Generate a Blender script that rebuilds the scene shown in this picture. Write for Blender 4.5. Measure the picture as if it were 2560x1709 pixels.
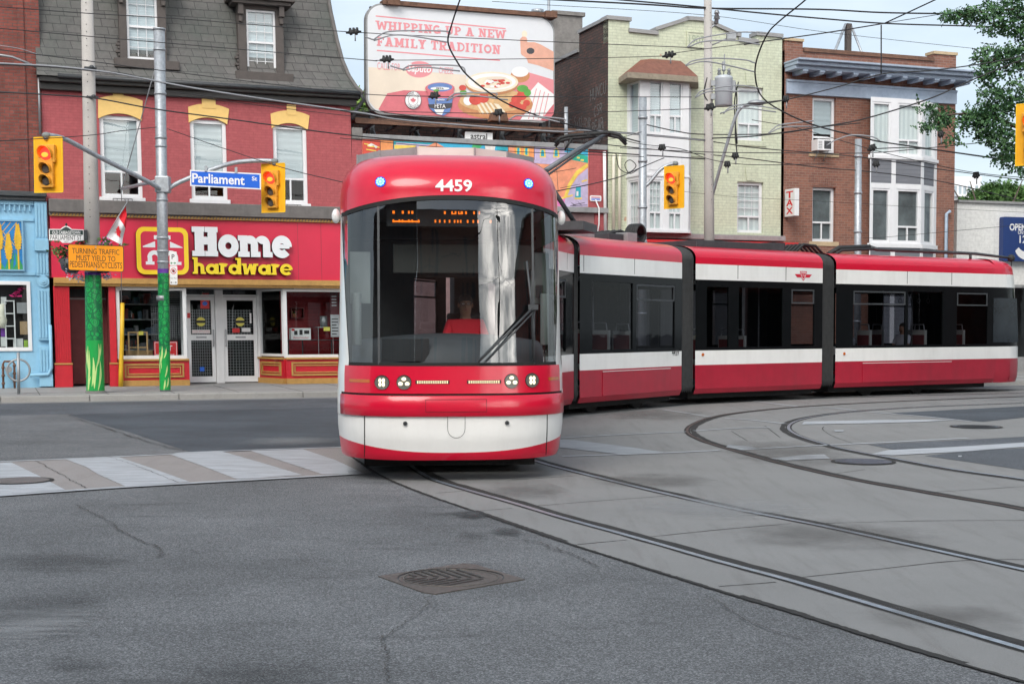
import bpy, bmesh, math, random
from math import sin, cos, tan, pi, radians, sqrt, atan2, asin
from mathutils import Vector, Matrix
# ---------------------------------------------------------------- camera, sky, sun, exposure
for o in list(bpy.data.objects):
 bpy.data.objects.remove(o)
scene = bpy.context.scene
COL = scene.collection
CAM = Vector((0.0, 0.0, 1.72))
FOC = 3556.0                       # focal length in photo pixels (50 mm on 36 mm, 2560 px)
PITCH = radians(2.5)
SHIFT_PX = 115.8
cd = bpy.data.cameras.new('camera')
cam = bpy.data.objects.new('camera', cd)
COL.objects.link(cam)
cam.location = CAM
cam.rotation_euler = (radians(90) - PITCH, 0, 0)
cd.sensor_width = 36.0
cd.lens = FOC * 36.0 / 2560.0
cd.shift_y = SHIFT_PX / 2560.0
cd.clip_start = 0.1
cd.clip_end = 2000
scene.camera = cam
SUN_EL, SUN_AZ = 43.0, 200.0       # azimuth clockwise from +Y: behind the camera, to its left
sd = bpy.data.lights.new('sun', 'SUN')
sun = bpy.data.objects.new('sun', sd)
COL.objects.link(sun)
sd.energy = 2.35
sd.angle = radians(34)
sd.color = (1.0, 0.94, 0.86)
_sv = Vector((sin(radians(SUN_AZ)) * cos(radians(SUN_EL)), cos(radians(SUN_AZ)) * cos(radians(SUN_EL)), sin(radians(SUN_EL))))
sun.rotation_euler = _sv.to_track_quat('Z', 'Y').to_euler()
world = bpy.data.worlds.new('World')
scene.world = world
world.use_nodes = True
wn, wl = world.node_tree.nodes, world.node_tree.links
wn.clear()
wout = wn.new('ShaderNodeOutputWorld')
wbg = wn.new('ShaderNodeBackground')
sky = wn.new('ShaderNodeTexSky')
sky.sky_type = 'NISHITA'
sky.sun_disc = False
sky.sun_elevation = radians(SUN_EL)
sky.sun_rotation = radians(SUN_AZ)
sky.dust_density = 1.6
sky.air_density = 1.0
wtc = wn.new('ShaderNodeTexCoord')
wmap = wn.new('ShaderNodeMapping')
wmap.inputs['Scale'].default_value = (1.0, 1.0, 3.2)
wnz = wn.new('ShaderNodeTexNoise')
wnz.inputs['Scale'].default_value = 2.3
wnz.inputs['Detail'].default_value = 7
wnz.inputs['Roughness'].default_value = 0.58
wrm = wn.new('ShaderNodeMapRange')
wrm.inputs['From Min'].default_value = 0.42
wrm.inputs['From Max'].default_value = 0.66
wrm.inputs['To Min'].default_value = 0.42
wrm.inputs['To Max'].default_value = 0.85
wmx = wn.new('ShaderNodeMix')
wmx.data_type = 'RGBA'
wmx.inputs[7].default_value = (7.0, 8.0, 8.8, 1)     # sunlit cloud, in the sky node's physical units
wl.new(wtc.outputs['Generated'], wmap.inputs['Vector'])
wl.new(wmap.outputs['Vector'], wnz.inputs['Vector'])
wl.new(wnz.outputs['Fac'], wrm.inputs['Value'])
wl.new(wrm.outputs['Result'], wmx.inputs[0])
wl.new(sky.outputs['Color'], wmx.inputs[6])
# bright cloud patch added low behind the viewer's right shoulder, for windshield reflection
wdt = wn.new('ShaderNodeVectorMath')
wdt.operation = 'DOT_PRODUCT'
wdt.inputs[1].default_value = Vector((0.54, -0.81, 0.215)).normalized()
wl.new(wtc.outputs['Generated'], wdt.inputs[0])
wlb = wn.new('ShaderNodeMapRange')
wlb.interpolation_type = 'SMOOTHSTEP'
wlb.inputs['From Min'].default_value = 0.935
wlb.inputs['From Max'].default_value = 0.992
wl.new(wdt.outputs['Value'], wlb.inputs['Value'])
wml = wn.new('ShaderNodeMath')
wml.operation = 'MULTIPLY'
wl.new(wlb.outputs['Result'], wml.inputs[0])
wl.new(wrm.outputs['Result'], wml.inputs[1])
wad = wn.new('ShaderNodeMix')
wad.data_type = 'RGBA'
wad.inputs[7].default_value = (95, 91, 85, 1)
wn2 = wn.new('ShaderNodeTexNoise')
wn2.inputs['Scale'].default_value = 8
wn2.inputs['Detail'].default_value = 6
wl.new(wmap.outputs['Vector'], wn2.inputs['Vector'])
wr2 = wn.new('ShaderNodeMapRange')
wr2.inputs['From Min'].default_value = 0.38
wr2.inputs['From Max'].default_value = 0.62
wr2.inputs['To Min'].default_value = 0.22
wl.new(wn2.outputs['Fac'], wr2.inputs['Value'])
wm2 = wn.new('ShaderNodeMath')
wm2.operation = 'MULTIPLY'
wl.new(wml.outputs[0], wm2.inputs[0])
wl.new(wr2.outputs['Result'], wm2.inputs[1])
wl.new(wm2.outputs[0], wad.inputs[0])
wl.new(wmx.outputs[2], wad.inputs[6])
wl.new(wad.outputs[2], wbg.inputs['Color'])
wbg.inputs['Strength'].default_value = 0.10
wl.new(wbg.outputs['Background'], wout.inputs['Surface'])
vs = scene.view_settings
scene.display_settings.display_device = 'sRGB'
vs.view_transform = 'Standard'
vs.look = 'None'
vs.exposure = 0.40
vs.gamma = 1.0
vs.use_curve_mapping = False
cy = scene.cycles
cy.use_adaptive_sampling = True
cy.adaptive_threshold = 0.03
cy.use_denoising = True
cy.max_bounces = 7
cy.diffuse_bounces = 3
cy.glossy_bounces = 4
cy.transmission_bounces = 4
cy.transparent_max_bounces = 14
cy.caustics_reflective = False
cy.caustics_refractive = False
cy.sample_clamp_indirect = 6
# ---------------------------------------------------------------- measuring helpers: a photo pixel to a point on a real plane
RND = random.Random(11)
def ray(px, py):
 dx = (px - 1280.0) / FOC
 v = (854.5 - py + SHIFT_PX) / FOC
 return Vector((dx, cos(PITCH) + v * sin(PITCH), v * cos(PITCH) - sin(PITCH)))
def at(px, py, Y):                 # point at world depth Y
 d = ray(px, py)
 return CAM + d * (Y / d.y)
def gnd(px, py, z=0.0):            # point on the ground
 d = ray(px, py)
 return CAM + d * ((z - CAM.z) / d.z)
class Plane:                       # vertical plane through (ox, oy), running along angle a; local x along it, y away, z up
 def __init__(self, ox, oy, a):
  self.o = Vector((ox, oy, 0.0))
  self.a = a
  self.u = Vector((cos(a), sin(a), 0))
  self.n = Vector((-sin(a), cos(a), 0))
 def px(self, px, py, y=0.0):
  d = ray(px, py)
  t = ((self.o - CAM).dot(self.n) + y) / d.dot(self.n)
  p = CAM + d * t
  return ((p - self.o).dot(self.u), p.z)
 def world(self, x, y, z):
  return self.o + self.u * x + self.n * y + Vector((0, 0, z))
 def sub(self, x, y=0.0):
  w = self.world(x, y, 0)
  return Plane(w.x, w.y, self.a)
FAC_A = radians(20.0)
FAC = Plane(-8.3, 37.9, FAC_A)     # the street front across the road
# ---------------------------------------------------------------- mesh builder
def lerp(a, b, t):
 return a + (b - a) * t
def interp(tab, x):
 if x <= tab[0][0]:
  return tab[0][1]
 for (x0, y0), (x1, y1) in zip(tab, tab[1:]):
  if x <= x1:
   return lerp(y0, y1, (x - x0) / (x1 - x0))
 return tab[-1][1]
class MB:
 def __init__(self, xf=None):
  self.v, self.f, self.m, self.s = [], [], [], []
  self.xf = xf
  self.k = 0
 def add(self, verts, faces, mi=0, smooth=False):
  b = len(self.v)
  for p in verts:
   self.v.append(tuple(self.xf(*p)) if self.xf else tuple(p))
  for f in faces:
   self.f.append([b + i for i in f])
   self.m.append(mi)
   self.s.append(smooth)
  return self
 def box(self, x0, x1, y0, y1, z0, z1, mi=0):
  v = [(x0, y0, z0), (x1, y0, z0), (x1, y1, z0), (x0, y1, z0), (x0, y0, z1), (x1, y0, z1), (x1, y1, z1), (x0, y1, z1)]
  return self.add(v, [(0, 3, 2, 1), (4, 5, 6, 7), (0, 1, 5, 4), (1, 2, 6, 5), (2, 3, 7, 6), (3, 0, 4, 7)], mi)
 def quad(self, a, b, c, d, mi=0):
  return self.add([a, b, c, d], [(0, 1, 2, 3)], mi)
 def poly(self, pts, mi=0):
  return self.add(pts, [tuple(range(len(pts)))], mi)
 def flat(self, pts, y, mi=0):              # a flat figure in the x-z plane
  return self.add([(x, y, z) for x, z in pts], [tuple(range(len(pts)))], mi)
 def rect(self, x0, x1, z0, z1, y, mi=0):
  return self.flat([(x0, z0), (x1, z0), (x1, z1), (x0, z1)], y, mi)
 def prism(self, pts, y0, y1, mi=0, ms=None):
  n = len(pts)
  ms = mi if ms is None else ms
  self.add([(x, y0, z) for x, z in pts], [tuple(range(n))], mi)
  self.add([(x, y1, z) for x, z in pts], [tuple(range(n - 1, -1, -1))], ms)
  v = [(x, y0, z) for x, z in pts] + [(x, y1, z) for x, z in pts]
  return self.add(v, [(i, (i + 1) % n, n + (i + 1) % n, n + i) for i in range(n)], ms)
 def extr(self, pts, z0, z1, mi=0, mt=None):   # figure in the x-y plane raised along z
  n = len(pts)
  v = [(x, y, z0) for x, y in pts] + [(x, y, z1) for x, y in pts]
  self.add(v, [(i, (i + 1) % n, n + (i + 1) % n, n + i) for i in range(n)] + [tuple(range(n - 1, -1, -1))], mi)
  return self.add([(x, y, z1) for x, y in pts], [tuple(range(n))], mi if mt is None else mt)
 def tube(self, pts, r, n=8, mi=0, caps=True):
  pts = [Vector(p) for p in pts]
  rs = r if isinstance(r, (list, tuple)) else [r] * len(pts)
  verts, faces = [], []
  up = None
  for i, p in enumerate(pts):
   t = (pts[min(i + 1, len(pts) - 1)] - pts[max(i - 1, 0)])
   t = t.normalized() if t.length > 1e-9 else Vector((0, 0, 1))
   if up is None:
    up = t.orthogonal().normalized()
   a = (up - t * up.dot(t))
   a = a.normalized() if a.length > 1e-6 else t.orthogonal().normalized()
   up = a
   b = t.cross(a)
   for k in range(n):
    w = 2 * pi * k / n
    verts.append(p + (a * cos(w) + b * sin(w)) * rs[i])
  for i in range(len(pts) - 1):
   for k in range(n):
    faces.append((i * n + k, i * n + (k + 1) % n, (i + 1) * n + (k + 1) % n, (i + 1) * n + k))
  self.add(verts, faces, mi, True)
  if caps:
   m = len(pts) - 1
   self.add(verts[:n], [tuple(range(n - 1, -1, -1))], mi)
   self.add(verts[m * n:], [tuple(range(n))], mi)
  return self
 def ell(self, c, rx, ry, rz, nu=14, nv=9, mi=0):
  verts, faces = [], []
  for j in range(nv + 1):
   ph = -pi / 2 + pi * j / nv
   for i in range(nu):
    th = 2 * pi * i / nu
    verts.append((c[0] + rx * cos(ph) * cos(th), c[1] + ry * cos(ph) * sin(th), c[2] + rz * sin(ph)))
  for j in range(nv):
   for i in range(nu):
    faces.append((j * nu + i, j * nu + (i + 1) % nu, (j + 1) * nu + (i + 1) % nu, (j + 1) * nu + i))
  return self.add(verts, faces, mi, True)
 def grid(self, fn, nu, nv, mi=0, smooth=True, rev=False):
  verts = [fn(i / nu, j / nv) for j in range(nv + 1) for i in range(nu + 1)]
  w = nu + 1
  faces = []
  for j in range(nv):
   for i in range(nu):
    q = (j * w + i, j * w + i + 1, (j + 1) * w + i + 1, (j + 1) * w + i)
    faces.append(q[::-1] if rev else q)
  return self.add(verts, faces, mi, smooth)
 def wall(self, x0, x1, z0, z1, holes=(), y=0.0, rev=0.16, mi=0, mr=None):
  mr = mi if mr is None else mr
  xs = sorted({x0, x1, *[h[0] for h in holes], *[h[1] for h in holes]})
  zs = sorted({z0, z1, *[h[2] for h in holes], *[h[3] for h in holes]})
  xs = [x for x in xs if x0 - 1e-6 <= x <= x1 + 1e-6]
  zs = [z for z in zs if z0 - 1e-6 <= z <= z1 + 1e-6]
  for a, b in zip(xs, xs[1:]):
   for c, d in zip(zs, zs[1:]):
    mx, mz = (a + b) / 2, (c + d) / 2
    if not any(h[0] < mx < h[1] and h[2] < mz < h[3] for h in holes):
     self.quad((a, y, c), (b, y, c), (b, y, d), (a, y, d), mi)
  for a, b, c, d in [h[:4] for h in holes]:
   c2, d2, a2, b2 = max(c, z0), min(d, z1), max(a, x0), min(b, x1)
   yb = y + rev
   self.quad((a2, y, c2), (a2, y, d2), (a2, yb, d2), (a2, yb, c2), mr)
   self.quad((b2, y, c2), (b2, yb, c2), (b2, yb, d2), (b2, y, d2), mr)
   self.quad((a2, y, c2), (a2, yb, c2), (b2, yb, c2), (b2, y, c2), mr)
   self.quad((a2, y, d2), (b2, y, d2), (b2, yb, d2), (a2, yb, d2), mr)
  return self
 def ring(self, x0, x1, z0, z1, w, y0, y1, mi=0, bot=None):     # a rectangular frame of four butted bars
  wb = w if bot is None else bot
  self.box(x0, x0 + w, y0, y1, z0, z1, mi)
  self.box(x1 - w, x1, y0, y1, z0, z1, mi)
  self.box(x0 + w, x1 - w, y0, y1, z1 - w, z1, mi)
  return self.box(x0 + w, x1 - w, y0, y1, z0, z0 + wb, mi)
 def build(self, name, mats, parent=None, bevel=0.0, loc=None, rotz=None, normals=True, seg=2):
  me = bpy.data.meshes.new(name)
  me.from_pydata(self.v, [], self.f)
  if not isinstance(mats, (list, tuple)):
   mats = [mats]
  for m in mats:
   me.materials.append(m)
  me.polygons.foreach_set('material_index', self.m)
  me.polygons.foreach_set('use_smooth', self.s)
  if normals:
   bm = bmesh.new()
   bm.from_mesh(me)
   bmesh.ops.remove_doubles(bm, verts=bm.verts, dist=1e-5)
   bmesh.ops.recalc_face_normals(bm, faces=bm.faces)
   bm.to_mesh(me)
   bm.free()
  me.update()
  o = bpy.data.objects.new(name, me)
  COL.objects.link(o)
  if parent is not None:
   o.parent = parent
  if loc is not None:
   o.location = loc
  if rotz is not None:
   o.rotation_euler = (0, 0, rotz)
  if bevel:
   b = o.modifiers.new('bevel', 'BEVEL')
   b.width = bevel
   b.segments = seg
   b.limit_method = 'ANGLE'
   b.angle_limit = radians(40)
   b.harden_normals = False
  return o
def tag(o, label, cat, group=None):
 o['label'] = label
 o['category'] = cat
 if group:
  o['group'] = group
 return o
def struct(o, kind='structure', label=None):
 o['kind'] = kind
 if label:
  o['label'] = label
 return o
def thing(name, label, cat, loc=(0, 0, 0), rotz=0.0, group=None):
 o = bpy.data.objects.new(name, None)
 o.empty_display_size = 0.3
 COL.objects.link(o)
 o.location = loc
 o.rotation_euler = (0, 0, rotz)
 return tag(o, label, cat, group)
def copy_tree(o, parent=None):
 c = o.copy()
 COL.objects.link(c)
 if parent is not None:
  c.parent = parent
 for ch in list(o.children):
  copy_tree(ch, c)
 return c
def arc(cx, cz, ro, ri, a0, a1, n=14, sx=1.0, sz=1.0):
 A = [radians(lerp(a0, a1, i / n)) for i in range(n + 1)]
 return [(cx + ro * sx * cos(a), cz + ro * sz * sin(a)) for a in A] + [(cx + ri * sx * cos(a), cz + ri * sz * sin(a)) for a in reversed(A)]
def oval(cx, cz, rx, rz, n=24, a0=0, a1=360):
 full = abs(a1 - a0) >= 359.9
 k = n if full else n + 1
 return [(cx + rx * cos(radians(lerp(a0, a1, i / n))), cz + rz * sin(radians(lerp(a0, a1, i / n)))) for i in range(k)]
def rrect(x0, x1, z0, z1, r, n=6):
 p = []
 for cx, cz, a in ((x1 - r, z1 - r, 0), (x0 + r, z1 - r, 90), (x0 + r, z0 + r, 180), (x1 - r, z0 + r, 270)):
  for i in range(n + 1):
   w = radians(a + 90 * i / n)
   p.append((cx + r * cos(w), cz + r * sin(w)))
 return p
_TXT = {}
def text_geo(body, bold=0.0, shear=0.0, spacing=1.0):
 key = (body, bold, shear, spacing)
 if key not in _TXT:
  c = bpy.data.curves.new('lettering', 'FONT')
  c.body = body
  c.align_x = 'CENTER'
  c.offset = bold
  c.shear = shear
  c.space_character = spacing
  c.resolution_u = 3
  c.fill_mode = 'FRONT'
  c.dimensions = '2D'
  o = bpy.data.objects.new('lettering', c)
  COL.objects.link(o)
  bpy.context.view_layer.update()
  dg = bpy.context.evaluated_depsgraph_get()
  me = bpy.data.meshes.new_from_object(o.evaluated_get(dg))
  v = [(p.co.x, p.co.y) for p in me.vertices]
  f = [tuple(q.vertices) for q in me.polygons]
  bpy.data.objects.remove(o)
  bpy.data.curves.remove(c)
  bpy.data.meshes.remove(me)
  x0, x1 = min(p[0] for p in v), max(p[0] for p in v)
  z0, z1 = min(p[1] for p in v), max(p[1] for p in v)
  _TXT[key] = ([((x - (x0 + x1) / 2) / (x1 - x0), (z - (z0 + z1) / 2) / (z1 - z0)) for x, z in v], f, (x1 - x0) / (z1 - z0))
 return _TXT[key]
def text(mb, body, cx, cz, h, y, mi=0, w=None, bold=0.0, shear=0.0, spacing=1.0, xf=None):
 """flat lettering in the x-z plane, h = height of the whole line's ink, w = its width"""
 v, f, asp = text_geo(body, bold, shear, spacing)
 w = asp * h if w is None else w
 pts = [(cx + x * w, y, cz + z * h) for x, z in v]
 if xf:
  pts = [xf(*p) for p in pts]
 mb.add(pts, f, mi)
 return mb
# slab-serif capitals and the heavy sign letters, drawn as overlapping strokes
def slab(ch, t=0.24, s=0.16, w=0.8):
 """list of outlines in a box w wide, 1 high"""
 def st(x0, z0, x1, z1, tt=t):
  d = Vector((x1 - x0, z1 - z0)); n = Vector((-d.y, d.x)).normalized() * tt / 2
  if abs(d.x) > 1e-6 and abs(d.y) > 1e-6:
   hx = tt / 2 * d.length / abs(d.y)
   return [(x0 - hx, z0), (x0 + hx, z0), (x1 + hx, z1), (x1 - hx, z1)]
  return [(x0 - n.x, z0 - n.y), (x1 - n.x, z1 - n.y), (x1 + n.x, z1 + n.y), (x0 + n.x, z0 + n.y)]
 def rc(x0, x1, z0, z1):
  return [(x0, z0), (x1, z0), (x1, z1), (x0, z1)]
 def foot(x, z, k=0.12):
  z0 = z if z < 0.5 else z - s
  return rc(x - t / 2 - k * .8, x + t / 2 + k * .8, z0, z0 + s)
 L, Rr, c = t / 2 + .09, w - t / 2 - .09, w / 2
 if ch == 'I': return [st(t / 2 + .1, 0, t / 2 + .1, 1), foot(t / 2 + .1, 0), foot(t / 2 + .1, 1)]
 if ch == 'H': return [st(L, 0, L, 1), st(Rr, 0, Rr, 1), rc(L, Rr, .5 - s / 2, .5 + s / 2)] + [foot(a, b) for a in (L, Rr) for b in (0, 1)]
 if ch == 'L': return [st(L, 0, L, 1), foot(L, 1), rc(.0, w, 0, s), rc(w - .12, w, s, .36)]
 if ch == 'E': return [st(L, 0, L, 1), rc(0, w, 0, s), rc(0, w, 1 - s, 1), rc(L, w * .72, .5 - s / 2, .5 + s / 2), rc(w - .12, w, s, .33), rc(w - .12, w, .67, 1 - s), rc(w * .72 - .1, w * .72, .34, .66)]
 if ch == 'F': return [st(L, 0, L, 1), foot(L, 0), rc(0, w, 1 - s, 1), rc(L, w * .72, .46 - s / 2, .46 + s / 2), rc(w - .12, w, .67, 1 - s), rc(w * .72 - .1, w * .72, .3, .62)]
 if ch == 'T': return [st(c, 0, c, 1), foot(c, 0), rc(0, w, 1 - s, 1), rc(0, .12, .66, 1 - s), rc(w - .12, w, .66, 1 - s)]
 if ch == 'P': return [st(L, 0, L, 1), foot(L, 0), rc(0, c, 1 - s, 1), rc(L, c, .4, .4 + s), arc(c - .02, .7, .3, .3 - s, -90, 90, 10, 1.15 * (w - c) / .3 * .9)]
 if ch == 'R': return [st(L, 0, L, 1), foot(L, 0), rc(0, c, 1 - s, 1), rc(L, c, .42, .42 + s), arc(c - .02, .71, .29, .29 - s, -90, 90, 10, 1.1 * (w - c) / .3 * .9), st(w - .16, 0, c + .02, .46), rc(w - .3, w + .03, 0, s)]
 if ch == 'D': return [st(L, 0, L, 1), rc(0, c, 0, s), rc(0, c, 1 - s, 1), arc(c - .05, .5, .5, .5 - s - .02, -90, 90, 14, (w - c + .05) / .5)]
 if ch == 'O': return [arc(c, .5, .5, .27, 0, 360, 28, w / 1.0)]
 if ch == 'G': return [arc(c, .5, .5, .27, 45, 330, 24, w / 1.0), rc(c + .06, w + .02, .36, .36 + s), rc(w - .22, w - .02, .06, .5)]
 if ch == 'U': return [st(L, .36, L, 1), st(Rr, .36, Rr, 1), foot(L, 1), foot(Rr, 1), arc(c, .36, .36, .36 - s - .03, 180, 360, 14, (Rr - L + t) / 2 / .36)]
 if ch == 'A': return [st(L, 0, c, 1), st(Rr, 0, c, 1), rc(L, Rr, .26, .26 + s * .8), foot(L, 0), foot(Rr, 0), rc(c - t * .9, c, 1 - s, 1)]
 if ch == 'N': return [st(L, 0, L, 1, t * .8), st(Rr, 0, Rr, 1, t * .8), st(Rr, 0, L, 1), foot(L, 0), foot(Rr, 1), rc(0, L, 1 - s, 1)]
 if ch == 'M': return [st(L, 0, L, 1, t * .9), st(Rr, 0, Rr, 1, t * .9), st(c, .2, L, 1), st(c, .2, Rr, 1), foot(L, 0), foot(Rr, 0), rc(0, L, 1 - s, 1), rc(Rr, w, 1 - s, 1)]
 if ch == 'W': return [st(w * .28, 0, L - .06, 1, t * .9), st(w * .28, 0, c, .9, t * .8), st(w * .72, 0, c, .9, t * .8), st(w * .72, 0, Rr + .06, 1, t * .9), foot(L - .06, 1), foot(Rr + .06, 1)]
 if ch == 'Y': return [st(c, 0, c, .5), st(c, .42, L, 1), st(c, .42, Rr, 1), foot(c, 0), foot(L, 1, .1), foot(Rr, 1, .1)]
 return []
SLABW = {'I': .5, 'M': 1.05, 'W': 1.2, 'N': .9, 'H': .92, 'O': .84, 'G': .84, 'D': .84, 'A': .92, 'U': .88, 'L': .72, 'F': .74, 'E': .76, 'T': .78, 'P': .74, 'R': .84, 'Y': .86, ' ': .34}
def slab_line(mb, body, x0, x1, z0, h, y, mi, t=.23, s=.15, gap=.08, step=.00008):
 tot = sum(SLABW[c] for c in body) + gap * (len(body) - 1)
 k = (x1 - x0) / (tot * h)
 x = x0
 for c in body:
  for i, p in enumerate(slab(c, t, s, SLABW[c])):
   mb.flat([(x + a * h * k, z0 + b * h) for a, b in p], y - step * i, mi)
  x += (SLABW[c] + gap) * h * k
def sign_letter(ch, t):
 """lower-case slab letters of the shop sign; x-height 1"""
 def rc(x0, x1, z0, z1):
  return [(x0, z0), (x1, z0), (x1, z1), (x0, z1)]
 s = t * .62
 if ch == 'H': return [rc(.18, .18 + t * 1.15, 0, 1.36), rc(.84, .84 + t * 1.15, 0, 1.36), rc(.2, 1.0, .54, .54 + t * .9)] + [rc(a, b, c, c + s) for a, b in ((.04, .68), (.70, 1.36)) for c in (0, 1.36 - s)], 1.40
 if ch == 'o': return [arc(.5, .5, .53, .53 - t * .93, 0, 360, 30)], 1.0
 if ch == 'e': return [arc(.5, .5, .53, .53 - t * .93, 0, 318, 28), rc(.16, .9, .42, .42 + s * .8)], 1.02
 if ch == 'm': return [rc(.1, .1 + t, 0, 1), rc(0, .1 + t, 1 - s, 1), arc(.1 + t + .12, .58, .42, .42 - t * .95, 0, 150, 12), rc(.1 + t + .12 + .42 - t * .95, .1 + t + .54, 0, .6),
      arc(.1 + 2 * t + .36, .58, .42, .42 - t * .95, 0, 150, 12), rc(.1 + 2 * t + .36 + .42 - t * .95, .1 + 2 * t + .78, 0, .6), rc(0, .1 + t + .1, 0, s), rc(.1 + t + .2, .1 + t + .66, 0, s), rc(.1 + 2 * t + .42, .1 + 2 * t + .9, 0, s)], 1.0 + 2 * t
 if ch == 'h': return [rc(.12, .12 + t, 0, 1.5), rc(0, .12 + t, 1.5 - s, 1.5), arc(.52, .58, .42, .42 - t, 0, 150, 12), rc(.94 - t, .94, 0, .6), rc(0, .42, 0, s), rc(.66, 1.06, 0, s)], 1.08
 if ch == 'a': return [arc(.46, .46, .48, .48 - t, 0, 360, 26), rc(.72, .72 + t, 0, .94), rc(.72, 1.02, 0, s), ], 1.05
 if ch == 'r': return [rc(.12, .12 + t, 0, 1), rc(0, .12 + t, 1 - s, 1), rc(0, .46, 0, s), arc(.5, .56, .42, .42 - t, 58, 160, 10)], .78
 if ch == 'd': return [arc(.46, .46, .48, .48 - t, 0, 360, 26), rc(.72, .72 + t, 0, 1.5), rc(.56, .74, 1.5 - s, 1.5), rc(.74, 1.04, 0, s)], 1.06
 if ch == 'w': return [[(.1, 1), (.1 + t, 1), (.42 + t * .3, 0), (.42 - t * .7, 0)], [(.66, .96), (.66 + t * .5, .96), (.42 + t * .3, 0), (.42 - t * .6, 0)],
      [(.66 - t * .2, .96), (.66 + t * .7, .96), (.98 + t * .3, 0), (.98 - t * .7, 0)], [(1.26 - t, 1), (1.26, 1), (.98 + t * .4, 0), (.98 - t * .6, 0)], rc(0, .36, 1 - s, 1), rc(1.02, 1.38, 1 - s, 1)], 1.38
 return [], .5
def sign_word(mb, body, x0, x1, z0, xh, y0, y1, t, mi, ms):
 tot = sum(sign_letter(c, t)[1] for c in body)
 k = (x1 - x0) / (tot * xh)
 x = x0
 for c in body:
  polys, w = sign_letter(c, t)
  for i, p in enumerate(polys):
   mb.prism([(x + a * xh * k, z0 + b * xh) for a, b in p], y0 - .0004 * i, y1, mi, ms)
  x += w * xh * k
LEAF = [(0, 1), (.13, .74), (.3, .82), (.24, .4), (.45, .6), (.5, .48), (.78, .52), (.68, .32), (.8, .24), (.42, -.1), (.48, -.28), (.06, -.22), (.05, -.62)]
LEAF = LEAF + [(-x, z) for x, z in reversed(LEAF)][:-1]
def maple(cx, cz, r):
 return [(cx + x * r, cz + (z - .15) * r) for x, z in LEAF]
# ---------------------------------------------------------------- materials
def sr(r, g, b):
 f = lambda c: (c / 255) / 12.92 if c / 255 <= 0.04045 else ((c / 255 + 0.055) / 1.055) ** 2.4
 return (f(r), f(g), f(b))
def _mx(nt, a, b, fac=None, mode='MIX', f=0.5):
 n = nt.nodes.new('ShaderNodeMix')
 n.data_type = 'RGBA'
 n.blend_type = mode
 n.inputs[0].default_value = f
 for k, x in ((6, a), (7, b)):
  if isinstance(x, (tuple, list)):
   n.inputs[k].default_value = (x[0], x[1], x[2], 1)
  else:
   nt.links.new(x, n.inputs[k])
 if fac is not None:
  nt.links.new(fac, n.inputs[0])
 return n.outputs[2]
def _noise(nt, vec, scale, detail=5, rough=0.6, lo=None, hi=None, dist=0.0):
 n = nt.nodes.new('ShaderNodeTexNoise')
 n.inputs['Scale'].default_value = scale
 n.inputs['Detail'].default_value = detail
 n.inputs['Roughness'].default_value = rough
 n.inputs['Distortion'].default_value = dist
 nt.links.new(vec, n.inputs['Vector'])
 if lo is None:
  return n.outputs['Fac']
 r = nt.nodes.new('ShaderNodeMapRange')
 r.inputs['From Min'].default_value = lo
 r.inputs['From Max'].default_value = hi
 nt.links.new(n.outputs['Fac'], r.inputs['Value'])
 return r.outputs['Result']
def _base(name):
 m = bpy.data.materials.new(name)
 m.use_nodes = True
 nt = m.node_tree
 b = nt.nodes['Principled BSDF']
 tc = nt.nodes.new('ShaderNodeTexCoord')
 return m, nt, b, tc.outputs['Object']
def mat(name, col, rough=0.6, metal=0.0, var=0.18, vs_=6.0, dirt=0.0, ds=1.2, dcol=(.03, .028, .025), bump=0.0, bs=60.0, coat=0.0, spec=0.5, streak=False):
 m, nt, b, oc = _base(name)
 b.inputs['Roughness'].default_value = rough
 b.inputs['Metallic'].default_value = metal
 b.inputs['Specular IOR Level'].default_value = spec
 if coat:
  b.inputs['Coat Weight'].default_value = coat
  b.inputs['Coat Roughness'].default_value = 0.06
 c = None
 if var:
  f = _noise(nt, oc, vs_, 6, 0.65, 0.3, 0.7)
  c = _mx(nt, tuple(x * (1 - var) for x in col), tuple(min(1, x * (1 + var)) for x in col), f)
 if dirt:
  v = oc
  if streak:
   mp = nt.nodes.new('ShaderNodeMapping')
   mp.inputs['Scale'].default_value = (1, 1, 0.12)
   nt.links.new(oc, mp.inputs['Vector'])
   v = mp.outputs['Vector']
  f2 = _noise(nt, v, ds, 8, 0.7, 0.48, 0.75)
  mu = nt.nodes.new('ShaderNodeMath')
  mu.operation = 'MULTIPLY'
  mu.inputs[1].default_value = dirt
  nt.links.new(f2, mu.inputs[0])
  c = _mx(nt, c if c else col, dcol, mu.outputs[0])
 if c is None:
  b.inputs['Base Color'].default_value = (*col, 1)
 else:
  nt.links.new(c, b.inputs['Base Color'])
 if bump:
  h = _noise(nt, oc, bs, 4, 0.6)
  bp = nt.nodes.new('ShaderNodeBump')
  bp.inputs['Strength'].default_value = bump
  bp.inputs['Distance'].default_value = 0.01
  nt.links.new(h, bp.inputs['Height'])
  nt.links.new(bp.outputs[0], b.inputs['Normal'])
 return m
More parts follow.
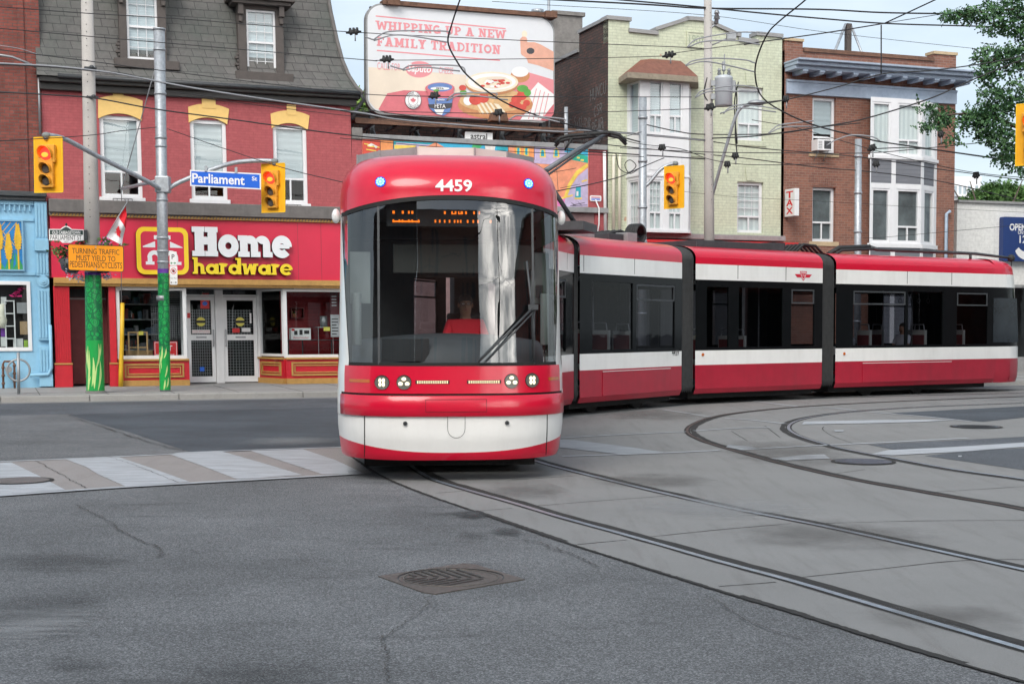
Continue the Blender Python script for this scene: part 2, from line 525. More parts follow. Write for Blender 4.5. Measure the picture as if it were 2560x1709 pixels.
def brick(name, c1, c2, mortar, bw=0.22, bh=0.075, mw=0.012, rough=0.85, dirt=0.3, dcol=(.05, .04, .035), ds=.7, offset=0.5, bumpy=0.25, patch=None):
 m, nt, b, oc = _base(name)
 b.inputs['Roughness'].default_value = rough
 sp = nt.nodes.new('ShaderNodeSeparateXYZ')
 nt.links.new(oc, sp.inputs[0])
 ad = nt.nodes.new('ShaderNodeMath')
 nt.links.new(sp.outputs['X'], ad.inputs[0])
 nt.links.new(sp.outputs['Y'], ad.inputs[1])
 cb = nt.nodes.new('ShaderNodeCombineXYZ')
 nt.links.new(ad.outputs[0], cb.inputs['X'])
 nt.links.new(sp.outputs['Z'], cb.inputs['Y'])
 t = nt.nodes.new('ShaderNodeTexBrick')
 t.offset = offset
 t.inputs['Color1'].default_value = (*c1, 1)
 t.inputs['Color2'].default_value = (*c2, 1)
 t.inputs['Mortar'].default_value = (*mortar, 1)
 t.inputs['Scale'].default_value = 1.0
 t.inputs['Mortar Size'].default_value = mw
 t.inputs['Mortar Smooth'].default_value = 0.3
 t.inputs['Bias'].default_value = 0.0
 t.inputs['Brick Width'].default_value = bw
 t.inputs['Row Height'].default_value = bh
 nt.links.new(cb.outputs[0], t.inputs['Vector'])
 f = _noise(nt, oc, ds, 8, 0.68, 0.42, 0.72)
 mu = nt.nodes.new('ShaderNodeMath')
 mu.operation = 'MULTIPLY'
 mu.inputs[1].default_value = dirt
 nt.links.new(f, mu.inputs[0])
 c = _mx(nt, t.outputs['Color'], dcol, mu.outputs[0])
 g = _noise(nt, oc, 9, 4, 0.6, 0.25, 0.75)
 c = _mx(nt, c, (1.12, 1.12, 1.12), None, 'MULTIPLY', 1.0)
 gr = nt.nodes.new('ShaderNodeMapRange')
 gr.inputs['To Min'].default_value = 0.82
 gr.inputs['To Max'].default_value = 1.1
 nt.links.new(g, gr.inputs['Value'])
 c2n = nt.nodes.new('ShaderNodeCombineColor')
 for k in range(3):
  nt.links.new(gr.outputs[0], c2n.inputs[k])
 c = _mx(nt, c, c2n.outputs[0], None, 'MULTIPLY', 1.0)
 if patch:
  pf = _noise(nt, oc, patch[1], 3, 0.5, patch[2], patch[2] + .05)
  c = _mx(nt, c, patch[0], pf)
 nt.links.new(c, b.inputs['Base Color'])
 bp = nt.nodes.new('ShaderNodeBump')
 bp.inputs['Strength'].default_value = bumpy
 bp.inputs['Distance'].default_value = 0.012
 bp.invert = True
 nt.links.new(t.outputs['Fac'], bp.inputs['Height'])
 nt.links.new(bp.outputs[0], b.inputs['Normal'])
 return m
def glow(name, col, st):
 m, nt, b, oc = _base(name)
 b.inputs['Base Color'].default_value = (*[x * .4 for x in col], 1)
 b.inputs['Emission Color'].default_value = (*col, 1)
 b.inputs['Emission Strength'].default_value = st
 return m
def glass(name, tint=(.8, .85, .85), ior=1.5, rough=0.0, wob=0.0, wsc=(1, 1, 1)):
 """clear or tinted pane: see-through straight on, mirror-like at a slant"""
 m = bpy.data.materials.new(name)
 m.use_nodes = True
 nt = m.node_tree
 nt.nodes.clear()
 out = nt.nodes.new('ShaderNodeOutputMaterial')
 tr = nt.nodes.new('ShaderNodeBsdfTransparent')
 tr.inputs['Color'].default_value = (*tint, 1)
 gl = nt.nodes.new('ShaderNodeBsdfGlossy')
 gl.inputs['Roughness'].default_value = rough
 # Schlick's rule on the unsigned angle, so that light enters as freely as it leaves
 lw = nt.nodes.new('ShaderNodeLayerWeight')
 pw = nt.nodes.new('ShaderNodeMath')
 pw.operation = 'POWER'
 pw.inputs[1].default_value = 5
 nt.links.new(lw.outputs['Facing'], pw.inputs[0])
 f0 = ((ior - 1) / (ior + 1)) ** 2
 fr = nt.nodes.new('ShaderNodeMapRange')
 fr.inputs['To Min'].default_value = f0
 fr.inputs['To Max'].default_value = 1
 nt.links.new(pw.outputs[0], fr.inputs['Value'])
 if wob:
  tc = nt.nodes.new('ShaderNodeTexCoord')
  mp = nt.nodes.new('ShaderNodeMapping')
  mp.inputs['Scale'].default_value = wsc
  nt.links.new(tc.outputs['Object'], mp.inputs['Vector'])
  h = _noise(nt, mp.outputs[0], 2.2, 2, 0.5)
  bp = nt.nodes.new('ShaderNodeBump')
  bp.inputs['Strength'].default_value = wob
  bp.inputs['Distance'].default_value = 0.05
  nt.links.new(h, bp.inputs['Height'])
  nt.links.new(bp.outputs[0], gl.inputs['Normal'])
 mx = nt.nodes.new('ShaderNodeMixShader')
 nt.links.new(fr.outputs[0], mx.inputs[0])
 nt.links.new(tr.outputs[0], mx.inputs[1])
 nt.links.new(gl.outputs[0], mx.inputs[2])
 nt.links.new(mx.outputs[0], out.inputs['Surface'])
 return m
def asphalt(name, lo, hi, grain=260.0, tint=(1, 1, 1)):
 """worn tarmac: aggregate speckle, wheel-polished and oily patches, crack net"""
 m, nt, b, oc = _base(name)
 b.inputs['Roughness'].default_value = 0.88
 b.inputs['Specular IOR Level'].default_value = 0.28
 v1 = nt.nodes.new('ShaderNodeTexVoronoi')
 v1.inputs['Scale'].default_value = grain * .45
 nt.links.new(oc, v1.inputs['Vector'])
 hs = nt.nodes.new('ShaderNodeSeparateColor')
 nt.links.new(v1.outputs['Color'], hs.inputs[0])
 gp = nt.nodes.new('ShaderNodeMath')
 gp.operation = 'POWER'
 gp.inputs[1].default_value = 2.2
 nt.links.new(hs.outputs[0], gp.inputs[0])
 c = _mx(nt, tuple(lo * t for t in tint), tuple(hi * t for t in tint), gp.outputs[0])
 big = _noise(nt, oc, 0.45, 7, 0.6, 0.3, 0.7)
 bl = nt.nodes.new('ShaderNodeMapRange')
 bl.inputs['To Min'].default_value = 0.70
 bl.inputs['To Max'].default_value = 1.22
 nt.links.new(big, bl.inputs['Value'])
 mp = nt.nodes.new('ShaderNodeMapping')
 mp.inputs['Rotation'].default_value = (0, 0, radians(-20))
 mp.inputs['Scale'].default_value = (0.5, 2.2, 1)
 nt.links.new(oc, mp.inputs['Vector'])
 st = _noise(nt, mp.outputs[0], 1.3, 8, 0.7, 0.56, 0.85)
 c = _mx(nt, c, tuple(lo * .5 * t for t in tint), st)
 cc = nt.nodes.new('ShaderNodeCombineColor')
 for k in range(3):
  nt.links.new(bl.outputs[0], cc.inputs[k])
 c = _mx(nt, c, cc.outputs[0], None, 'MULTIPLY', 1.0)
 nt.links.new(c, b.inputs['Base Color'])
 bp = nt.nodes.new('ShaderNodeBump')
 bp.inputs['Strength'].default_value = 0.35
 bp.inputs['Distance'].default_value = 0.008
 nt.links.new(hs.outputs[1], bp.inputs['Height'])
 nt.links.new(bp.outputs[0], b.inputs['Normal'])
 return m
def concrete(name, col, streaks=True, ang=-68, stain=(.06, .055, .05), amt=.5):
 m, nt, b, oc = _base(name)
 b.inputs['Roughness'].default_value = 0.8
 b.inputs['Specular IOR Level'].default_value = 0.3
 f = _noise(nt, oc, 28, 6, 0.7, 0.25, 0.75)
 c = _mx(nt, tuple(x * .86 for x in col), tuple(x * 1.12 for x in col), f)
 g = _noise(nt, oc, 0.6, 7, 0.62, 0.35, 0.7)
 c = _mx(nt, c, tuple(x * .74 for x in col), g)
 mp = nt.nodes.new('ShaderNodeMapping')
 mp.inputs['Rotation'].default_value = (0, 0, radians(ang))
 mp.inputs['Scale'].default_value = (1, 0.09, 1) if streaks else (1, 1, 1)
 nt.links.new(oc, mp.inputs['Vector'])
 s = _noise(nt, mp.outputs[0], 5, 8, 0.72, 0.5, 0.78)
 mu = nt.nodes.new('ShaderNodeMath')
 mu.operation = 'MULTIPLY'
 mu.inputs[1].default_value = amt
 nt.links.new(s, mu.inputs[0])
 c = _mx(nt, c, stain, mu.outputs[0])
 fine = _noise(nt, oc, 150, 2, 0.5, 0.3, 0.75)
 c = _mx(nt, c, tuple(x * 1.25 for x in col), fine, f=0.0)
 nt.links.new(c, b.inputs['Base Color'])
 bp = nt.nodes.new('ShaderNodeBump')
 bp.inputs['Strength'].default_value = 0.15
 bp.inputs['Distance'].default_value = 0.006
 nt.links.new(f, bp.inputs['Height'])
 nt.links.new(bp.outputs[0], b.inputs['Normal'])
 return m
def worn_paint(name, col, under, amt=.5, scale=9.0):
 m, nt, b, oc = _base(name)
 b.inputs['Roughness'].default_value = 0.75
 mp = nt.nodes.new('ShaderNodeMapping')
 mp.inputs['Rotation'].default_value = (0, 0, radians(-18))
 mp.inputs['Scale'].default_value = (0.25, 2.0, 1)
 nt.links.new(oc, mp.inputs['Vector'])
 f = _noise(nt, mp.outputs[0], scale, 9, 0.75, 0.36, 0.62)
 mu = nt.nodes.new('ShaderNodeMath')
 mu.operation = 'MULTIPLY'
 mu.inputs[1].default_value = amt
 nt.links.new(f, mu.inputs[0])
 c = _mx(nt, col, under, mu.outputs[0])
 g = _noise(nt, oc, 60, 5, 0.6, 0.6, 0.75)
 c = _mx(nt, c, under, g)
 nt.links.new(c, b.inputs['Base Color'])
 return m
def slats(name, c1, c2, period, rough=.5, axis=2, duty=.5):
 """fine repeating bars along z (blinds, siding) or x (fluting)"""
 m, nt, b, oc = _base(name)
 b.inputs['Roughness'].default_value = rough
 sp = nt.nodes.new('ShaderNodeSeparateXYZ')
 nt.links.new(oc, sp.inputs[0])
 d = nt.nodes.new('ShaderNodeMath')
 d.operation = 'DIVIDE'
 d.inputs[1].default_value = period
 nt.links.new(sp.outputs[axis], d.inputs[0])
 fr = nt.nodes.new('ShaderNodeMath')
 fr.operation = 'FRACT'
 nt.links.new(d.outputs[0], fr.inputs[0])
 r = nt.nodes.new('ShaderNodeMapRange')
 r.inputs['From Min'].default_value = duty - .08
 r.inputs['From Max'].default_value = duty + .08
 nt.links.new(fr.outputs[0], r.inputs['Value'])
 c = _mx(nt, c1, c2, r.outputs[0])
 f = _noise(nt, oc, 3, 5, 0.6, 0.3, 0.7)
 c = _mx(nt, c, tuple(x * .85 for x in c1), f, f=0.0)
 nt.links.new(c, b.inputs['Base Color'])
 return m
def leafmat(name, c1, c2):
 m, nt, b, oc = _base(name)
 b.inputs['Roughness'].default_value = 0.6
 g = nt.nodes.new('ShaderNodeNewGeometry')
 c = _mx(nt, c1, c2, g.outputs['Random Per Island'])
 nt.links.new(c, b.inputs['Base Color'])
 return m
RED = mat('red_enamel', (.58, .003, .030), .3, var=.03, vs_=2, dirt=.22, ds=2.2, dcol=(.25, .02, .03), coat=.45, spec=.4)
REDLOW = mat('dusty_red_enamel', (.36, .008, .028), .42, var=.10, vs_=3, dirt=.4, ds=2.2, dcol=(.17, .02, .03), coat=.25, streak=True)  # body red darkened for the dimmer lit flanks, plus streaked dust
WHITE = mat('white_enamel', (.80, .80, .78), .3, var=.04, vs_=2, dirt=.24, ds=1.6, dcol=(.45, .43, .40), coat=.5, streak=True)
BLACKBAND = mat('black_gloss_panel', (.007, .008, .009), .09, var=.1, spec=.10)
DARK = mat('dark_rubber', (.022, .023, .024), .7, var=.2)
SEAM = mat('seam_black', (.008, .008, .008), .8, var=0)
BELLOW = mat('bellows_rubber', (.042, .045, .048), .62, var=.25, vs_=9, dirt=.4, ds=3, dcol=(.075, .072, .068), streak=True)
GREYMETAL = mat('grey_metal', (.33, .345, .36), .5, .6, var=.12)
GALV = mat('galvanised_steel', (.40, .43, .46), .5, .55, var=.22, vs_=14, dirt=.25, ds=3, dcol=(.2, .2, .2), streak=True)
POLECON = concrete('pole_concrete', (.40, .38, .36), True, 0, (.22, .2, .18), .4)
GREYPAINT = mat('grey_paint', (.28, .285, .29), .6, var=.15, dirt=.3, ds=3, streak=True)
PALEPANEL = mat('pale_roof_panel', (.62, .62, .58), .5, var=.06, dirt=.2, ds=3)
DKGREY = mat('dark_grey_metal', (.06, .065, .07), .5, .3, var=.2)
CABGREY = mat('cab_grey_plastic', (.065, .072, .08), .6, var=.08)
CABLIGHT = mat('cab_pale_plastic', (.20, .22, .215), .55, var=.05)
CABDARK = mat('cab_dark_lining', (.03, .032, .035), .7, var=.15)
TAN = mat('sun_visor_fabric', (.055, .055, .05), .8, var=.08)
SEATWHITE = mat('seat_shell', (.45, .47, .44), .5, var=.05)
SEATRED = mat('seat_fabric_maroon', (.14, .03, .035), .9, var=.2)
WINDSCREEN = glass('windshield_glass', (.80, .84, .85), 2.15, 0.0, .11, (1.8, 1.8, .10))
TINT = glass('tinted_side_glass', (.42, .43, .46), 1.36, 0.0, .04)
PANE = glass('window_glass', (.90, .94, .95), 1.55, 0.0, .012)
SHOPGLASS = glass('shop_glass', (.84, .88, .88), 1.42, 0.0, .01)
LAMPGLASS = glass('lamp_glass', (.85, .88, .9), 1.5)
LED_W = glow('lit_white_led', (1, .86, .58), 1.5)
LED_WARM = glow('lit_warm_led', (1, .80, .5), 1.1)
LED_B = glow('lit_blue_led', (.16, .55, 1.0), 3.5)
BEACONRIM = mat('beacon_blue', (.01, .06, .6), .3, var=0)
LED_A = glow('lit_amber_led', (1, .20, .008), 1.25)
LED_RED = glow('lit_red_signal', (1, .035, .02), 1.7)
LED_ORANGE = glow('lit_red_signal_core', (1, .20, .02), 2.4)
AMBERLENS = mat('amber_lens', (.45, .10, .01), .25, var=.05, coat=.5)
SIGNALYEL = mat('signal_yellow', (.83, .40, .004), .5, var=.05, dirt=.1, ds=4)
SIGNALBOX = mat('signal_housing_yellow', (.72, .33, .03), .55, var=.1, dirt=.3, ds=6)
LENSOFF = mat('unlit_signal_lens', (.10, .085, .075), .35, var=.2, vs_=30, coat=.3)
WHITEP = mat('white_paint', (.76, .77, .78), .5, var=.04, dirt=.12, ds=2, dcol=(.4, .4, .4), streak=True)
TRIMWHITE = mat('white_window_frame', (.74, .75, .77), .45, var=.03, dirt=.15, ds=3, dcol=(.4, .4, .38), streak=True)
SIGNWHITE = mat('sign_white', (.80, .80, .80), .4, var=.02)
SHIRTLIT = None
SIGNBLACK = mat('sign_black', (.015, .015, .016), .5, var=0)
SIGNBLUE = mat('sign_blue', (.010, .12, .62), .4, var=.02)
SIGNORANGE = mat('sign_orange', (.93, .33, .006), .45, var=.03)
SIGNRED = mat('sign_red', (.62, .015, .02), .45, var=.02)
PURPLE = mat('purple_band', (.12, .03, .30), .5, var=.05)
NAVY = mat('navy_sign', (.018, .045, .17), .5, var=.05)
CREAM = mat('cream_paint', (.78, .75, .62), .6, var=.05)
BLIND = slats('pale_slatted_blind', (.52, .58, .60), (.42, .48, .50), .16, .7)
BLINDSKY = slats('fine_slatted_blind', (.60, .67, .70), (.50, .57, .60), .075, .7)  # pale blue, tinted like the sky mirrored in the dormer panes
SKYGREY = mat('dim_room', (.13, .145, .15), .9, var=.5, vs_=1.2)  # grey sheet behind panes, in place of the sky they mirror
CURTAIN = slats('pale_curtain', (.78, .82, .80), (.60, .65, .65), .17, .9, 0)
ROOMDARK = mat('dark_room', (.05, .052, .055), .9, var=.3, vs_=1.5)
HH_WALL = brick('painted_red_brick', (.385, .090, .098), (.345, .077, .086), (.30, .067, .073), .22, .072, .006, .8, .22, (.30, .07, .07), .8, .5, .35)
HH_BOARD = mat('red_sign_board', (.62, .012, .055), .5, var=.05, vs_=.8, dirt=.10, ds=.9, dcol=(.42, .02, .03))
HH_RED = mat('red_shopfront_paint', (.55, .010, .025), .5, var=.08, dirt=.22, ds=2.5, dcol=(.22, .02, .02), streak=True)
HH_DKRED = mat('maroon_door_paint', (.17, .030, .030), .6, var=.12, dirt=.25, ds=2)
HH_GREY = mat('weathered_grey_cornice', (.15, .14, .135), .8, var=.15, dirt=.4, ds=2.5, dcol=(.06, .055, .05), streak=True)
GOLD = mat('gold_ochre_trim', (.48, .27, .075), .6, var=.12, vs_=9, dirt=.25, ds=3, dcol=(.2, .1, .03))
YELLOWLINTEL = mat('pale_yellow_paint', (.84, .56, .19), .65, var=.05, dirt=.12, ds=2, dcol=(.5, .3, .1))
SHINGLE = brick('grey_slate_shingle', (.118, .113, .108), (.095, .092, .089), (.046, .045, .044), .34, .215, .010, .75, .5, (.05, .075, .062), .55, .37, .6)
EAVES = mat('dark_eaves', (.035, .033, .032), .6, var=.15, dirt=.2, ds=3)
DORMERBROWN = mat('brown_grey_dormer', (.085, .072, .066), .7, var=.12, dirt=.25, ds=2.5, dcol=(.03, .03, .03))
LETTERSIDE = mat('sign_letter_return', (.03, .022, .022), .6, var=0)
LETTERWHITE = mat('sign_letter_white', (.74, .76, .79), .4, var=.02)
LETTERYEL = mat('sign_letter_yellow', (.85, .62, .005), .4, var=.02)
EMBLEMYEL = mat('emblem_yellow', (.88, .60, .004), .4, var=.03)
REDBRICK = brick('old_red_brick', (.27, .072, .055), (.18, .048, .038), (.12, .08, .07), .22, .078, .011, .9, .5, (.05, .022, .018), 1.1, .5, .5)
SKYBLUE = mat('sky_blue_paint', (.27, .52, .70), .55, var=.06, dirt=.22, ds=2.2, dcol=(.12, .28, .42), streak=True)
GREENBRICK = brick('pale_green_brick', (.52, .555, .42), (.55, .585, .445), (.40, .435, .33), .27, .085, .007, .7, .38, (.38, .38, .28), .9, .5, .3, ((.42, .12, .06), 2.6, .735))
DARKBRICK = brick('sooty_brick', (.060, .046, .042), (.125, .062, .05), (.04, .036, .034), .22, .085, .012, .9, .55, (.02, .018, .018), .8, .5, .5)
BROWNBRICK = brick('brown_brick', (.27, .115, .078), (.19, .085, .062), (.25, .17, .135), .22, .078, .010, .9, .35, (.10, .055, .05), .9, .5, .35)
ROOFBROWN = mat('brown_roofing', (.20, .085, .06), .85, var=.2, dirt=.4, ds=4)
WOODROT = mat('weathered_fascia', (.30, .26, .20), .85, var=.25, vs_=12, dirt=.5, ds=6, dcol=(.08, .06, .05))
COPING = mat('grey_coping', (.30, .30, .30), .6, var=.1, dirt=.2, ds=3)
BLUECORN = mat('powder_blue_cornice', (.34, .41, .51), .65, var=.10, dirt=.4, ds=2.2, dcol=(.15, .20, .30))
SIDINGGREY = slats('grey_siding', (.18, .19, .215), (.11, .12, .14), .13, .6, 2, .8)
SILLSTONE = mat('sill_stone', (.50, .38, .24), .85, var=.12, dirt=.2)
CEMENT = mat('cement_render', (.22, .21, .20), .9, var=.18, dirt=.5, ds=1.3)
WHITEBRICK = brick('white_brick', (.72, .72, .70), (.69, .69, .67), (.62, .62, .60), .4, .2, .006, .8, .08, (.5, .5, .48), .6)
RUST = mat('rusty_steel', (.17, .09, .06), .8, .2, var=.3, vs_=8, dirt=.4, ds=3)
GREENWRAP = None
ASPH = asphalt('grey_asphalt', .085, .265, 270, (.96, 1.0, 1.05))
ASPHDARK = asphalt('dark_asphalt', .072, .185, 290, (.90, .99, 1.12))
ASPHPATCH = asphalt('fresh_asphalt_patch', .066, .125, 300, (.85, .98, 1.15))
SLAB = concrete('track_slab_concrete', (.202, .203, .201), True, 22, (.07, .06, .055), .75)
WALK = concrete('sidewalk_concrete', (.28, .28, .275), False, 0)
KERB = concrete('kerb_concrete', (.32, .315, .30), False, 0)
TANWALK = concrete('crosswalk_concrete', (.25, .235, .23), True, -20)
PAINTW = worn_paint('worn_white_paint', (.46, .49, .53), (.22, .23, .24), .8, 6)
PAINTFAINT = worn_paint('faded_white_paint', (.33, .36, .39), (.22, .23, .24), .85, 5)
RAILM = mat('rail_steel', (.34, .39, .45), .32, .55, var=.25, vs_=20, dirt=.3, ds=6, dcol=(.1, .07, .05))
RAILRUST = mat('rail_rust', (.10, .065, .055), .6, .5, var=.4, vs_=20)
CRACK = mat('crack_dirt', (.055, .052, .05), .9, var=.3)
GROOVE = mat('rail_groove', (.02, .019, .018), .9, var=.3)
IRON = mat('cast_iron', (.135, .12, .108), .55, .55, var=.25, vs_=40, dirt=.3, ds=8)
WIREM = mat('cable_black', (.018, .018, .02), .6, var=0)
WIREG = mat('cable_grey', (.28, .29, .31), .5, .3, var=0)
YELTUBE = mat('yellow_guard', (.75, .45, .02), .45, var=.06, dirt=.15, ds=4)
LEAFG = leafmat('leaf_green', (.030, .085, .018), (.11, .21, .055))
LEAFB = leafmat('leaf_bluegreen', (.016, .06, .026), (.085, .19, .065))
BARK = mat('bark', (.09, .07, .055), .95, var=.3, vs_=12, bump=.6, bs=30)
SKIN = mat('skin', (.30, .155, .10), .55, var=.06)
SHIRT = mat('red_shirt', (.90, .02, .045), .8, var=.06)
HAIR = mat('dark_hair', (.018, .014, .012), .7, var=.2)
PALESHIRT = mat('pale_shirt', (.50, .52, .58), .85, var=.06)
GREYCOAT = mat('grey_jacket', (.20, .21, .23), .85, var=.1)
TROUSER = mat('dark_trousers', (.03, .032, .04), .85, var=.1)
EYEW = mat('eye_white', (.7, .7, .68), .4, var=0)
LIP = mat('lips', (.28, .09, .075), .5, var=0)
def stainmat(name, col, dens, sc=2.5, str_=(1, 1, 1)):
 """a soaked-in stain with ragged edges, see-through away from its middle"""
 m = bpy.data.materials.new(name)
 m.use_nodes = True
 nt = m.node_tree
 b = nt.nodes['Principled BSDF']
 b.inputs['Base Color'].default_value = (*col, 1)
 b.inputs['Roughness'].default_value = .9
 tc = nt.nodes.new('ShaderNodeTexCoord')
 g = nt.nodes.new('ShaderNodeVectorMath')
 g.operation = 'LENGTH'
 mp = nt.nodes.new('ShaderNodeMapping')
 mp.inputs['Location'].default_value = (-1, -1, 0)
 mp.inputs['Scale'].default_value = (2, 2, 0)
 nt.links.new(tc.outputs['Generated'], mp.inputs['Vector'])
 nt.links.new(mp.outputs[0], g.inputs[0])
 m2 = nt.nodes.new('ShaderNodeMapping')
 m2.inputs['Scale'].default_value = str_
 nt.links.new(tc.outputs['Object'], m2.inputs['Vector'])
 n = _noise(nt, m2.outputs[0], sc, 8, .7)
 s = nt.nodes.new('ShaderNodeMath')
 s.operation = 'MULTIPLY_ADD'
 s.inputs[1].default_value = 2.2
 nt.links.new(n, s.inputs[0])
 k = nt.nodes.new('ShaderNodeMath')
 k.operation = 'MULTIPLY'
 k.inputs[1].default_value = -1.0
 nt.links.new(g.outputs['Value'], k.inputs[0])
 nt.links.new(k.outputs[0], s.inputs[2])
 r = nt.nodes.new('ShaderNodeMapRange')
 r.inputs['From Min'].default_value = .25
 r.inputs['From Max'].default_value = .95
 r.inputs['To Max'].default_value = dens
 nt.links.new(s.outputs[0], r.inputs['Value'])
 e = nt.nodes.new('ShaderNodeMapRange')
 e.inputs['From Min'].default_value = 1.0
 e.inputs['From Max'].default_value = .6
 nt.links.new(g.outputs['Value'], e.inputs['Value'])
 q = nt.nodes.new('ShaderNodeMath')
 q.operation = 'MULTIPLY'
 nt.links.new(r.outputs[0], q.inputs[0])
 nt.links.new(e.outputs[0], q.inputs[1])
 nt.links.new(q.outputs[0], b.inputs['Alpha'])
 return m
OIL = stainmat('oil_stain', (.045, .046, .048), .30, 3.5, (.5, 1.6, 1))
SCUFF = stainmat('pale_scuff', (.30, .31, .32), .45, 5, (.4, 3, 1))
GRIME = stainmat('track_grime', (.095, .09, .085), .34, 2.5, (.8, .8, 1))
PATCHM = stainmat('tar_patch', (.05, .052, .055), .9, 1.0)
# ---------------------------------------------------------------- ground, road, track slab, markings
def sheet(name, pts, z, m, kind='structure'):
 mb = MB()
 mb.poly([(p[0], p[1], z) for p in pts], 0)
 o = mb.build(name, m, normals=False)
 if o.data.polygons[0].normal.z < 0:
  o.data.flip_normals()
 return struct(o, kind)
def G(*pp):
 return [gnd(x, y) for x, y in pp]
def smooth_line(pts, n=6):
 """Catmull-Rom through the points"""
 P = [Vector((p[0], p[1], p[2] if len(p) > 2 else 0)) for p in pts]
 P = [P[0] * 2 - P[1]] + P + [P[-1] * 2 - P[-2]]
 out = []
 for i in range(1, len(P) - 2):
  a, b, c, d = P[i - 1:i + 3]
  for k in range(n):
   t = k / n
   out.append(.5 * ((2 * b) + (c - a) * t + (2 * a - 5 * b + 4 * c - d) * t * t + (3 * b - a - 3 * c + d) * t ** 3))
 return out + [P[-2]]
def ribbon(mb, pts, w0, w1, z, mi=0, jag=0.0):
 """strip along a ground line between the offsets w0..w1 (positive = left of travel)"""
 a, b = [], []
 for i, p in enumerate(pts):
  t = pts[min(i + 1, len(pts) - 1)] - pts[max(i - 1, 0)]
  n = Vector((-t.y, t.x, 0)).normalized()
  j0, j1 = (RND.uniform(-jag, jag), RND.uniform(-jag, jag)) if jag else (0, 0)
  a.append((p.x + n.x * (w0 + j0), p.y + n.y * (w0 + j0), z))
  b.append((p.x + n.x * (w1 + j1), p.y + n.y * (w1 + j1), z))
 m = len(pts)
 mb.add(a + b, [(i, i + 1, m + i + 1, m + i) for i in range(m - 1)], mi)
sheet('ground', [(-250, -120), (250, -120), (250, 900), (-250, 900)], -0.30, ASPHDARK)
sheet('road', [(-90, -60), (90, -60), (90, 110), (-90, 110)], 0.0, ASPH)
sheet('resurfaced_lane', G((170, 1036), (520, 1026), (880, 1017), (905, 1120), (480, 1131), (330, 1082)), 0.004, ASPHPATCH)
far_lane = sheet('far_lane', [(-60, 9), (-2.6, 30.0), (-2.6, 34.9), (-60, 14.2)], 0.002, ASPHDARK)
slab_left = smooth_line(G((877, 1142), (948, 1188), (1043, 1229), (1160, 1270), (1280, 1312), (1440, 1366), (1607, 1419), (1798, 1479), (2010, 1542), (2206, 1604), (2560, 1707)), 5)
_e = slab_left[-1] + (slab_left[-1] - slab_left[-6]).normalized() * 6
far_side = [Vector(p) for p in ((-2.25, 19.6, 0), (-2.5, 21.5, 0), (-2.3, 24, 0), (-.9, 28.8, 0), (1.8, 32.6, 0), (5.5, 35.6, 0), (10, 38.2, 0), (16, 41, 0), (24, 44, 0), (24, -3, 0))]
sheet('track_slab', [(p.x, p.y) for p in slab_left] + [(_e.x, _e.y)] + [(24, -3)] + [(p.x, p.y) for p in reversed(far_side[:-1])], 0.006, SLAB)
# asphalt fillings between the slab and the far corner
sheet('asphalt_patch', G((2227, 1033), (2600, 1014), (2700, 1030), (2600, 1040), (2457, 1055), (2420, 1052)), 0.010, ASPHPATCH)
sheet('asphalt_patch', G((2170, 1112), (2419, 1100), (2600, 1090), (2700, 1098), (2600, 1107), (2400, 1119), (2250, 1128)), 0.010, ASPHDARK)
sheet('asphalt_patch', G((2311, 1140), (2430, 1128), (2620, 1118), (2900, 1130), (2900, 1230), (2680, 1193), (2560, 1176), (2430, 1157)), 0.010, ASPHDARK)
# crosswalk in front of the shop
sheet('crosswalk', G((-60, 1157), (200, 1146), (480, 1134), (860, 1119), (880, 1140), (930, 1184), (700, 1197), (313, 1219), (-60, 1247)), 0.008, TANWALK)
for q in (((-60, 1160), (27, 1157), (95, 1190), (163, 1226), (-60, 1243)), ((163, 1149), (297, 1144), (380, 1172), (474, 1206), (313, 1217), (245, 1187), (215, 1168)),
  ((425, 1137), (475, 1131), (556, 1130), (660, 1160), (757, 1189), (594, 1200), (500, 1164)), ((627, 1128), (757, 1124), (840, 1152), (905, 1183), (806, 1187), (700, 1152))):
 sheet('crosswalk_stripe', G(*q), 0.012, PAINTW)
mk = MB()
for pts, w in ((((-60, 1158), (200, 1147), (420, 1137), (500, 1131), (860, 1119)), .10), (((-60, 1245), (313, 1219), (700, 1197), (905, 1185)), .13)):
 ribbon(mk, smooth_line(G(*pts), 4), -w / 2, w / 2, 0.0135)
struct(mk.build('crosswalk_line', PAINTW))
mk = MB()
for pts, w in ((((1405, 1142), (1620, 1135), (1798, 1127)), .10), (((1850, 1126), (2000, 1117), (2240, 1106), (2419, 1096)), .10),
   (((1400, 1096), (1560, 1087), (1720, 1080)), .08), (((1735, 1078), (1830, 1072), (1925, 1069)), .08),
   (((1660, 1025), (1720, 1034), (1775, 1043)), .09), (((1813, 1046), (1890, 1052), (1962, 1060)), .09), (((1817, 997), (1905, 1006), (1992, 1017)), .10),
   (((2024, 1018), (2090, 1021), (2140, 1027)), .09), (((2173, 1031), (2300, 1041), (2426, 1054)), .09), (((2520, 999), (2600, 1001)), .12)):
 ribbon(mk, smooth_line(G(*pts), 4), -w / 2, w / 2, 0.013)
struct(mk.build('lane_marking', PAINTW))
for q in (((2177, 1137), (2220, 1127), (2380, 1119), (2620, 1104), (2620, 1114), (2400, 1131), (2230, 1140)), ((1925, 1148), (2000, 1140), (2060, 1137), (2075, 1148), (1965, 1153)),
  ((2005, 1062), (2010, 1055), (2200, 1051), (2400, 1050), (2300, 1056), (2140, 1060))):
 sheet('stop_line', G(*q), 0.0145, PAINTW)
for q in (((1400, 1100), (1440, 1102), (1560, 1117), (1660, 1132), (1560, 1138), (1400, 1120)), ((1820, 1113), (1880, 1118), (1900, 1124), (1850, 1125), (1815, 1119))):
 sheet('faded_marking', G(*q), 0.0125, PAINTFAINT)
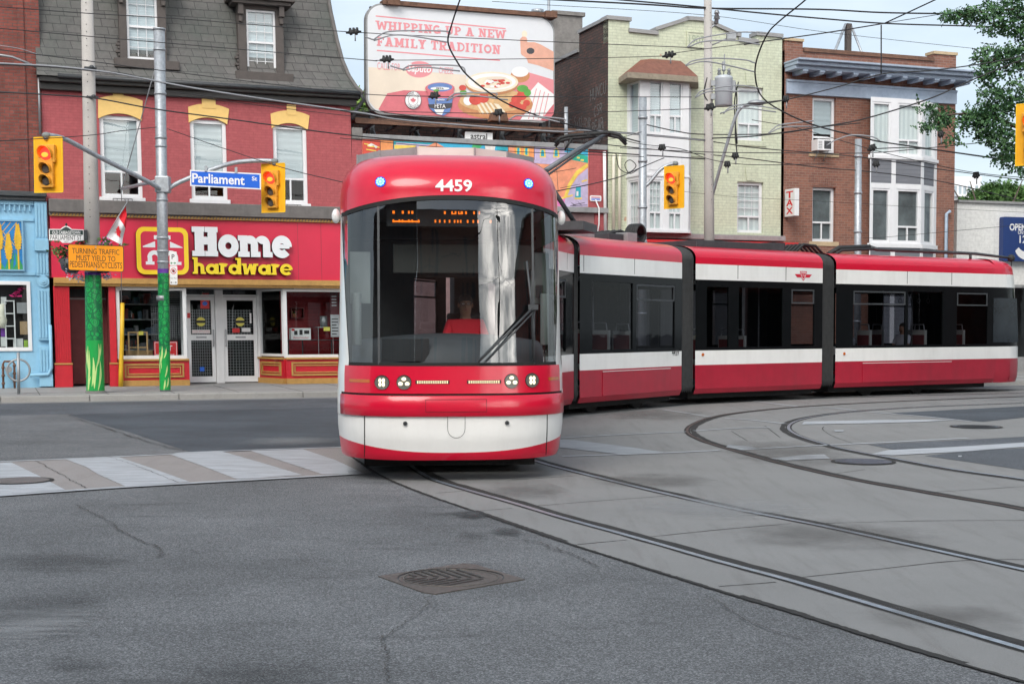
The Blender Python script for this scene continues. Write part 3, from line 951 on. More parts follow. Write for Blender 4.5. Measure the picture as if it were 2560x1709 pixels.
for q in (((2085, 1077), (2110, 1077), (2107, 1080), (2088, 1080)), ((2395, 1141), (2405, 1141), (2403, 1144), (2396, 1144))):
 sheet('paint_fleck', G(*q), 0.0165, PAINTW)
for nm, mm, qs in (('oil_stain', OIL, (((430, 1640), (900, 1640), (900, 1760), (380, 1760)), ((-60, 1390), (330, 1375), (380, 1420), (-60, 1440)), ((-40, 1470), (280, 1470), (260, 1560), (-40, 1580)), ((100, 1640), (320, 1640), (320, 1690), (100, 1690)), ((860, 1160), (990, 1160), (1010, 1205), (880, 1205)), ((1120, 1330), (1260, 1330), (1250, 1356), (1110, 1356)))),
  ('pale_scuff', SCUFF, (((-60, 1530), (300, 1500), (260, 1580), (-60, 1640)), ((600, 1090), (860, 1090), (880, 1116), (560, 1120)), ((1500, 1250), (2000, 1240), (2150, 1290), (1600, 1310)))),
  ('track_grime', GRIME, (((1400, 1180), (1700, 1180), (1900, 1230), (1500, 1230)), ((1700, 1290), (2300, 1290), (2560, 1400), (1900, 1390)), ((2050, 1500), (2560, 1500), (2560, 1600), (2200, 1600)), ((1420, 1020), (1800, 1020), (1760, 1060), (1440, 1060)), ((1150, 1200), (1350, 1200), (1500, 1260), (1250, 1260)), ((1700, 1100), (2000, 1090), (2300, 1180), (1900, 1190)))),
  ('tar_patch', PATCHM, (((1115, 1274), (1190, 1276), (1250, 1300), (1150, 1302)), ((1210, 1318), (1300, 1318), (1330, 1344), (1230, 1346))))):
 for i_, q in enumerate(qs):
  sheet(nm, G(*q), 0.0152 + .0006 * i_ + .004 * (mm is GRIME), mm)
# rails: running head and groove
RAIL_A = smooth_line(G((1011, 1155), (1075, 1196), (1150, 1221), (1280, 1258), (1400, 1294), (1607, 1351), (1800, 1406), (1988, 1457), (2240, 1532), (2560, 1626), (2900, 1726)), 5)
RAIL_B = smooth_line(G((1200, 1112), (1260, 1132), (1324, 1149), (1389, 1168), (1552, 1209), (1683, 1240), (1825, 1272), (2043, 1314), (2261, 1361), (2560, 1427), (2900, 1502)), 5)
RAIL_C = smooth_line(G((2900, 1356), (2560, 1276), (2342, 1238), (2120, 1198), (1974, 1165), (1890, 1143), (1779, 1111), (1736, 1094), (1718, 1080), (1724, 1067), (1748, 1054), (1786, 1042), (1844, 1032), (1947, 1021), (2030, 1015), (2130, 1009), (2300, 1001), (2560, 991)), 5)
RAIL_D = smooth_line(G((2900, 1252), (2560, 1199), (2388, 1175), (2235, 1147), (2101, 1121), (2016, 1097), (1982, 1082), (1971, 1069), (1984, 1056), (2020, 1045), (2085, 1035), (2170, 1027), (2311, 1018), (2560, 1008), (2800, 999)), 5)
def turn(pts):
 return smooth_line([Vector((x, y, 0)) for x, y in pts], 6)
RAIL_A2 = turn([(-1.36, 18.0), (-1.75, 20.5), (-1.75, 23.5), (-1.1, 26.6), (.2, 29.3), (2.2, 31.8), (5.0, 34.2), (9, 36.4), (16, 39.4), (30, 44.8)])
RAIL_B2 = turn([(-.1, 19.6), (-.3, 21.5), (-.25, 23.5), (.35, 26.0), (1.5, 28.4), (3.3, 30.6), (5.9, 32.8), (9.6, 34.9), (16.6, 37.9), (30.6, 43.3)])
for pts, side, hm, hw in ((RAIL_A, 1, RAILM, .058), (RAIL_B, 1, RAILM, .06), (RAIL_C, -1, RAILRUST, .04), (RAIL_D, 1, RAILM, .05), (RAIL_A2, -1, RAILM, .06), (RAIL_B2, 1, RAILM, .06)):
 mb = MB()
 ribbon(mb, pts, -.052, .052, 0.009, 1, .006)
 ribbon(mb, pts, side * (.045 + hw * .2), side * .145, 0.0092, 1, .012)
 ribbon(mb, pts, -hw / 2, hw / 2, 0.013, 0)
 struct(mb.build('rail', [hm, GROOVE], normals=False))
# slab joints, the broken slab edge and cracks in the tarmac
mb = MB()
def Z2(*pp):
 return G(*[(1280 + x / 1.835, 950 + y / 1.835) for x, y in pp])
def Z1(*pp):
 return G(*[(x / 1.835, 950 + y / 1.835) for x, y in pp])
for pts in (Z2((100, 580), (400, 556), (710, 533)), Z2((600, 725), (940, 690), (1280, 660)), Z2((1410, 660), (1900, 648), (2500, 645)), Z2((300, 757), (530, 735)), Z2((1310, 910), (1700, 868), (2080, 830), (2500, 826)),
   Z2((950, 950), (1210, 930)), Z2((0, 460), (300, 440)), Z2((1490, 430), (1620, 412)), Z2((1950, 515), (2400, 487)), Z2((1005, 235), (1080, 280)), Z2((1158, 210), (1232, 266)),
   Z2((1430, 215), (1425, 225), (1440, 240), (1480, 262), (1560, 290)), Z1((1985, 620), (2349, 590)), Z1((2000, 520), (2200, 505)), ):
 ribbon(mb, smooth_line(pts, 10), -.007, .007, 0.0082, 0, .004)
struct(mb.build('slab_joint', GROOVE, normals=False))
mb = MB()
for i_ in range(0, len(slab_left) - 1, 4):
 w_ = RND.choice((.02, .024, .03, .042, .055))
 ribbon(mb, smooth_line(slab_left[i_:i_ + 5], 5), -.012, w_, 0.0084, 0, .007)
struct(mb.build('slab_edge_gap', GROOVE, normals=False))
mb = MB()
for pts, w in ((Z1((345, 575), (420, 610), (510, 655), (545, 690), (640, 740), (715, 765), (738, 795), (730, 812)), .012), (Z1((620, 800), (650, 815), (735, 812), (800, 800), (905, 795), (1000, 795), (1100, 772), (1240, 774), (1380, 768)), .006),
   (Z1((870, 784), (905, 796)), .010), (Z1((1390, 832), (1420, 850), (1540, 872), (1700, 892)), .006), (Z1((1990, 992), (1950, 1005), (1965, 1030), (1935, 1060), (1880, 1100)), .006),
   (Z1((1870, 1105), (1800, 1160), (1752, 1190), (1756, 1220), (1783, 1262), (1774, 1310), (1780, 1390)), .008), (Z1((1450, 745), (1480, 752), (1600, 740), (1740, 733), (1870, 722)), .006),
   (Z1((2010, 700), (2080, 690), (2170, 715)), .006), (Z1((160, 372), (260, 425), (340, 470), (400, 500)), .011), (Z1((490, 352), (650, 405), (820, 475)), .008),
   (Z2((45, 738), (165, 760), (300, 815), (400, 862)), .012), (Z2((160, 760), (170, 775), (230, 790)), .010), (Z2((890, 990), (960, 1030), (1100, 1120), (1330, 1195)), .008),
   (Z1((305, 158), (390, 190), (520, 232), (700, 290), (850, 328)), .02), (Z1((310, 158), (700, 150), (1560, 138)), .018)):
 ribbon(mb, [p + Vector((RND.uniform(-1, 1), RND.uniform(-1, 1), 0)) * min(.02, w * 1.6) for p in smooth_line(pts, 12)], -w * .5, w * .4, 0.0148, 0, w * .35)
struct(mb.build('road_crack', CRACK, normals=False))
# sidewalk and kerb along the street front
_kp = gnd(400, 1000)
KERB_Y = (_kp - FAC.o).dot(FAC.n)
SWZ = 0.15
def fac_obj(mb, name, m, **k):
 return mb.build(name, m, loc=(FAC.o.x, FAC.o.y, 0), rotz=FAC_A, **k)
mb = MB()
mb.box(-45, 60, KERB_Y + .19, 9.0, -.29, SWZ)
struct(fac_obj(mb, 'sidewalk', WALK))
mb = MB()
kx = [FAC.px(x, 995)[0] for x in (-900, -400, 0, 197, 395, 672, 950, 1300, 1700, 2100, 2600)] + [60]
for a, b in zip(kx, kx[1:]):
 mb.box(a + .006, b - .006, KERB_Y, KERB_Y + .18, -.29, SWZ - .005)
struct(fac_obj(mb, 'kerb', KERB, bevel=.02))
mb = MB()
for i in range(-16, 34):
 mb.box(i * 1.5 + .3, i * 1.5 + .312, KERB_Y + .2, -.2, SWZ + .001, SWZ + .004)
mb.box(-20, 40, KERB_Y + 1.3, KERB_Y + 1.312, SWZ + .001, SWZ + .003)
struct(fac_obj(mb, 'sidewalk_joint', GROOVE))
mb = MB()
mb.box(-30, 40, KERB_Y - .42, KERB_Y - .004, -.2, .006)
struct(fac_obj(mb, 'gutter', concrete('gutter_concrete', (.21, .21, .21), False, 0)))
# iron covers
def grate():
 c = gnd(1125, 1449)
 A = [gnd(*p) for p in ((945, 1441), (1076, 1488), (1312, 1449), (1172, 1407))]
 c = sum((Vector(p) for p in A), Vector()) / 4
 t = thing('drain_grate', 'square iron drain frame with round herringbone slotted cover in foreground road', 'drain grate', (c.x, c.y, 0))
 L = [(p - c) for p in A]
 r = min(min(((L[i] + L[(i + 1) % 4]) / 2).length for i in range(4)) - .03, .42)
 mb = MB()
 n = 40
 ang = [atan2(L[0].y, L[0].x) + 2 * pi * i / n for i in range(n)]
 def sq(a):
  d = Vector((cos(a), sin(a)))
  best = 9
  for i in range(4):
   p, q = L[i], L[(i + 1) % 4]
   e = q - p
   den = d.x * e.y - d.y * e.x
   if abs(den) > 1e-9:
    tt = (p.x * e.y - p.y * e.x) / den
    ss = (p.x * d.y - p.y * d.x) / den
    if tt > 0 and -1e-6 <= ss <= 1 + 1e-6:
     best = min(best, tt)
  return d * best
 outer = [sq(a) for a in ang]
 inner = [Vector((cos(a), sin(a))) * r for a in ang]
 v = [(p.x, p.y, .007) for p in outer] + [(p.x, p.y, .007) for p in inner] + [(p.x, p.y, -.02) for p in outer]
 mb.add(v, [(i, (i + 1) % n, n + (i + 1) % n, n + i) for i in range(n)] + [(i, (i + 1) % n, 2 * n + (i + 1) % n, 2 * n + i) for i in range(n)])
 f = mb.build('frame', IRON, t, normals=False)
 mb = MB()
 ri = r - .012
 mb.add([(cos(a) * ri, sin(a) * ri, .004) for a in ang], [tuple(range(n))], 0)
 mb.tube([(cos(a) * (ri - .03), sin(a) * (ri - .03), .005) for a in ang] + [(cos(ang[0]) * (ri - .03), sin(ang[0]) * (ri - .03), .005)], .006, 5, 0, False)
 # slots in a chevron
 ax = (L[2] - L[0]).to_2d().normalized()
 ay = Vector((-ax.y, ax.x))
 for k in range(-5, 6):
  o = k * .078
  for sgn in (1, -1):
   d = (ay * sgn * .8 - ax * .6).normalized()
   s0 = ax * o + d * .02
   m = 0.02
   while (s0 + d * m).length < ri - .035 and m < .95:
    m += .01
   if s0.length > ri - .08 or m < .05:
    continue
   e = s0 + d * m
   nn = Vector((-d.y, d.x)) * .013
   mb.add([(s0.x + nn.x, s0.y + nn.y, .0095), (e.x + nn.x, e.y + nn.y, .0095), (e.x - nn.x, e.y - nn.y, .0095), (s0.x - nn.x, s0.y - nn.y, .0095)], [(0, 1, 2, 3)], 1)
 mb.build('slotted_cover', [IRON, CRACK], t, normals=False)
grate()
def cover(px, py, rpx, label, m, rings=False):
 c = gnd(px, py)
 r = rpx * c.y / FOC
 t = thing('manhole_cover', label, 'manhole cover', (c.x, c.y, 0))
 n = 36
 mb = MB()
 mb.add([(cos(2 * pi * i / n) * r, sin(2 * pi * i / n) * r, .017) for i in range(n)] + [(cos(2 * pi * i / n) * (r - .05), sin(2 * pi * i / n) * (r - .05), .018) for i in range(n)],
  [(i, (i + 1) % n, n + (i + 1) % n, n + i) for i in range(n)])
 mb.build('rim', GROOVE, t, normals=False)
 mb = MB()
 mb.add([(cos(2 * pi * i / n) * (r - .05), sin(2 * pi * i / n) * (r - .05), .020) for i in range(n)], [tuple(range(n))])
 if rings:
  for k in range(1, 8):
   rr = (r - .08) * k / 8
   mb.add([(cos(2 * pi * i / n) * rr, sin(2 * pi * i / n) * rr, .022) for i in range(n)] + [(cos(2 * pi * i / n) * (rr - .025), sin(2 * pi * i / n) * (rr - .025), .022) for i in range(n)],
    [(i, (i + 1) % n, n + (i + 1) % n, n + i) for i in range(n)], 1)
 mb.build('lid', [m, GROOVE], t, normals=False)
cover(2158, 1156, 80, 'plain round iron manhole cover between the two empty curved tracks', mat('bluish_iron', (.085, .09, .115), .5, .5, var=.2))
cover(2440, 1068, 64, 'ring patterned round manhole cover by the dark asphalt at far right', mat('dark_iron', (.05, .06, .075), .5, .5, var=.2), True)
cover(48, 1204, 84, 'worn brownish manhole cover set in the striped crosswalk at left edge', mat('brown_iron', (.15, .135, .13), .6, .3, var=.2))
# ---------------------------------------------------------------- street front: shared builders
class Front:
 """a building on the street front: root empty, local plane, slight lean of an old wall"""
 def __init__(s, px, py, y=0.0, lean=0.0):
  x, z = FAC.px(px, py, y)
  s.P = FAC.sub(x, 0)
  s.lean = lean
  s.loc = (s.P.o.x, s.P.o.y, 0)
  s.xf = (lambda x, y, z: (x - lean * (z - 1.5), y, z)) if lean else None
 def px(s, px, py, y=0.0):
  x, z = s.P.px(px, py, y)
  return (x + s.lean * (z - 1.5), z)
 def X(s, px, py, y=0.0): return s.px(px, py, y)[0]
 def Z(s, px, py, y=0.0): return s.px(px, py, y)[1]
 def B(s, x0, y0, x1, y1, y=0.0):
  my, mx = (y0 + y1) / 2, (x0 + x1) / 2
  return (s.X(x0, my, y), s.X(x1, my, y), s.Z(mx, y1, y), s.Z(mx, y0, y))
 def mb(s): return MB(s.xf)
 def root(s, name, label, cat, group=None):
  return thing(name, label, cat, s.loc, FAC_A, group)
def face_xf(p, q):
 """wall coordinates (s, depth, z) on the plan line p->q of the local frame"""
 p, q = Vector(p), Vector(q)
 d = (q - p).normalized()
 n = Vector((-d.y, d.x))
 return (lambda s, y, z: (p.x + d.x * s + n.x * y, p.y + d.y * s + n.y * y, z)), (q - p).length
def sash(parent, x0, x1, z0, z1, xf=None, y=0.0, fw=.08, rail=None, lower=0, grid=None, blind=None, blind_to=0.0, sill=None, fm=None, glassm=None, room=False, name='window', sillm=None, side=None):
 fm = fm or TRIMWHITE
 mb = MB(xf)
 ya, yb = y + .05, y + .13
 mb.ring(x0, x1, z0, z1, fw, ya, yb)
 zr = None
 if rail is not None:
  zr = lerp(z0 + fw, z1 - fw, rail)
  mb.box(x0 + fw, x1 - fw, ya + .01, yb - .01, zr - .028, zr + .028)
  for k in range(lower):
   xm = lerp(x0 + fw, x1 - fw, (k + 1) / (lower + 1))
   mb.box(xm - .022, xm + .022, ya + .012, yb - .02, z0 + fw, zr - .028)
 o = mb.build(name, fm, parent)
 if grid:
  g = MB(xf)
  for (za, zb) in ([(z0 + fw, zr - .028), (zr + .028, z1 - fw)] if (zr and grid[2]) else [((zr + .028) if zr else z0 + fw, z1 - fw)]):
   for k in range(1, grid[0]):
    xm = lerp(x0 + fw, x1 - fw, k / grid[0])
    g.box(xm - .008, xm + .008, ya + .03, ya + .044, za, zb)
   for k in range(1, grid[1]):
    zm = lerp(za, zb, k / grid[1])
    g.box(x0 + fw, x1 - fw, ya + .031, ya + .043, zm - .008, zm + .008)
  g.build('glazing_bar', fm, o)
 p = MB(xf)
 p.quad((x0 + fw * .6, ya + .05, z0 + fw * .6), (x1 - fw * .6, ya + .05, z0 + fw * .6), (x1 - fw * .6, ya + .05, z1 - fw * .6), (x0 + fw * .6, ya + .05, z1 - fw * .6))
 p.build('pane', glassm or PANE, o, normals=False)
 if blind is not None:
  b = MB(xf)
  zb = lerp(z0, z1, blind_to)
  b.quad((x0 + .02, ya + .085, zb), (x1 - .02, ya + .085, zb), (x1 - .02, ya + .085, z1), (x0 + .02, ya + .085, z1))
  b.build('blind', blind, o, normals=False)
 if sill:
  s = MB(xf)
  s.box(x0 - sill[0], x1 + sill[0], y - sill[2], y + .12, z0 - sill[1], z0)
  s.build('sill', sillm or TRIMWHITE, o, bevel=.012)
 return o
# ---------------------------------------------------------------- hardware store
HH = Front(125, 967, 0, .017)
hh = HH.root('hardware_store', 'red painted brick shop with grey slate mansard roof and yellow window lintels', 'building')
xl, xr = HH.X(127, 700), HH.X(877, 300)
zb = SWZ
z_band0, z_band1 = HH.Z(140, 534), HH.Z(140, 499)
z_eave = HH.Z(400, 222)
z_sign0, z_sign1 = HH.Z(140, 694), HH.Z(140, 543)
z_gold0 = HH.Z(140, 714)
XL = HH.X(105, 300)
wins = [HH.B(251, 290, 354, 494), HH.B(477, 300, 567, 499), HH.B(684, 314, 768, 509)]
mb = HH.mb()
mb.wall(XL, xr, z_sign0, z_eave, wins, 0.0, .17)
mb.box(XL - .02, XL + .0, 0.0, 8.0, zb, z_eave)
mb.quad((xr, 0, zb), (xr, 8, zb), (xr, 8, z_eave), (xr, 0, z_eave))
mb.quad((XL, 8, zb), (xr, 8, zb), (xr, 8, z_eave), (XL, 8, z_eave))
mb.build('wall', HH_WALL, hh, normals=False)
fl = HH.mb()
fl.box(XL + .01, xr - .01, .25, 7.9, z_sign1 - .25, z_sign1 - .10)
fl.box(XL + .03, xr - .03, 6.0, 6.1, zb, z_sign1 - .26)
fl.build('shop_interior', ROOMDARK, hh)
# lintels and windows
lint = [(245, 238, 356, 281, 282, 308, 226), (470, 259, 572, 291, 504, 538, 247), (676, 276, 773, 308, 716, 739, 262)]
for w, (lx0, ly0, lx1, ly1, kx0, kx1, ky) in zip(wins, lint):
 a, b, c, d = w
 o = sash(hh, a, b, c, d, HH.xf, 0, .10, .30, 1, None, BLIND, .30 if w is not wins[1] else .22, (.06, .17, .10), TRIMWHITE)
 x0, x1 = HH.X(lx0, ly0), HH.X(lx1, ly0)
 zt, zm = HH.Z(lx0, ly0 + 9), HH.Z((lx0 + lx1) / 2, ly0 + 1)
 k0, k1 = HH.X(kx0, ky), HH.X(kx1, ky)
 zk = HH.Z(kx0, ky)
 cx = (x0 + x1) / 2
 up = [(lerp(x1, x0, i / 12), zt + (zm - zt) * (1 - (2 * i / 12 - 1) ** 2)) for i in range(13)]
 zc0, zc1 = d - .10, d + .06
 lo = [(lerp(a - .03, b + .03, i / 12), zc0 + (zc1 - zc0) * (1 - (2 * i / 12 - 1) ** 2)) for i in range(13)]
 m = HH.mb()
 m.prism(lo + up, -.035, .12)
 m.prism([(k0, zm - .12), (k1, zm - .12), (k1, zk), (k0, zk)], -.05, .1)
 m.build('lintel', YELLOWLINTEL, o)
for kx in (wins[0], wins[2]):
 m = HH.mb()
 cx, zc = (kx[0] + kx[1]) / 2, kx[2] - .085
 for seg in (((cx - .35, zc), (cx + .35, zc)), ):
  m.box(cx - .24, cx + .24, -.112, -.104, zc - .055, zc - .045)
  m.box(cx - .24, cx + .24, -.112, -.104, zc + .045, zc + .055)
  for xx in (-.24, -.14, .14, .24):
   m.box(cx + xx - .006, cx + xx + .006, -.112, -.104, zc - .045, zc + .045)
 m.build('window_box_bracket', DKGREY, hh)
# eaves and gutter
m = HH.mb()
m.box(XL - .05, xr + .22, -.30, .1, z_eave - .02, z_eave + .14)
m.box(XL - .05, xr + .14, -.16, .0, z_eave - .20, z_eave - .02)
m.build('eaves', EAVES, hh, bevel=.02)
m = HH.mb()
m.tube([(XL + .4, -.36, z_eave + .13), (xr + .2, -.36, z_eave + .12)], .06, 8)
m.tube([(xr + .2, -.36, z_eave + .12), (xr + .3, -.3, z_eave - .05), (xr + .12, -.15, z_eave - .3), (xr + .02, -.08, z_eave - .55)], .05, 8)
m.build('gutter_pipe', DKGREY, hh)
# mansard
prof = [(-.38, .12), (-.24, .30), (-.08, .62), (.06, 1.05), (.17, 1.6), (.30, 2.4), (.52, 4.2)]
xe = xr + .26
m = HH.mb()
rows = [(XL - .10, y, z_eave + z, xe - (y + .38) * 1.0) for y, z in prof]
v = []
for x0, y, z, x1 in rows:
 v += [(x0, y, z), (x1, y, z)]
m.add(v, [(2 * i, 2 * i + 1, 2 * i + 3, 2 * i + 2) for i in range(len(rows) - 1)], 0, False)
v = []
for x0, y, z, x1 in rows:
 v += [(x1, y, z), (x1, 8.0, z)]
m.add(v, [(2 * i, 2 * i + 1, 2 * i + 3, 2 * i + 2) for i in range(len(rows) - 1)])
t = rows[-1]
m.quad((t[0], t[1], t[2]), (t[3], t[1], t[2]), (t[3], 8, t[2]), (t[0], 8, t[2]))
m.quad((t[0], 8, z_eave), (xe, 8, z_eave), (t[3], 8, t[2]), (t[0], 8, t[2]))
v = []
for x0, y, z, x1 in rows:
 v += [(x0, y, z), (x0, 8.0, z)]
m.add(v, [(2 * i, 2 * i + 1, 2 * i + 3, 2 * i + 2) for i in range(len(rows) - 1)])
roof = m.build('roof', SHINGLE, hh, normals=True)
m = HH.mb()
m.tube([(r[3] - .01, r[1] - .01, r[2]) for r in rows], .055, 6)
m.build('hip_flashing', HH_GREY, hh)
# dormers
def dormer(bx0, bx1, wx0, wx1, wy0, wy1, base0, base1, by0, by1, top):
 yf = -.12
 a, b = HH.X(wx0, 100, yf), HH.X(wx1, 100, yf)
 c, d = HH.Z((wx0 + wx1) / 2, wy1, yf), HH.Z((wx0 + wx1) / 2, wy0, yf)
 s0, s1 = HH.X(bx0, 100, yf), HH.X(bx1, 100, yf)
 m = HH.mb()
 zt = d + .10
 m.wall(s0, s1, c - .02, zt, [(a, b, c, d)], yf, .12)
 for xx in (s0, s1):
  m.quad((xx, yf, c - .4), (xx, 1.2, c - .4), (xx, 1.2, zt), (xx, yf, zt))
 m.box(HH.X(base0, by0, yf), HH.X(base1, by0, yf), yf - .10, .5, c - .25, c - .02)
 # moulded head with scroll brackets
 m.box(s0 - .18, s1 + .18, yf - .22, .9, zt, zt + .10)
 m.box(s0 - .28, s1 + .28, yf - .32, .9, zt + .10, zt + .18)
 m.prism([(s0 - .28, zt + .18), (s1 + .28, zt + .18), ((s0 + s1) / 2 + .15, zt + .52), ((s0 + s1) / 2 - .15, zt + .52)], yf - .26, .9)
 for xx in (s0 + .06, s1 - .06):
  m.box(xx - .07, xx + .07, yf - .16, yf, zt - .28, zt)
  m.box(xx - .05, xx + .05, yf - .10, yf, zt - .46, zt - .28)
 for k in range(5):
  m.box(s0 - .05 - .05 * (k % 2), s0, yf - .02, yf + .08, c + .04 + k * .09, c + .11 + k * .09)
 o = m.build('dormer', DORMERBROWN, hh, bevel=.012)
 sash(o, a, b, c, d, HH.xf, yf + .02, .06, .48, 0, (3, 3, True), CURTAIN if False else BLINDSKY, 0.0)  # pale blue blind stands in for sky reflected in the glass
dormer(299, 416, 318, 395, -22, 148, 285, 448, 150, 172, 0)
dormer(596, 709, 617, 690, 25, 180, 588, 732, 176, 197, 0)
# cornice band above the sign
m = HH.mb()
m.box(xl, xr, -.30, .0, z_band0 + .02, z_band1)
m.box(xl, xr, -.22, .0, z_band0 - .06, z_band0 + .02)
m.build('cornice', HH_GREY, hh, bevel=.02)
# the sign over the shopfront
sg = HH.root('store_sign', 'long red shop sign with white and yellow slab letters and house emblem', 'sign')
m = HH.mb()
m.box(xl + .02, xr - .02, -.14, -.002, z_sign0, z_sign1 + .02)
m.build('sign_board', HH_BOARD, sg)
m = HH.mb()
for px_ in (445, 745, 803):
 xx = HH.X(px_, 620, -.14)
 m.box(xx - .004, xx + .004, -.1425, -.14, z_sign0 + .01, z_sign1)
m.build('board_seam', HH_DKRED, sg)
m = HH.mb()
m.box(xl + .02, xr - .02, -.21, -.002, z_sign1 + .021, z_sign1 + .10)
for i in range(int((xr - xl) / .085)):
 xx = xl + .06 + i * .085
 m.add([(xx, -.225, z_sign1 + .03), (xx + .055, -.225, z_sign1 + .03), (xx + .085, -.225, z_sign1 + .09), (xx + .03, -.225, z_sign1 + .09)], [(0, 1, 2, 3)], 0)
m.build('rope_moulding', GOLD, sg)
yl = -.30
def HB(x0, y0, x1, y1, y=yl):
 return HH.B(x0, y0, x1, y1, y)
a, b, c, d = HB(341, 568, 471, 686)
m = HH.mb()
m.prism(rrect(a, b, c, d, .20), yl, -.14, 1, 0)
w = .115
m.prism(rrect(a + w, b - w, c + w, d - w, .12), yl - .006, yl + .01, 2)
ex, ez = (a + b) / 2, (c + d) / 2
sc = (b - a) / 3.45 * 1.0
E = lambda x, z: (ex + (x - 1058) / 100 * sc, ez + (462 - z) / 100 * sc)
for i, P_ in enumerate(([(928, 432), (1010, 398), (1010, 440), (928, 440)], [(1192, 436), (1108, 398), (1108, 440), (1192, 440)],
      [(1003, 358), (1050, 358), (1050, 440), (1026, 440), (1026, 385), (1003, 385)], [(1113, 358), (1066, 358), (1066, 440), (1090, 440), (1090, 385), (1113, 385)],
      [(1026, 440), (1050, 440), (1050, 556), (1026, 556)], [(1066, 440), (1090, 440), (1090, 556), (1066, 556)],
      [(945, 535), (1002, 535), (1002, 556), (945, 556)], [(1114, 535), (1181, 535), (1181, 556), (1114, 556)],
      [(958, 505), (988, 505), (988, 545), (958, 545)], [(1128, 505), (1160, 505), (1160, 545), (1128, 545)])):
 m.flat([E(*p) for p in P_], yl - .008 - .0004 * i, 3)
for sgn, cx in ((1, 1004), (-1, 1112)):
 A = arc(0, 0, 48, 19, 0, 180, 12)
 m.flat([E(cx + x, 507 - z) for x, z in A], yl - .0128, 3)
m.build('emblem', [LETTERSIDE, EMBLEMYEL, HH_BOARD, LETTERWHITE], sg)
for nm, body, box, mm, t, xh in (('white_lettering', 'Home', (478, 569, 729, 642), LETTERWHITE, .40, None), ('yellow_lettering', 'hardware', (481, 645, 731, 686), LETTERYEL, .30, None)):
 a, b, c, d = HB(*box)
 xh_ = (d - c) / (1.36 if body == 'Home' else 1.5)
 m = HH.mb()
 sign_word(m, body, a, b, c, xh_, yl - .02 * (body == 'hardware'), -.142, t, 1, 0)
 m.build(nm, [LETTERSIDE, mm], sg, normals=False)
m = HH.mb()
m.box(xl + .06, xr - .0, -.24, -.002, z_gold0 + .06, z_sign0 - .001)
m.box(xl + .06, xr - .0, -.18, -.002, z_gold0 - .01, z_gold0 + .06)
for i in range(int((xr - xl) / .075)):
 xx = xl + .09 + i * .075
 m.box(xx, xx + .04, -.20, -.18, z_gold0 + .0, z_gold0 + .055)
m.build('shopfront_cornice', GOLD, hh)
# shopfront below
zt = z_gold0 - .011
def pil(x0, x1, y0=-.12, flutes=0, cap=True):
 m = HH.mb()
 m.box(x0, x1, y0, .05, zb + .62, zt, 0)
 m.box(x0 - .03, x1 + .02, y0 - .03, .05, zb, zb + .58, 0)
 for k in range(flutes):
  xx = lerp(x0, x1, (k + .5) / flutes)
  m.box(xx - .018, xx + .018, y0 - .014, y0, zb + .66, zt - .05, 0)
 m.box(x0 - .03, x1 + .03, y0 - .05, .05, zb + .58, zb + .62, 1)
 m.build('pilaster', [HH_RED, GOLD], hh, bevel=.008)
pil(HH.X(136, 830), HH.X(176, 830), flutes=7)
pil(HH.X(274, 830), HH.X(291, 830), -.06)
x0, x1 = HH.X(176, 830), HH.X(274, 830)
m = HH.mb()
m.box(x0, x1, .72, .78, zb + .05, zt - .02, 0)
for k, (za, zc) in enumerate(((.12, .75), (.85, 1.12), (1.2, 2.2))):
 m.ring(x0 + .08, x1 - .08, zb + za, zb + zc, .05, .70, .72, 0)
m.box(x0, x1, .70, .72, zb + 2.27, zb + 2.31, 1)
m.box(x1 - .01, x1, -.05, .72, zb, zt, 0)
m.box(x0, x0 + .01, .04, .72, zb, zt, 0)
m.build('side_door', [HH_DKRED, GREYPAINT], hh)
m = HH.mb()
m.rect(x0 + .05, x1 - .05, zb + 2.33, zt - .06, .712)
m.build('transom_pane', CABDARK, hh, normals=False)
# left display window
def display(a, b, c, d, xf, L, sillz, deep=.09):
 o = MB(xf).ring(a, b, c, d, deep, -.02, .07).build('display_window', WHITEP, hh, bevel=.008)
 MB(xf).quad((a + .05, .025, c + .05), (b - .05, .025, c + .05), (b - .05, .025, d - .05), (a + .05, .025, d - .05)).build('pane', SHOPGLASS, o, normals=False)
 return o
def stall(a, b, z1, xf, out=.08, inset=.14):
 m = MB(xf)
 m.box(a, b, -out + .02, .1, zb + .15, z1 - .05, 0)
 m.box(a - .0, b + .0, -out - .02, .1, zb, zb + .15, 1)
 m.box(a, b, -out - .03, .1, z1 - .05, z1, 1)
 za, zc = zb + .22, z1 - .12
 m.ring(a + inset, b - inset, za, zc, .05, -out - .01, -out + .02, 1)
 m.ring(a + inset + .08, b - inset - .08, za + .08, zc - .08, .03, -out + .0, -out + .02, 1)
 m.build('stall_riser', [HH_RED, GOLD], hh, bevel=.006)
LA, LB = HH.X(291, 800), HH.X(466, 800)
zs = HH.Z(380, 897)
display(LA, LB, zs, zt, HH.xf, 0, zs)
stall(LA + .02, HH.X(473, 920), zs - .001, HH.xf)
RA = HH.X(709, 800); RB = xr - .02
DB = 1.25
DRX = HH.X(647, 800, DB); DLX = HH.X(466, 830, DB) - .02
display(RA, RB, HH.Z(780, 894), zt, HH.xf, 0, 0)
stall(RA + .03, RB, HH.Z(780, 893), HH.xf)
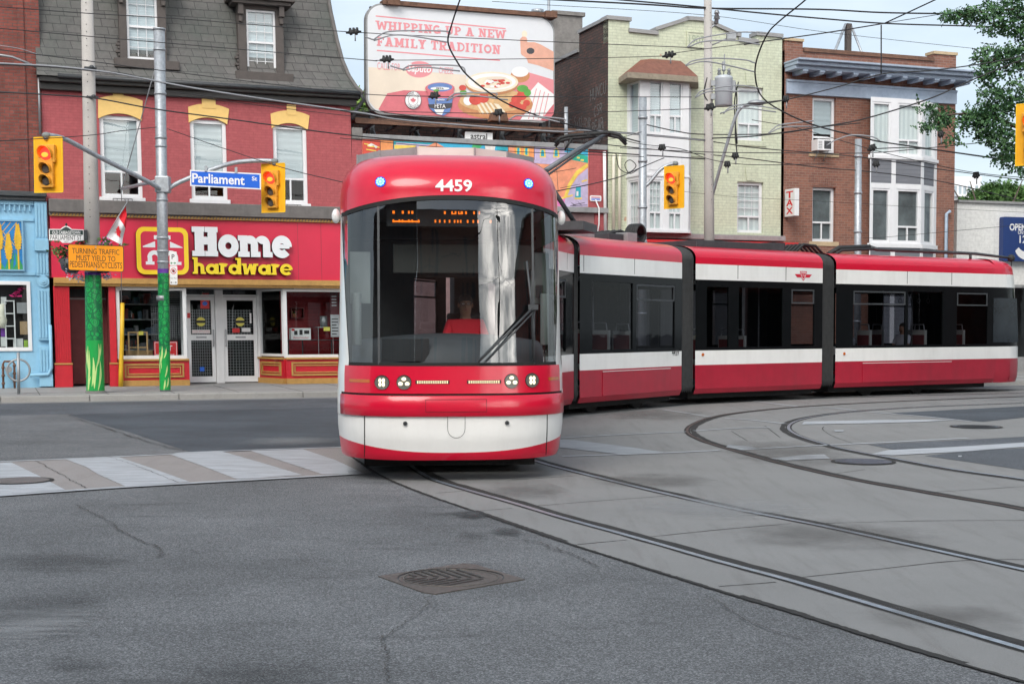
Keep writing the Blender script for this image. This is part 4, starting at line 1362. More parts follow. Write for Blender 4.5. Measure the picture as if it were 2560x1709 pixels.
# angled return on the right and square return on the left of the entrance
def hface(p, q):
 f, L = face_xf(p, q)
 if HH.xf:
  return (lambda s, y, z: HH.xf(*f(s, y, z))), L
 return f, L
fx, L = hface((DRX, DB), (RA, 0.0))
display(0.0, L - .01, HH.Z(690, 890, .6), zt, fx, L, 0, .07)
stall(.02, L + .02, HH.Z(780, 893), fx, .06, .12)
fx, L = hface((LB, .0), (LB + .06, DB))
o = MB(fx).ring(.08, L, zs, zt, .07, -.02, .06).build('display_window', WHITEP, hh)
MB(fx).quad((.1, .02, zs), (L, .02, zs), (L, .02, zt), (.1, .02, zt)).build('pane', SHOPGLASS, o, normals=False)
MB(fx).box(.0, L, -.02, .06, zb, zs - .002).build('return_riser', HH_RED, hh)
# entrance: doors, transoms, posts
m = HH.mb()
m.box(LB - .3, RA + .3, -.04, DB + .3, zt - .02, zt + .04)
m.build('soffit', GREYPAINT, hh)
dl = (HH.X(468, 840, DB), HH.X(538, 840, DB)); dr = (HH.X(559, 840, DB), HH.X(643, 840, DB))
zd1 = HH.Z(590, 741, DB)
m = HH.mb()
m.box(DLX, DRX, DB - .04, DB + .06, zd1, zd1 + .05)
m.box(dl[1] + .005, dr[0] - .005, DB - .08, DB + .08, zb, zt - .03)
m.box(DLX - .02, dl[0] - .005, DB - .06, DB + .06, zb, zt - .03)
m.box(dr[1] + .005, DRX + .05, DB - .06, DB + .06, zb, zt - .03)
m.build('door_frame', WHITEP, hh, bevel=.006)
m = HH.mb()
m.rect(DLX, DRX, zd1 + .05, zt - .03, DB + .01)
m.build('transom_pane', SHOPGLASS, hh, normals=False)
STICK = {'y': mat('sticker_yellow', (.70, .62, .10), .5, var=0), 'r': SIGNRED, 'w': SIGNWHITE, 'b': SIGNBLUE, 'k': SIGNBLACK}
class Stick:
 def __init__(s, o): s.o = o
 def flat(s, pts, y, mi):
  HH.mb().flat(pts, y, 0).build('sticker', [STICK[c] for c in 'yrkwb'][mi], s.o, normals=False)
 def rect(s, a, b, c, d, y, mi):
  s.flat([(a, c), (b, c), (b, d), (a, d)], y, mi)
def shop_door(a, b, left):
 m = HH.mb()
 fw = .10
 z1 = zd1 - .01
 zmid = HH.Z(590, 842, DB)
 m.ring(a, b, zb + .03, z1, fw, DB - .025, DB + .025, 0, .16)
 m.box(a + fw, b - fw, DB - .025, DB + .025, zmid - .09, zmid + .07)
 o = m.build('door', WHITEP, hh, bevel=.006)
 m = HH.mb()
 m.rect(a + fw * .7, b - fw * .7, zb + .1, z1 - .05, DB + .003)
 m.build('pane', SHOPGLASS, o, normals=False)
 g = HH.mb()
 for k in range(1, 9):
  xx = lerp(a + fw, b - fw, k / 9)
  g.box(xx - .005, xx + .005, DB + .055, DB + .062, zb + .2, z1 - .35)
 for k in range(1, 24):
  zz = lerp(zb + .2, z1 - .3, k / 24)
  g.box(a + fw, b - fw, DB + .062, DB + .069, zz - .005, zz + .005)
 g.build('grille', GREYMETAL, o)
 h = HH.mb()
 hx = b - .055 if left else a + .055
 h.tube([(hx, DB - .03, zmid - .25), (hx, DB - .10, zmid - .25), (hx, DB - .10, zmid + .2), (hx, DB - .03, zmid + .2)], .014, 6)
 h.build('handle', GALV, o)
 s = Stick(o)
 cx, cz = lerp(a, b, .5), zmid + .42
 s.flat(oval(cx, cz, .125, .125), DB - .005, 0)
 s.rect(cx - .13, cx + .13, cz - .035, cz + .035, DB - .007, 2)
 if left:
  s.rect(lerp(a, b, .18), lerp(a, b, .82), zmid + .10, zmid + .20, DB - .005, 3)
  s.rect(b - .38, b - .14, zmid + .78, zmid + 1.2, DB - .005, 1)
  s.flat(oval(b - .26, zmid + .92, .07, .06), DB - .007, 4)
  s.rect(lerp(a, b, .42), lerp(a, b, .58), zb + .33, zb + .45, DB - .005, 4)
  s.rect(a + .0, a + .1, zmid + .3, zmid + .9, DB - .032, 3)
  s.rect(a + .01, a + .09, zmid + .52, zmid + .66, DB - .034, 1)
 else:
  s.rect(cx - .22, cx - .02, zmid + .12, zmid + .24, DB - .005, 1)
  s.rect(cx + .04, cx + .28, zmid + .14, zmid + .25, DB - .005, 3)
  s.rect(b - .20, b - .15, zmid + .38, zmid + .66, DB - .005, 3)
 if left:
  s = HH.mb()
  text(s, 'DO NOT BRING PROPANE', cx, zmid + .172, .022, DB - .008, 0, w=.46)
  text(s, 'CYLINDERS INTO THE BUILDING', cx, zmid + .128, .022, DB - .008, 0, w=.50)
  s.build('notice_lettering', SIGNRED, o, normals=False)
 m = HH.mb()
 m.box(cx - .14, cx + .14, DB - .034, DB - .026, zmid - .03, zmid + .02)
 m.build('mail_slot', GREYMETAL, o)
shop_door(dl[0], dl[1], True)
shop_door(dr[0], dr[1], False)
m = HH.mb()
m.box(lerp(dr[0], dr[1], .3), lerp(dr[0], dr[1], .65), DB - .10, DB - .03, zd1 + .06, zd1 + .16)
m.build('door_closer', DKGREY, hh)
m = HH.mb()
m.ell((lerp(dl[0], dl[1], .5), DB - .08, zd1 + .1), .06, .05, .06)
m.build('dome_camera', DKGREY, hh)
# interior showroom: red display wall, shelves
m = HH.mb()
m.box(RA + .2, RB, 1.5, 1.55, zb + .6, zt)
m.box(RA - .2, RB, .2, 1.5, zb + .62, HH.Z(780, 893) - .06)
m.build('display_backdrop', brick('red_display_brick', (.36, .012, .02), (.30, .012, .02), (.22, .01, .016), .3, .1, .008, .6, .1), hh)
m = HH.mb()
for k in range(5):
 zz = zb + .9 + k * .42
 m.box(LA + .3, LB - .3, 2.3, 2.7, zz, zz + .03)
m.box(LA + .1, LB - .05, .15, 2.2, zs - .10, zs - .04)
for k in range(16):
 xx = LA + 1.0 + k * .055
 m.box(xx, xx + .008, 1.1, 1.108, zs + .5, zt - .5)
for k in range(22):
 zz = zs + .5 + k * .06
 m.box(LA + 1.0, LA + 1.85, 1.108, 1.116, zz, zz + .008)
m.build('shop_shelving', GREYMETAL, hh)
def goods(name, label, cat, build):
 t = HH.root(name, label, cat)
 build(t)
 return t
def _crates(t):
 m = HH.mb()
 for k in range(60):
  sh = RND.randrange(5)
  x = RND.uniform(LA + .35, LB - .55)
  w_, h_ = RND.uniform(.05, .2), RND.uniform(.1, .3)
  m.box(x, x + w_, 2.32, 2.6, zb + .932 + sh * .42, zb + .93 + sh * .42 + h_, RND.randrange(4))
 m.build('packet', [mat('packet_a', (.3, .3, .32), .6), mat('packet_b', (.05, .06, .08), .6), mat('packet_c', (.35, .06, .05), .6), mat('packet_d', (.12, .2, .3), .6)], t)
goods('stacked_packets', 'jumble of small packets on the dark shelves inside the left display window', 'goods', _crates)
def _rack(t):
 a, b, c, d = HH.B(322, 829, 368, 893, .3)
 m = HH.mb()
 for xx in (a, (a + b) / 2, b):
  m.box(xx - .02, xx + .02, .28, .32, zs - .04, d)
 for zz in (d - .03, lerp(zs, d, .4)):
  m.box(a, b, .285, .315, zz, zz + .03)
 m.box(LA + .25, LA + .95, .5, .54, zs - .04, zs + .22)
 m.build('rack_frame', mat('light_wood', (.48, .30, .14), .6), t)
 m = HH.mb()
 m.box((a + b) / 2 + .02, (a + b) / 2 + .14, .25, .27, d - .09, d + .01)
 m.build('price_tag', STICK['y'], t)
goods('wooden_rack', 'small pale wooden display rack with yellow tag in the left shop window', 'rack', _rack)
def _poster(t):
 a, b, c, d = HH.B(385, 853, 444, 893, .12)
 m = HH.mb()
 m.box(a, b, .12, .135, c, d, 0)
 m.ring(a + .02, b - .02, c + .02, d - .02, .012, .116, .12, 1)
 w_ = b - a
 m.build('poster_card', [SIGNRED, SIGNWHITE], t)
 m = HH.mb()
 text(m, 'LIST', lerp(a, b, .5), lerp(c, d, .58), (d - c) * .34, .114, 0, bold=.02)
 text(m, 'PAINT', lerp(a, b, .25), lerp(c, d, .14), (d - c) * .12, .114, 0, bold=.01)
 text(m, 'HERE', lerp(a, b, .72), lerp(c, d, .14), (d - c) * .12, .114, 0, bold=.01)
 m.build('poster_lettering', SIGNWHITE, t, normals=False)
goods('window_poster', 'red and white poster card leaning inside the left shop window', 'poster', _poster)
def _box(t):
 a, b, c, d = HH.B(728, 820, 777, 849, .5)
 m = HH.mb()
 m.box(a, b, .5, .8, c, d, 0)
 for k, (u0, u1, v0, v1) in enumerate(((.15, .32, .42, .78), (.42, .58, .42, .86), (.66, .92, .5, .8))):
  m.rect(lerp(a, b, u0), lerp(a, b, u1), lerp(c, d, v0), lerp(c, d, v1), .498, 1)
 m.flat(oval(lerp(a, b, .1), lerp(c, d, .86), .05, .03), .498, 2)
 m.build('carton', [SIGNWHITE, SIGNBLACK, SIGNRED], t)
 m = HH.mb()
 text(m, 'BettyCrocker', lerp(a, b, .5), lerp(c, d, .17), (d - c) * .22, .4965, 0, w=(b - a) * .8, shear=.25)
 m.build('carton_lettering', SIGNRED, t, normals=False)
 m = HH.mb()
 z0 = c - .02
 m.box(a - .1, RB - .2, .45, 1.0, z0, z0 + .018)
 for xx in (a - .05, a + .35, RB - .5):
  m.tube([(xx, .7, HH.Z(780, 893) - .05), (xx, .7, z0)], .02, 6)
 m.build('carton_table', DKGREY, t)
goods('appliance_carton', 'white appliance carton with red script standing in the right shop window', 'carton', _box)
def _can(t):
 a, b, c, d = HH.B(800, 790, 818, 816, .6)
 z0 = HH.Z(800, 817, .6)
 m = HH.mb()
 m.tube([((a + b) / 2, .6, z0), ((a + b) / 2, .6, d)], (b - a) / 2, 14)
 m.build('steel_bin', GREYMETAL, t)
 m = HH.mb()
 x0, x1 = HH.X(791, 830, .6), HH.X(830, 830, .6)
 m.box(x0, x1, .4, .8, z0 - .02, z0)
 for xx in (x0 + .01, x1 - .02):
  m.box(xx, xx + .012, .42, .435, HH.Z(780, 893) - .05, z0 - .02)
 m.rect((a + b) / 2 - .05, (a + b) / 2 + .13, z0 - .11, z0 - .0, .395, 1)
 m.build('stand', [GREYMETAL, STICK['y']], t)
goods('steel_bin_display', 'round brushed steel bin on a thin stand in the right shop window', 'bin', _can)
def _banner(t):
 a, b, c, d = HH.B(826, 718, 846, 842, .35)
 m = HH.mb()
 m.box(a, b, .35, .36, lerp(c, d, .45), d, 0)
 m.box(a, b + .02, .35, .36, c, lerp(c, d, .45), 1)
 for k in range(6):
  m.rect(a + .03, a + .03 + (b - a) * (.8 if k % 3 else .6), lerp(c, d, .05 + k * .06), lerp(c, d, .07 + k * .06), .348, 2)
 for k in range(4):
  m.rect(a + .04, a + .04 + (b - a) * .6, lerp(c, d, .62 + k * .06), lerp(c, d, .65 + k * .06), .348, 1)
 m.build('banner_cloth', [mat('banner_brown', (.10, .015, .02), .7), mat('banner_grey', (.42, .43, .45), .7), SIGNBLACK], t)
goods('hanging_banner', 'tall brown and grey banner hanging at the right end of the shop window', 'banner', _banner)
def _plant(t):
 a, b, c, d = HH.B(727, 768, 760, 796, 1.35)
 m = HH.mb()
 m.ring(a, b, c, d, .03, 1.3, 1.5, 0)
 m.build('shelf_box', HH_DKRED, t)
 m = HH.mb()
 xx = lerp(a, b, .28)
 m.tube([(xx, 1.4, c + .03), (xx, 1.4, c + .14)], [.05, .065], 10, 0)
 m.build('flowerpot', mat('terracotta', (.35, .13, .06), .8), t)
 m = HH.mb()
 for k in range(26):
  p = Vector((xx + RND.gauss(0, .05), 1.4 + RND.gauss(0, .03), c + .2 + RND.gauss(0, .05)))
  q = Vector((RND.gauss(0, 1), RND.gauss(0, 1), RND.gauss(0, 1))).normalized() * .03
  r_ = q.orthogonal().normalized() * .02
  m.add([p - q, p + r_, p + q, p - r_], [(0, 1, 2, 3)])
 m.build('foliage', LEAFG, t, normals=False)
goods('potted_plant', 'small potted plant in a red wall box behind the right shop window', 'plant', _plant)
# ---------------------------------------------------------------- brick building with the blue shopfront at the far left
BL = Front(-70, 960, 0, .018)
BX = -8.0
bl = BL.root('brick_building', 'old dark red brick building with sky blue carved shopfront at left edge', 'building')
bx1 = BL.X(124, 740)
zc0, zc1 = BL.Z(60, 503), BL.Z(60, 480)
m = BL.mb()
xw = HH_left = BL.X(104, 250)
m.wall(BX, xw, zc1, 12.5, [], 0.0)
m.quad((xw, 0, zc1), (xw, 9, zc1), (xw, 9, 12.5), (xw, 0, 12.5))
m.quad((BX, 9, .1), (xw, 9, .1), (xw, 9, 12.5), (BX, 9, 12.5))
m.quad((BX, 0, .1), (BX, 9, .1), (BX, 9, 12.5), (BX, 0, 12.5))
m.quad((BX, 0, 12.5), (xw, 0, 12.5), (xw, 9, 12.5), (BX, 9, 12.5))
m.box(BL.X(47, 150), BL.X(62, 150), -.04, -.001, zc1, 12.5)
m.build('wall', REDBRICK, bl, normals=False)
m = BL.mb()
m.tube([(BL.X(96, 180), -.1, BL.Z(96, 172)), (BL.X(100, 340), -.1, BL.Z(100, 338))], .03, 6)
m.tube([(BL.X(-10, 140), -.3, BL.Z(-10, 142)), (BL.X(30, 150), -.25, BL.Z(30, 147)), (BL.X(60, 160), -.2, BL.Z(60, 158)), (BL.X(96, 172), -.1, BL.Z(96, 172))], .03, 6)
m.build('conduit', GREYMETAL, bl)
m = BL.mb()
m.box(BX, bx1, -.30, 0, zc0 + .1, zc1)
m.box(BX, bx1 - .02, -.22, 0, zc0, zc0 + .1)
m.build('cornice', DKGREY, bl, bevel=.02)
BD = mat('sky_blue_shadow_paint', (.20, .40, .56), .55, var=.06)  # darker blue for the wheat panel's raised frame
pa, pb = BL.X(93, 740), BL.X(124, 740)
wb = BL.B(-60, 703, 78, 877)
m = BL.mb()
m.wall(BX, bx1, zb, zc0, [wb], -.06, .1)
m.quad((bx1, -.06, zb), (bx1, .3, zb), (bx1, .3, zc0), (bx1, -.06, zc0))
m.box(BX, pa - .03, -.10, -.06, BL.Z(60, 553), BL.Z(60, 545))
m.box(BX, pa - .03, -.10, -.06, BL.Z(60, 688), BL.Z(60, 680))
for k in range(78):
 xx = pa - .1 - k * .12
 m.box(xx - .04, xx, -.12, -.06, zc0 - .26, zc0 - .10)
m.box(BX, pa - .02, -.13, -.06, zc0 - .10, zc0)
m.build('shopfront', SKYBLUE, bl, normals=False)
m = BL.mb()
for (ya, yb2) in ((505, 600), (628, 690), (720, 850), (866, 935)):
 z1_, z0_ = BL.Z(108, ya), BL.Z(108, yb2)
 m.box(pa, pb, -.16, -.06, z0_, z1_, 0)
 for k in range(4):
  xx = lerp(pa, pb, (k + .5) / 4)
  m.box(xx - .022, xx + .022, -.185, -.16, z0_ + .06, z1_ - .06, 0)
z1_, z0_ = BL.Z(108, 600), BL.Z(108, 628)
m.box(pa - .03, pb + .01, -.24, -.06, z0_, z1_, 0)
m.box(pa - .02, pb + .01, -.20, -.06, BL.Z(108, 965), BL.Z(108, 935), 0)
cx, cz = (pa + pb) / 2, BL.Z(108, 704)
for r_, y_ in ((.15, -.19), (.09, -.21), (.04, -.23)):
 m.prism(oval(cx, cz, r_, r_, 20), y_, -.16 if r_ > .1 else y_ + .02, 0)
m.build('pilaster', SKYBLUE, bl, bevel=.006)
m = BL.mb()
m.tube([(pb - .55, -.22, zb + .32), (pb - .1, -.22, zb + .34), (pb - .02, -.22, zb + .5), (pb - .02, -.22, zb + 1.6)], .045, 8)
m.build('downpipe', SKYBLUE, bl)
a, b, c, d = wb
o = MB(BL.xf).ring(a, b, c, d, .09, -.10, .0).build('display_window', WHITEP, bl, bevel=.006)
MB(BL.xf).rect(a + .05, b - .05, c + .05, d - .05, -.04).build('pane', SHOPGLASS, o, normals=False)
m = BL.mb()
m.box(a, b, .3, .34, c - .05, d + .05)
m.box(a - .1, b + .1, -.05, 1.5, c - .08, c - .02)
m.build('display_back', ROOMDARK, bl)
m = BL.mb()
x0 = BL.X(12, 800)
for xx in (x0, x0 + .22):
 m.box(xx, xx + .03, .05, .25, c, BL.Z(20, 750))
for k in range(4):
 m.box(x0, x0 + .25, .04, .26, c + .3 + k * .32, c + .325 + k * .32)
m.build('display_shelf', WHITEP, bl)
tj = BL.root('shop_window_goods', 'boxes, white jug and pink flower displayed in the blue shop window', 'goods')
m = BL.mb()
for (p0, q0, p1, q1, mi) in ((2, 820, 15, 841, 2), (2, 842, 18, 866, 1), (33, 846, 58, 870, 1), (42, 756, 72, 783, 3), (50, 803, 73, 836, 4), (60, 850, 70, 868, 5), (2, 742, 16, 760, 1)):
 aa, bb, cc, dd = BL.B(p0, q0, p1, q1, .1)
 m.box(aa, bb, .1, .22, cc, dd, mi)
m.build('boxed_goods', [CABLIGHT, mat('pale_box', (.6, .62, .62), .6), mat('violet_box', (.16, .04, .32), .6), GREYMETAL, mat('kraft_box', (.36, .25, .14), .7), mat('lime_bottle', (.3, .5, .05), .4)], tj)
m = BL.mb()
xj = BL.X(4, 790, .1)
m.tube([(xj, .1, BL.Z(4, 820, .1)), (xj, .1, BL.Z(4, 800, .1)), (xj, .1, BL.Z(4, 780, .1)), (xj, .1, BL.Z(4, 760, .1))], [.09, .13, .07, .10], 14)
m.build('jug', CREAM, tj)
m = BL.mb()
for k in range(14):
 p = Vector((BL.X(RND.uniform(28, 60), 730, -.02), RND.uniform(.0, .1), BL.Z(40, RND.uniform(719, 742), -.02)))
 q = Vector((RND.gauss(0, 1), RND.gauss(0, .5), RND.gauss(0, 1))).normalized() * .08
 r_ = q.orthogonal().normalized() * .035
 m.add([p - q, p + r_, p + q, p - r_], [(0, 1, 2, 3)])
m.build('flower', mat('magenta_petal', (.55, .02, .16), .6), tj, normals=False)
# carved wheat panel
wp = BL.root('wheat_panel', 'painted panel of golden wheat ears on blue above the blue shop window', 'artwork')
a, b, c, d = BL.B(-60, 549, 59, 677, -.10)
m = BL.mb()
m.box(a, b, -.14, -.06, c, d, 0)
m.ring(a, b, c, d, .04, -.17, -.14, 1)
m.rect(a + .04, b - .04, c + .04, d - .04, -.142, 2)
for k, xx in enumerate((-42, -22, 0, 22, 46)):
 X0 = BL.X(xx, 640, -.14)
 hgt = d - .15 - (.25 if k % 2 else 0)
 m.box(X0 - .02, X0 + .02, -.155, -.142, c + .04, hgt - .3, 3)
 for j in range(9):
  zz = hgt - .62 + j * .07
  wv = .11 * (1 - abs(j - 3) / 9)
  for sg_ in (1, -1):
   m.flat([(X0, zz), (X0 + sg_ * wv, zz + .05), (X0 + sg_ * wv * .6, zz + .13), (X0, zz + .09)], -.16 - .0005 * j, 3)
for k in range(12):
 X0 = lerp(a, b, (k + .5) / 12)
 m.flat([(X0 - .05, c + .04), (X0 + .06, c + .04), (X0 + RND.uniform(-.2, .2), c + RND.uniform(.25, .5))], -.145 - .0005 * k, 4)
for k in range(9):
 X0 = lerp(a, b, k / 8)
 for sg_ in (1, -1):
  X1 = X0 + sg_ * .55
  if a + .05 < X1 < b - .05 and a + .05 < X0 < b - .05:
   m.flat([(X0, d - .75), (X0 + .02, d - .75), (X1 + .02, d - .06), (X1, d - .06)], -.1438 - .0003 * k - .0001 * sg_, 3)
m.build('panel', [SKYBLUE, BD, mat('mural_blue', (.01, .20, .52), .5), mat('wheat_gold', (.72, .42, .02), .5), mat('mural_green', (.03, .30, .10), .5)], wp, normals=False)
# ---------------------------------------------------------------- low building with the mural
LO = Front(878, 980, 0, 0)
lo = LO.root('low_mural_building', 'low red brick building with cartoon street mural behind the streetcar roof', 'building')
lx0, lx1 = LO.X(878, 440) + .02, LO.X(1518, 440) - .02
lzt = LO.Z(910, 348)
m = MB()
m.wall(lx0, lx1, LO.Z(1490, 521), lzt, [], 0)
m.quad((lx0, 9, zb), (lx1, 9, zb), (lx1, 9, lzt), (lx0, 9, lzt))
m.quad((lx0, 0, lzt - .5), (lx1, 0, lzt - .5), (lx1, 9, lzt - .5), (lx0, 9, lzt - .5))
m.build('wall', HH_WALL, lo, normals=False)
m = MB()
m.box(LO.X(905, 335), lx1, -.08, .3, lzt, lzt + .14)
m.build('coping', GREYPAINT, lo, bevel=.01)
m = MB()
m.box(lx0, LO.X(905, 335), -.05, .3, lzt, lzt + .30)
m.build('pier_cap', CEMENT, lo)
m = MB()
m.box(lx0, lx1, -.16, .02, LO.Z(1490, 533), LO.Z(1490, 520))
m.build('ledge', GREYPAINT, lo, bevel=.01)
m = MB()
m.box(lx0, lx1 - .4, -.02, .2, zb, LO.Z(1490, 534), 0)
m.box(lx1 - .4, lx1, -.06, .2, zb, LO.Z(1490, 534), 1)
m.build('shopfront', [mat('dull_pink_board', (.25, .15, .15), .7, dirt=.3), HH_WALL], lo)
m = MB()
xx = LO.X(1491, 480)
m.tube([(xx - .05, -.05, LO.Z(1491, 500)), (xx, -.2, LO.Z(1491, 522)), (xx, -.2, LO.Z(1491, 560)), (xx - .06, -.2, LO.Z(1491, 590))], .02, 6)
m.tube([(LO.X(1508, 420), -.08, LO.Z(1508, 380)), (LO.X(1511, 500), -.08, LO.Z(1511, 585))], .05, 8)
m.build('pipe', WHITEP, lo)
m = MB()
m.box(lx0 + .9, lx1 - .01, 3.4, 8.8, lzt - .5, LO.Z(1150, 292, 3.4))
m.build('rear_block', DARKBRICK, lo)
# mural: flat painted panels of a toy-like town
mu = LO.root('street_mural', 'bright cartoon mural of orange and lilac houses on the low brick wall', 'mural')
mx0, mx1 = LO.X(906, 430), LO.X(1470, 430)
mz1 = lzt - .004
mz0 = LO.Z(1440, 517)
C = dict(red=mat('mural_red', (.62, .08, .05), .6), org=mat('mural_orange', (.80, .30, .10), .6), sal=mat('mural_salmon', (.78, .30, .17), .6), yel=mat('mural_yellow', (.80, .58, .10), .6),
  lil=mat('mural_lilac', (.50, .42, .60), .6), tea=mat('mural_teal', (.02, .36, .45), .6), grn=mat('mural_leaf', (.05, .42, .14), .6), sky_=mat('mural_sky', (.04, .40, .62), .6),
  wht=mat('mural_white', (.75, .72, .68), .6), pnk=mat('mural_pink', (.72, .20, .45), .6), blk=SIGNBLACK, tqg=mat('mural_green', (.02, .38, .26), .6))
CK = list(C)
m = MB()
m.box(mx0, mx1, -.04, -.002, mz0, mz1, CK.index('sal'))
lay = [0]
def mp(col, *pp):
 lay[0] += 1
 m.flat([LO.px(x, y, -.05) for x, y in pp], -.042 - .00022 * lay[0], CK.index(col))
mp('red', (907, 348), (950, 350), (950, 517), (907, 517))
mp('org', (950, 350), (983, 352), (983, 517), (950, 517))
mp('tea', (983, 352), (1090, 357), (1090, 400), (983, 400))
mp('lil', (990, 356), (1080, 362), (1080, 378), (990, 374))
mp('yel', (986, 362), (1040, 364), (1040, 374), (986, 372)); mp('yel', (1048, 366), (1066, 367), (1066, 376), (1048, 375))
mp('sal', (1052, 374), (1100, 350), (1140, 360), (1140, 390), (1052, 390))
mp('yel', (1095, 368), (1120, 368), (1115, 380), (1098, 380))
mp('sky_', (1090, 356), (1270, 364), (1270, 400), (1140, 400), (1118, 372))
mp('grn', (1180, 366), (1186, 356), (1200, 354), (1208, 362), (1196, 374), (1182, 374))
mp('wht', (1210, 356), (1240, 357), (1236, 382), (1216, 382))
mp('tea', (1240, 359), (1276, 361), (1262, 382), (1244, 380))
mp('sal', (1270, 362), (1330, 366), (1330, 420), (1270, 412))
mp('org', (1285, 364), (1345, 367), (1345, 398), (1285, 395))
mp('yel', (1290, 366), (1302, 366), (1302, 392), (1290, 390)); mp('tea', (1293, 370), (1299, 370), (1299, 386), (1293, 385)); mp('yel', (1310, 367), (1322, 368), (1322, 394), (1310, 392)); mp('tea', (1313, 371), (1319, 371), (1319, 388), (1313, 387))
mp('lil', (1335, 366), (1418, 371), (1418, 414), (1335, 408))
for x in (1356, 1390):
 mp('yel', (x - 7, 394), (x + 9, 394), (x + 7, 374), (x + 1, 370), (x - 5, 374))
 mp('tea', (x - 4, 391), (x + 5, 391), (x + 4, 377), (x, 374), (x - 3, 377))
mp('sky_', (1418, 371), (1470, 374), (1470, 392), (1430, 384), (1410, 380))
mp('sal', (1375, 412), (1420, 388), (1468, 408), (1462, 470), (1400, 500), (1375, 480))
mp('tqg', (1425, 384), (1436, 378), (1470, 392), (1470, 408), (1430, 400))
mp('yel', (1443, 392), (1450, 393), (1449, 397), (1442, 396)); mp('yel', (1452, 398), (1460, 399), (1459, 403), (1451, 402))
mp('lil', (1470, 420), (1470, 517), (1405, 517), (1425, 470), (1445, 440))
mp('yel', (1468, 408), (1470, 416), (1445, 436), (1428, 465), (1418, 492), (1410, 492), (1420, 460), (1440, 428))
mp('pnk', (1382, 480), (1412, 496), (1412, 517), (1382, 517))
mp('yel', (1402, 494), (1432, 486), (1432, 490), (1404, 498))
mp('yel', (1436, 494), (1455, 494), (1455, 498), (1436, 498)); mp('tea', (1438, 494), (1452, 494), (1452, 466), (1440, 466)); mp('wht', (1441, 490), (1446, 490), (1446, 478), (1441, 478))
mp('yel', (1454, 452), (1468, 448), (1468, 452), (1454, 456))
for (x0, y0, x1, y1) in ((910, 358, 932, 362), (915, 372, 940, 376), (908, 388, 926, 392), (918, 364, 948, 367), (1385, 430, 1440, 420), (1400, 470, 1450, 460), (1390, 402, 1395, 480)):
 mp('yel' if x0 < 960 else 'blk', (x0, y0), (x1, y1), (x1 + 1, y1 + (3 if x0 < 960 else 1)), (x0 + 1, y0 + (3 if x0 < 960 else 1)))
mp('wht', (918, 364), (928, 358), (944, 366), (940, 372), (934, 364), (926, 366))
for x in (983, 1090, 1270, 1335, 1418, 950):
 mp('blk', (x, 352), (x + 1.2, 352), (x + 1.2, 400), (x, 400))
for (p, q) in (((1432, 512), (1462, 506)), ((1428, 506), (1440, 514)), ((1445, 504), (1455, 514)), ((1425, 514), (1468, 512))):
 mp('blk', p, (p[0], p[1] + 1.2), (q[0], q[1] + 1.2), q)
m.build('painted_panel', [C[k] for k in CK], mu, normals=False)
pl = LO.root('wall_plaque', 'small pale plaque with red and blue lines right of the mural', 'plaque')
m = MB()
a, b, c, d = LO.B(1475, 489, 1503, 503, -.02)
m.prism(rrect(a, b, c, d, .04), -.03, -.002, 0)
for k in range(3):
 m.rect(lerp(a, b, .1), lerp(a, b, .9), lerp(c, d, .62 - k * .22), lerp(c, d, .76 - k * .22), -.0315, 1 + (k > 0))
m.build('plaque_plate', [SIGNWHITE, SIGNRED, SIGNBLUE], pl)
# ---------------------------------------------------------------- rooftop billboard
BY = .9
BB = Front(910, 300, BY, 0)
bb = BB.root('billboard', 'big rounded food advertisement billboard on steel frame above the mural roof', 'billboard')
def bp(px_, py_):
 return BB.px(px_, py_, BY)
a, b, c, d = BB.X(919, 150, BY), BB.X(1383, 180, BY), BB.Z(1150, 292, BY), BB.Z(1150, 29, BY)
m = MB()
m.prism(rrect(a - .05, b + .05, c - .05, d + .05, .48, 10), BY + .01, BY + .22, 0)
m.build('frame', GREYPAINT, bb)
PB = [mat('poster_pale', (.69, .71, .74), .5, var=.02), mat('poster_sand', (.76, .66, .54), .5, var=.06, vs_=1.5), mat('poster_rose', (.74, .27, .30), .5, var=.03), mat('poster_red', (.64, .16, .19), .5, var=.08),
 mat('poster_wood', (.55, .24, .10), .5, var=.15), mat('poster_cream', (.80, .72, .56), .5, var=.06), mat('poster_skin', (.72, .38, .28), .5, var=.08), mat('poster_tomato', (.62, .07, .05), .5, var=.15),
 mat('poster_green', (.10, .36, .06), .5, var=.2), mat('poster_white', (.82, .82, .82), .5, var=.02), mat('poster_dark', (.05, .05, .06), .5, var=.1), mat('poster_blue', (.12, .22, .5), .5, var=.1),
 mat('poster_bread', (.66, .42, .20), .5, var=.2), mat('poster_grey', (.48, .48, .50), .5, var=.1)]
m = MB()
n_ = [0]
def pf(mi, pts):
 n_[0] += 1
 m.flat([bp(*p) for p in pts], BY - .004 - .0004 * n_[0], mi)
def pe(mi, cx, cy, rx, ry, n=24):
 pf(mi, [(cx + rx * cos(2 * pi * i / n), cy + ry * sin(2 * pi * i / n)) for i in range(n)])
def clipr(y0):          # the rounded panel below a given height line
 return None
m.prism(rrect(a, b, c, d, .44, 10), BY - .003, BY + .005, 0)
pf(1, [(921, 168), (1165, 188), (1165, 285), (960, 278), (938, 272), (924, 255)])
# brand oval and rules
pe(2, 1048, 174, 33.5, 20.5, 30)
for (p, q, t_) in (((939, 39), (1264, 71), 3.2), ((942, 125), (1250, 150), 3.2)):
 pf(2, [p, q, (q[0], q[1] + t_), (p[0], p[1] + t_)])
pf(3, [(968, 234), (1010, 226), (1110, 230), (1385, 250), (1384, 285), (1370, 302), (1180, 296), (960, 282), (946, 274)])
pf(2, [(1310, 178), (1384, 200), (1384, 250), (1250, 240)])
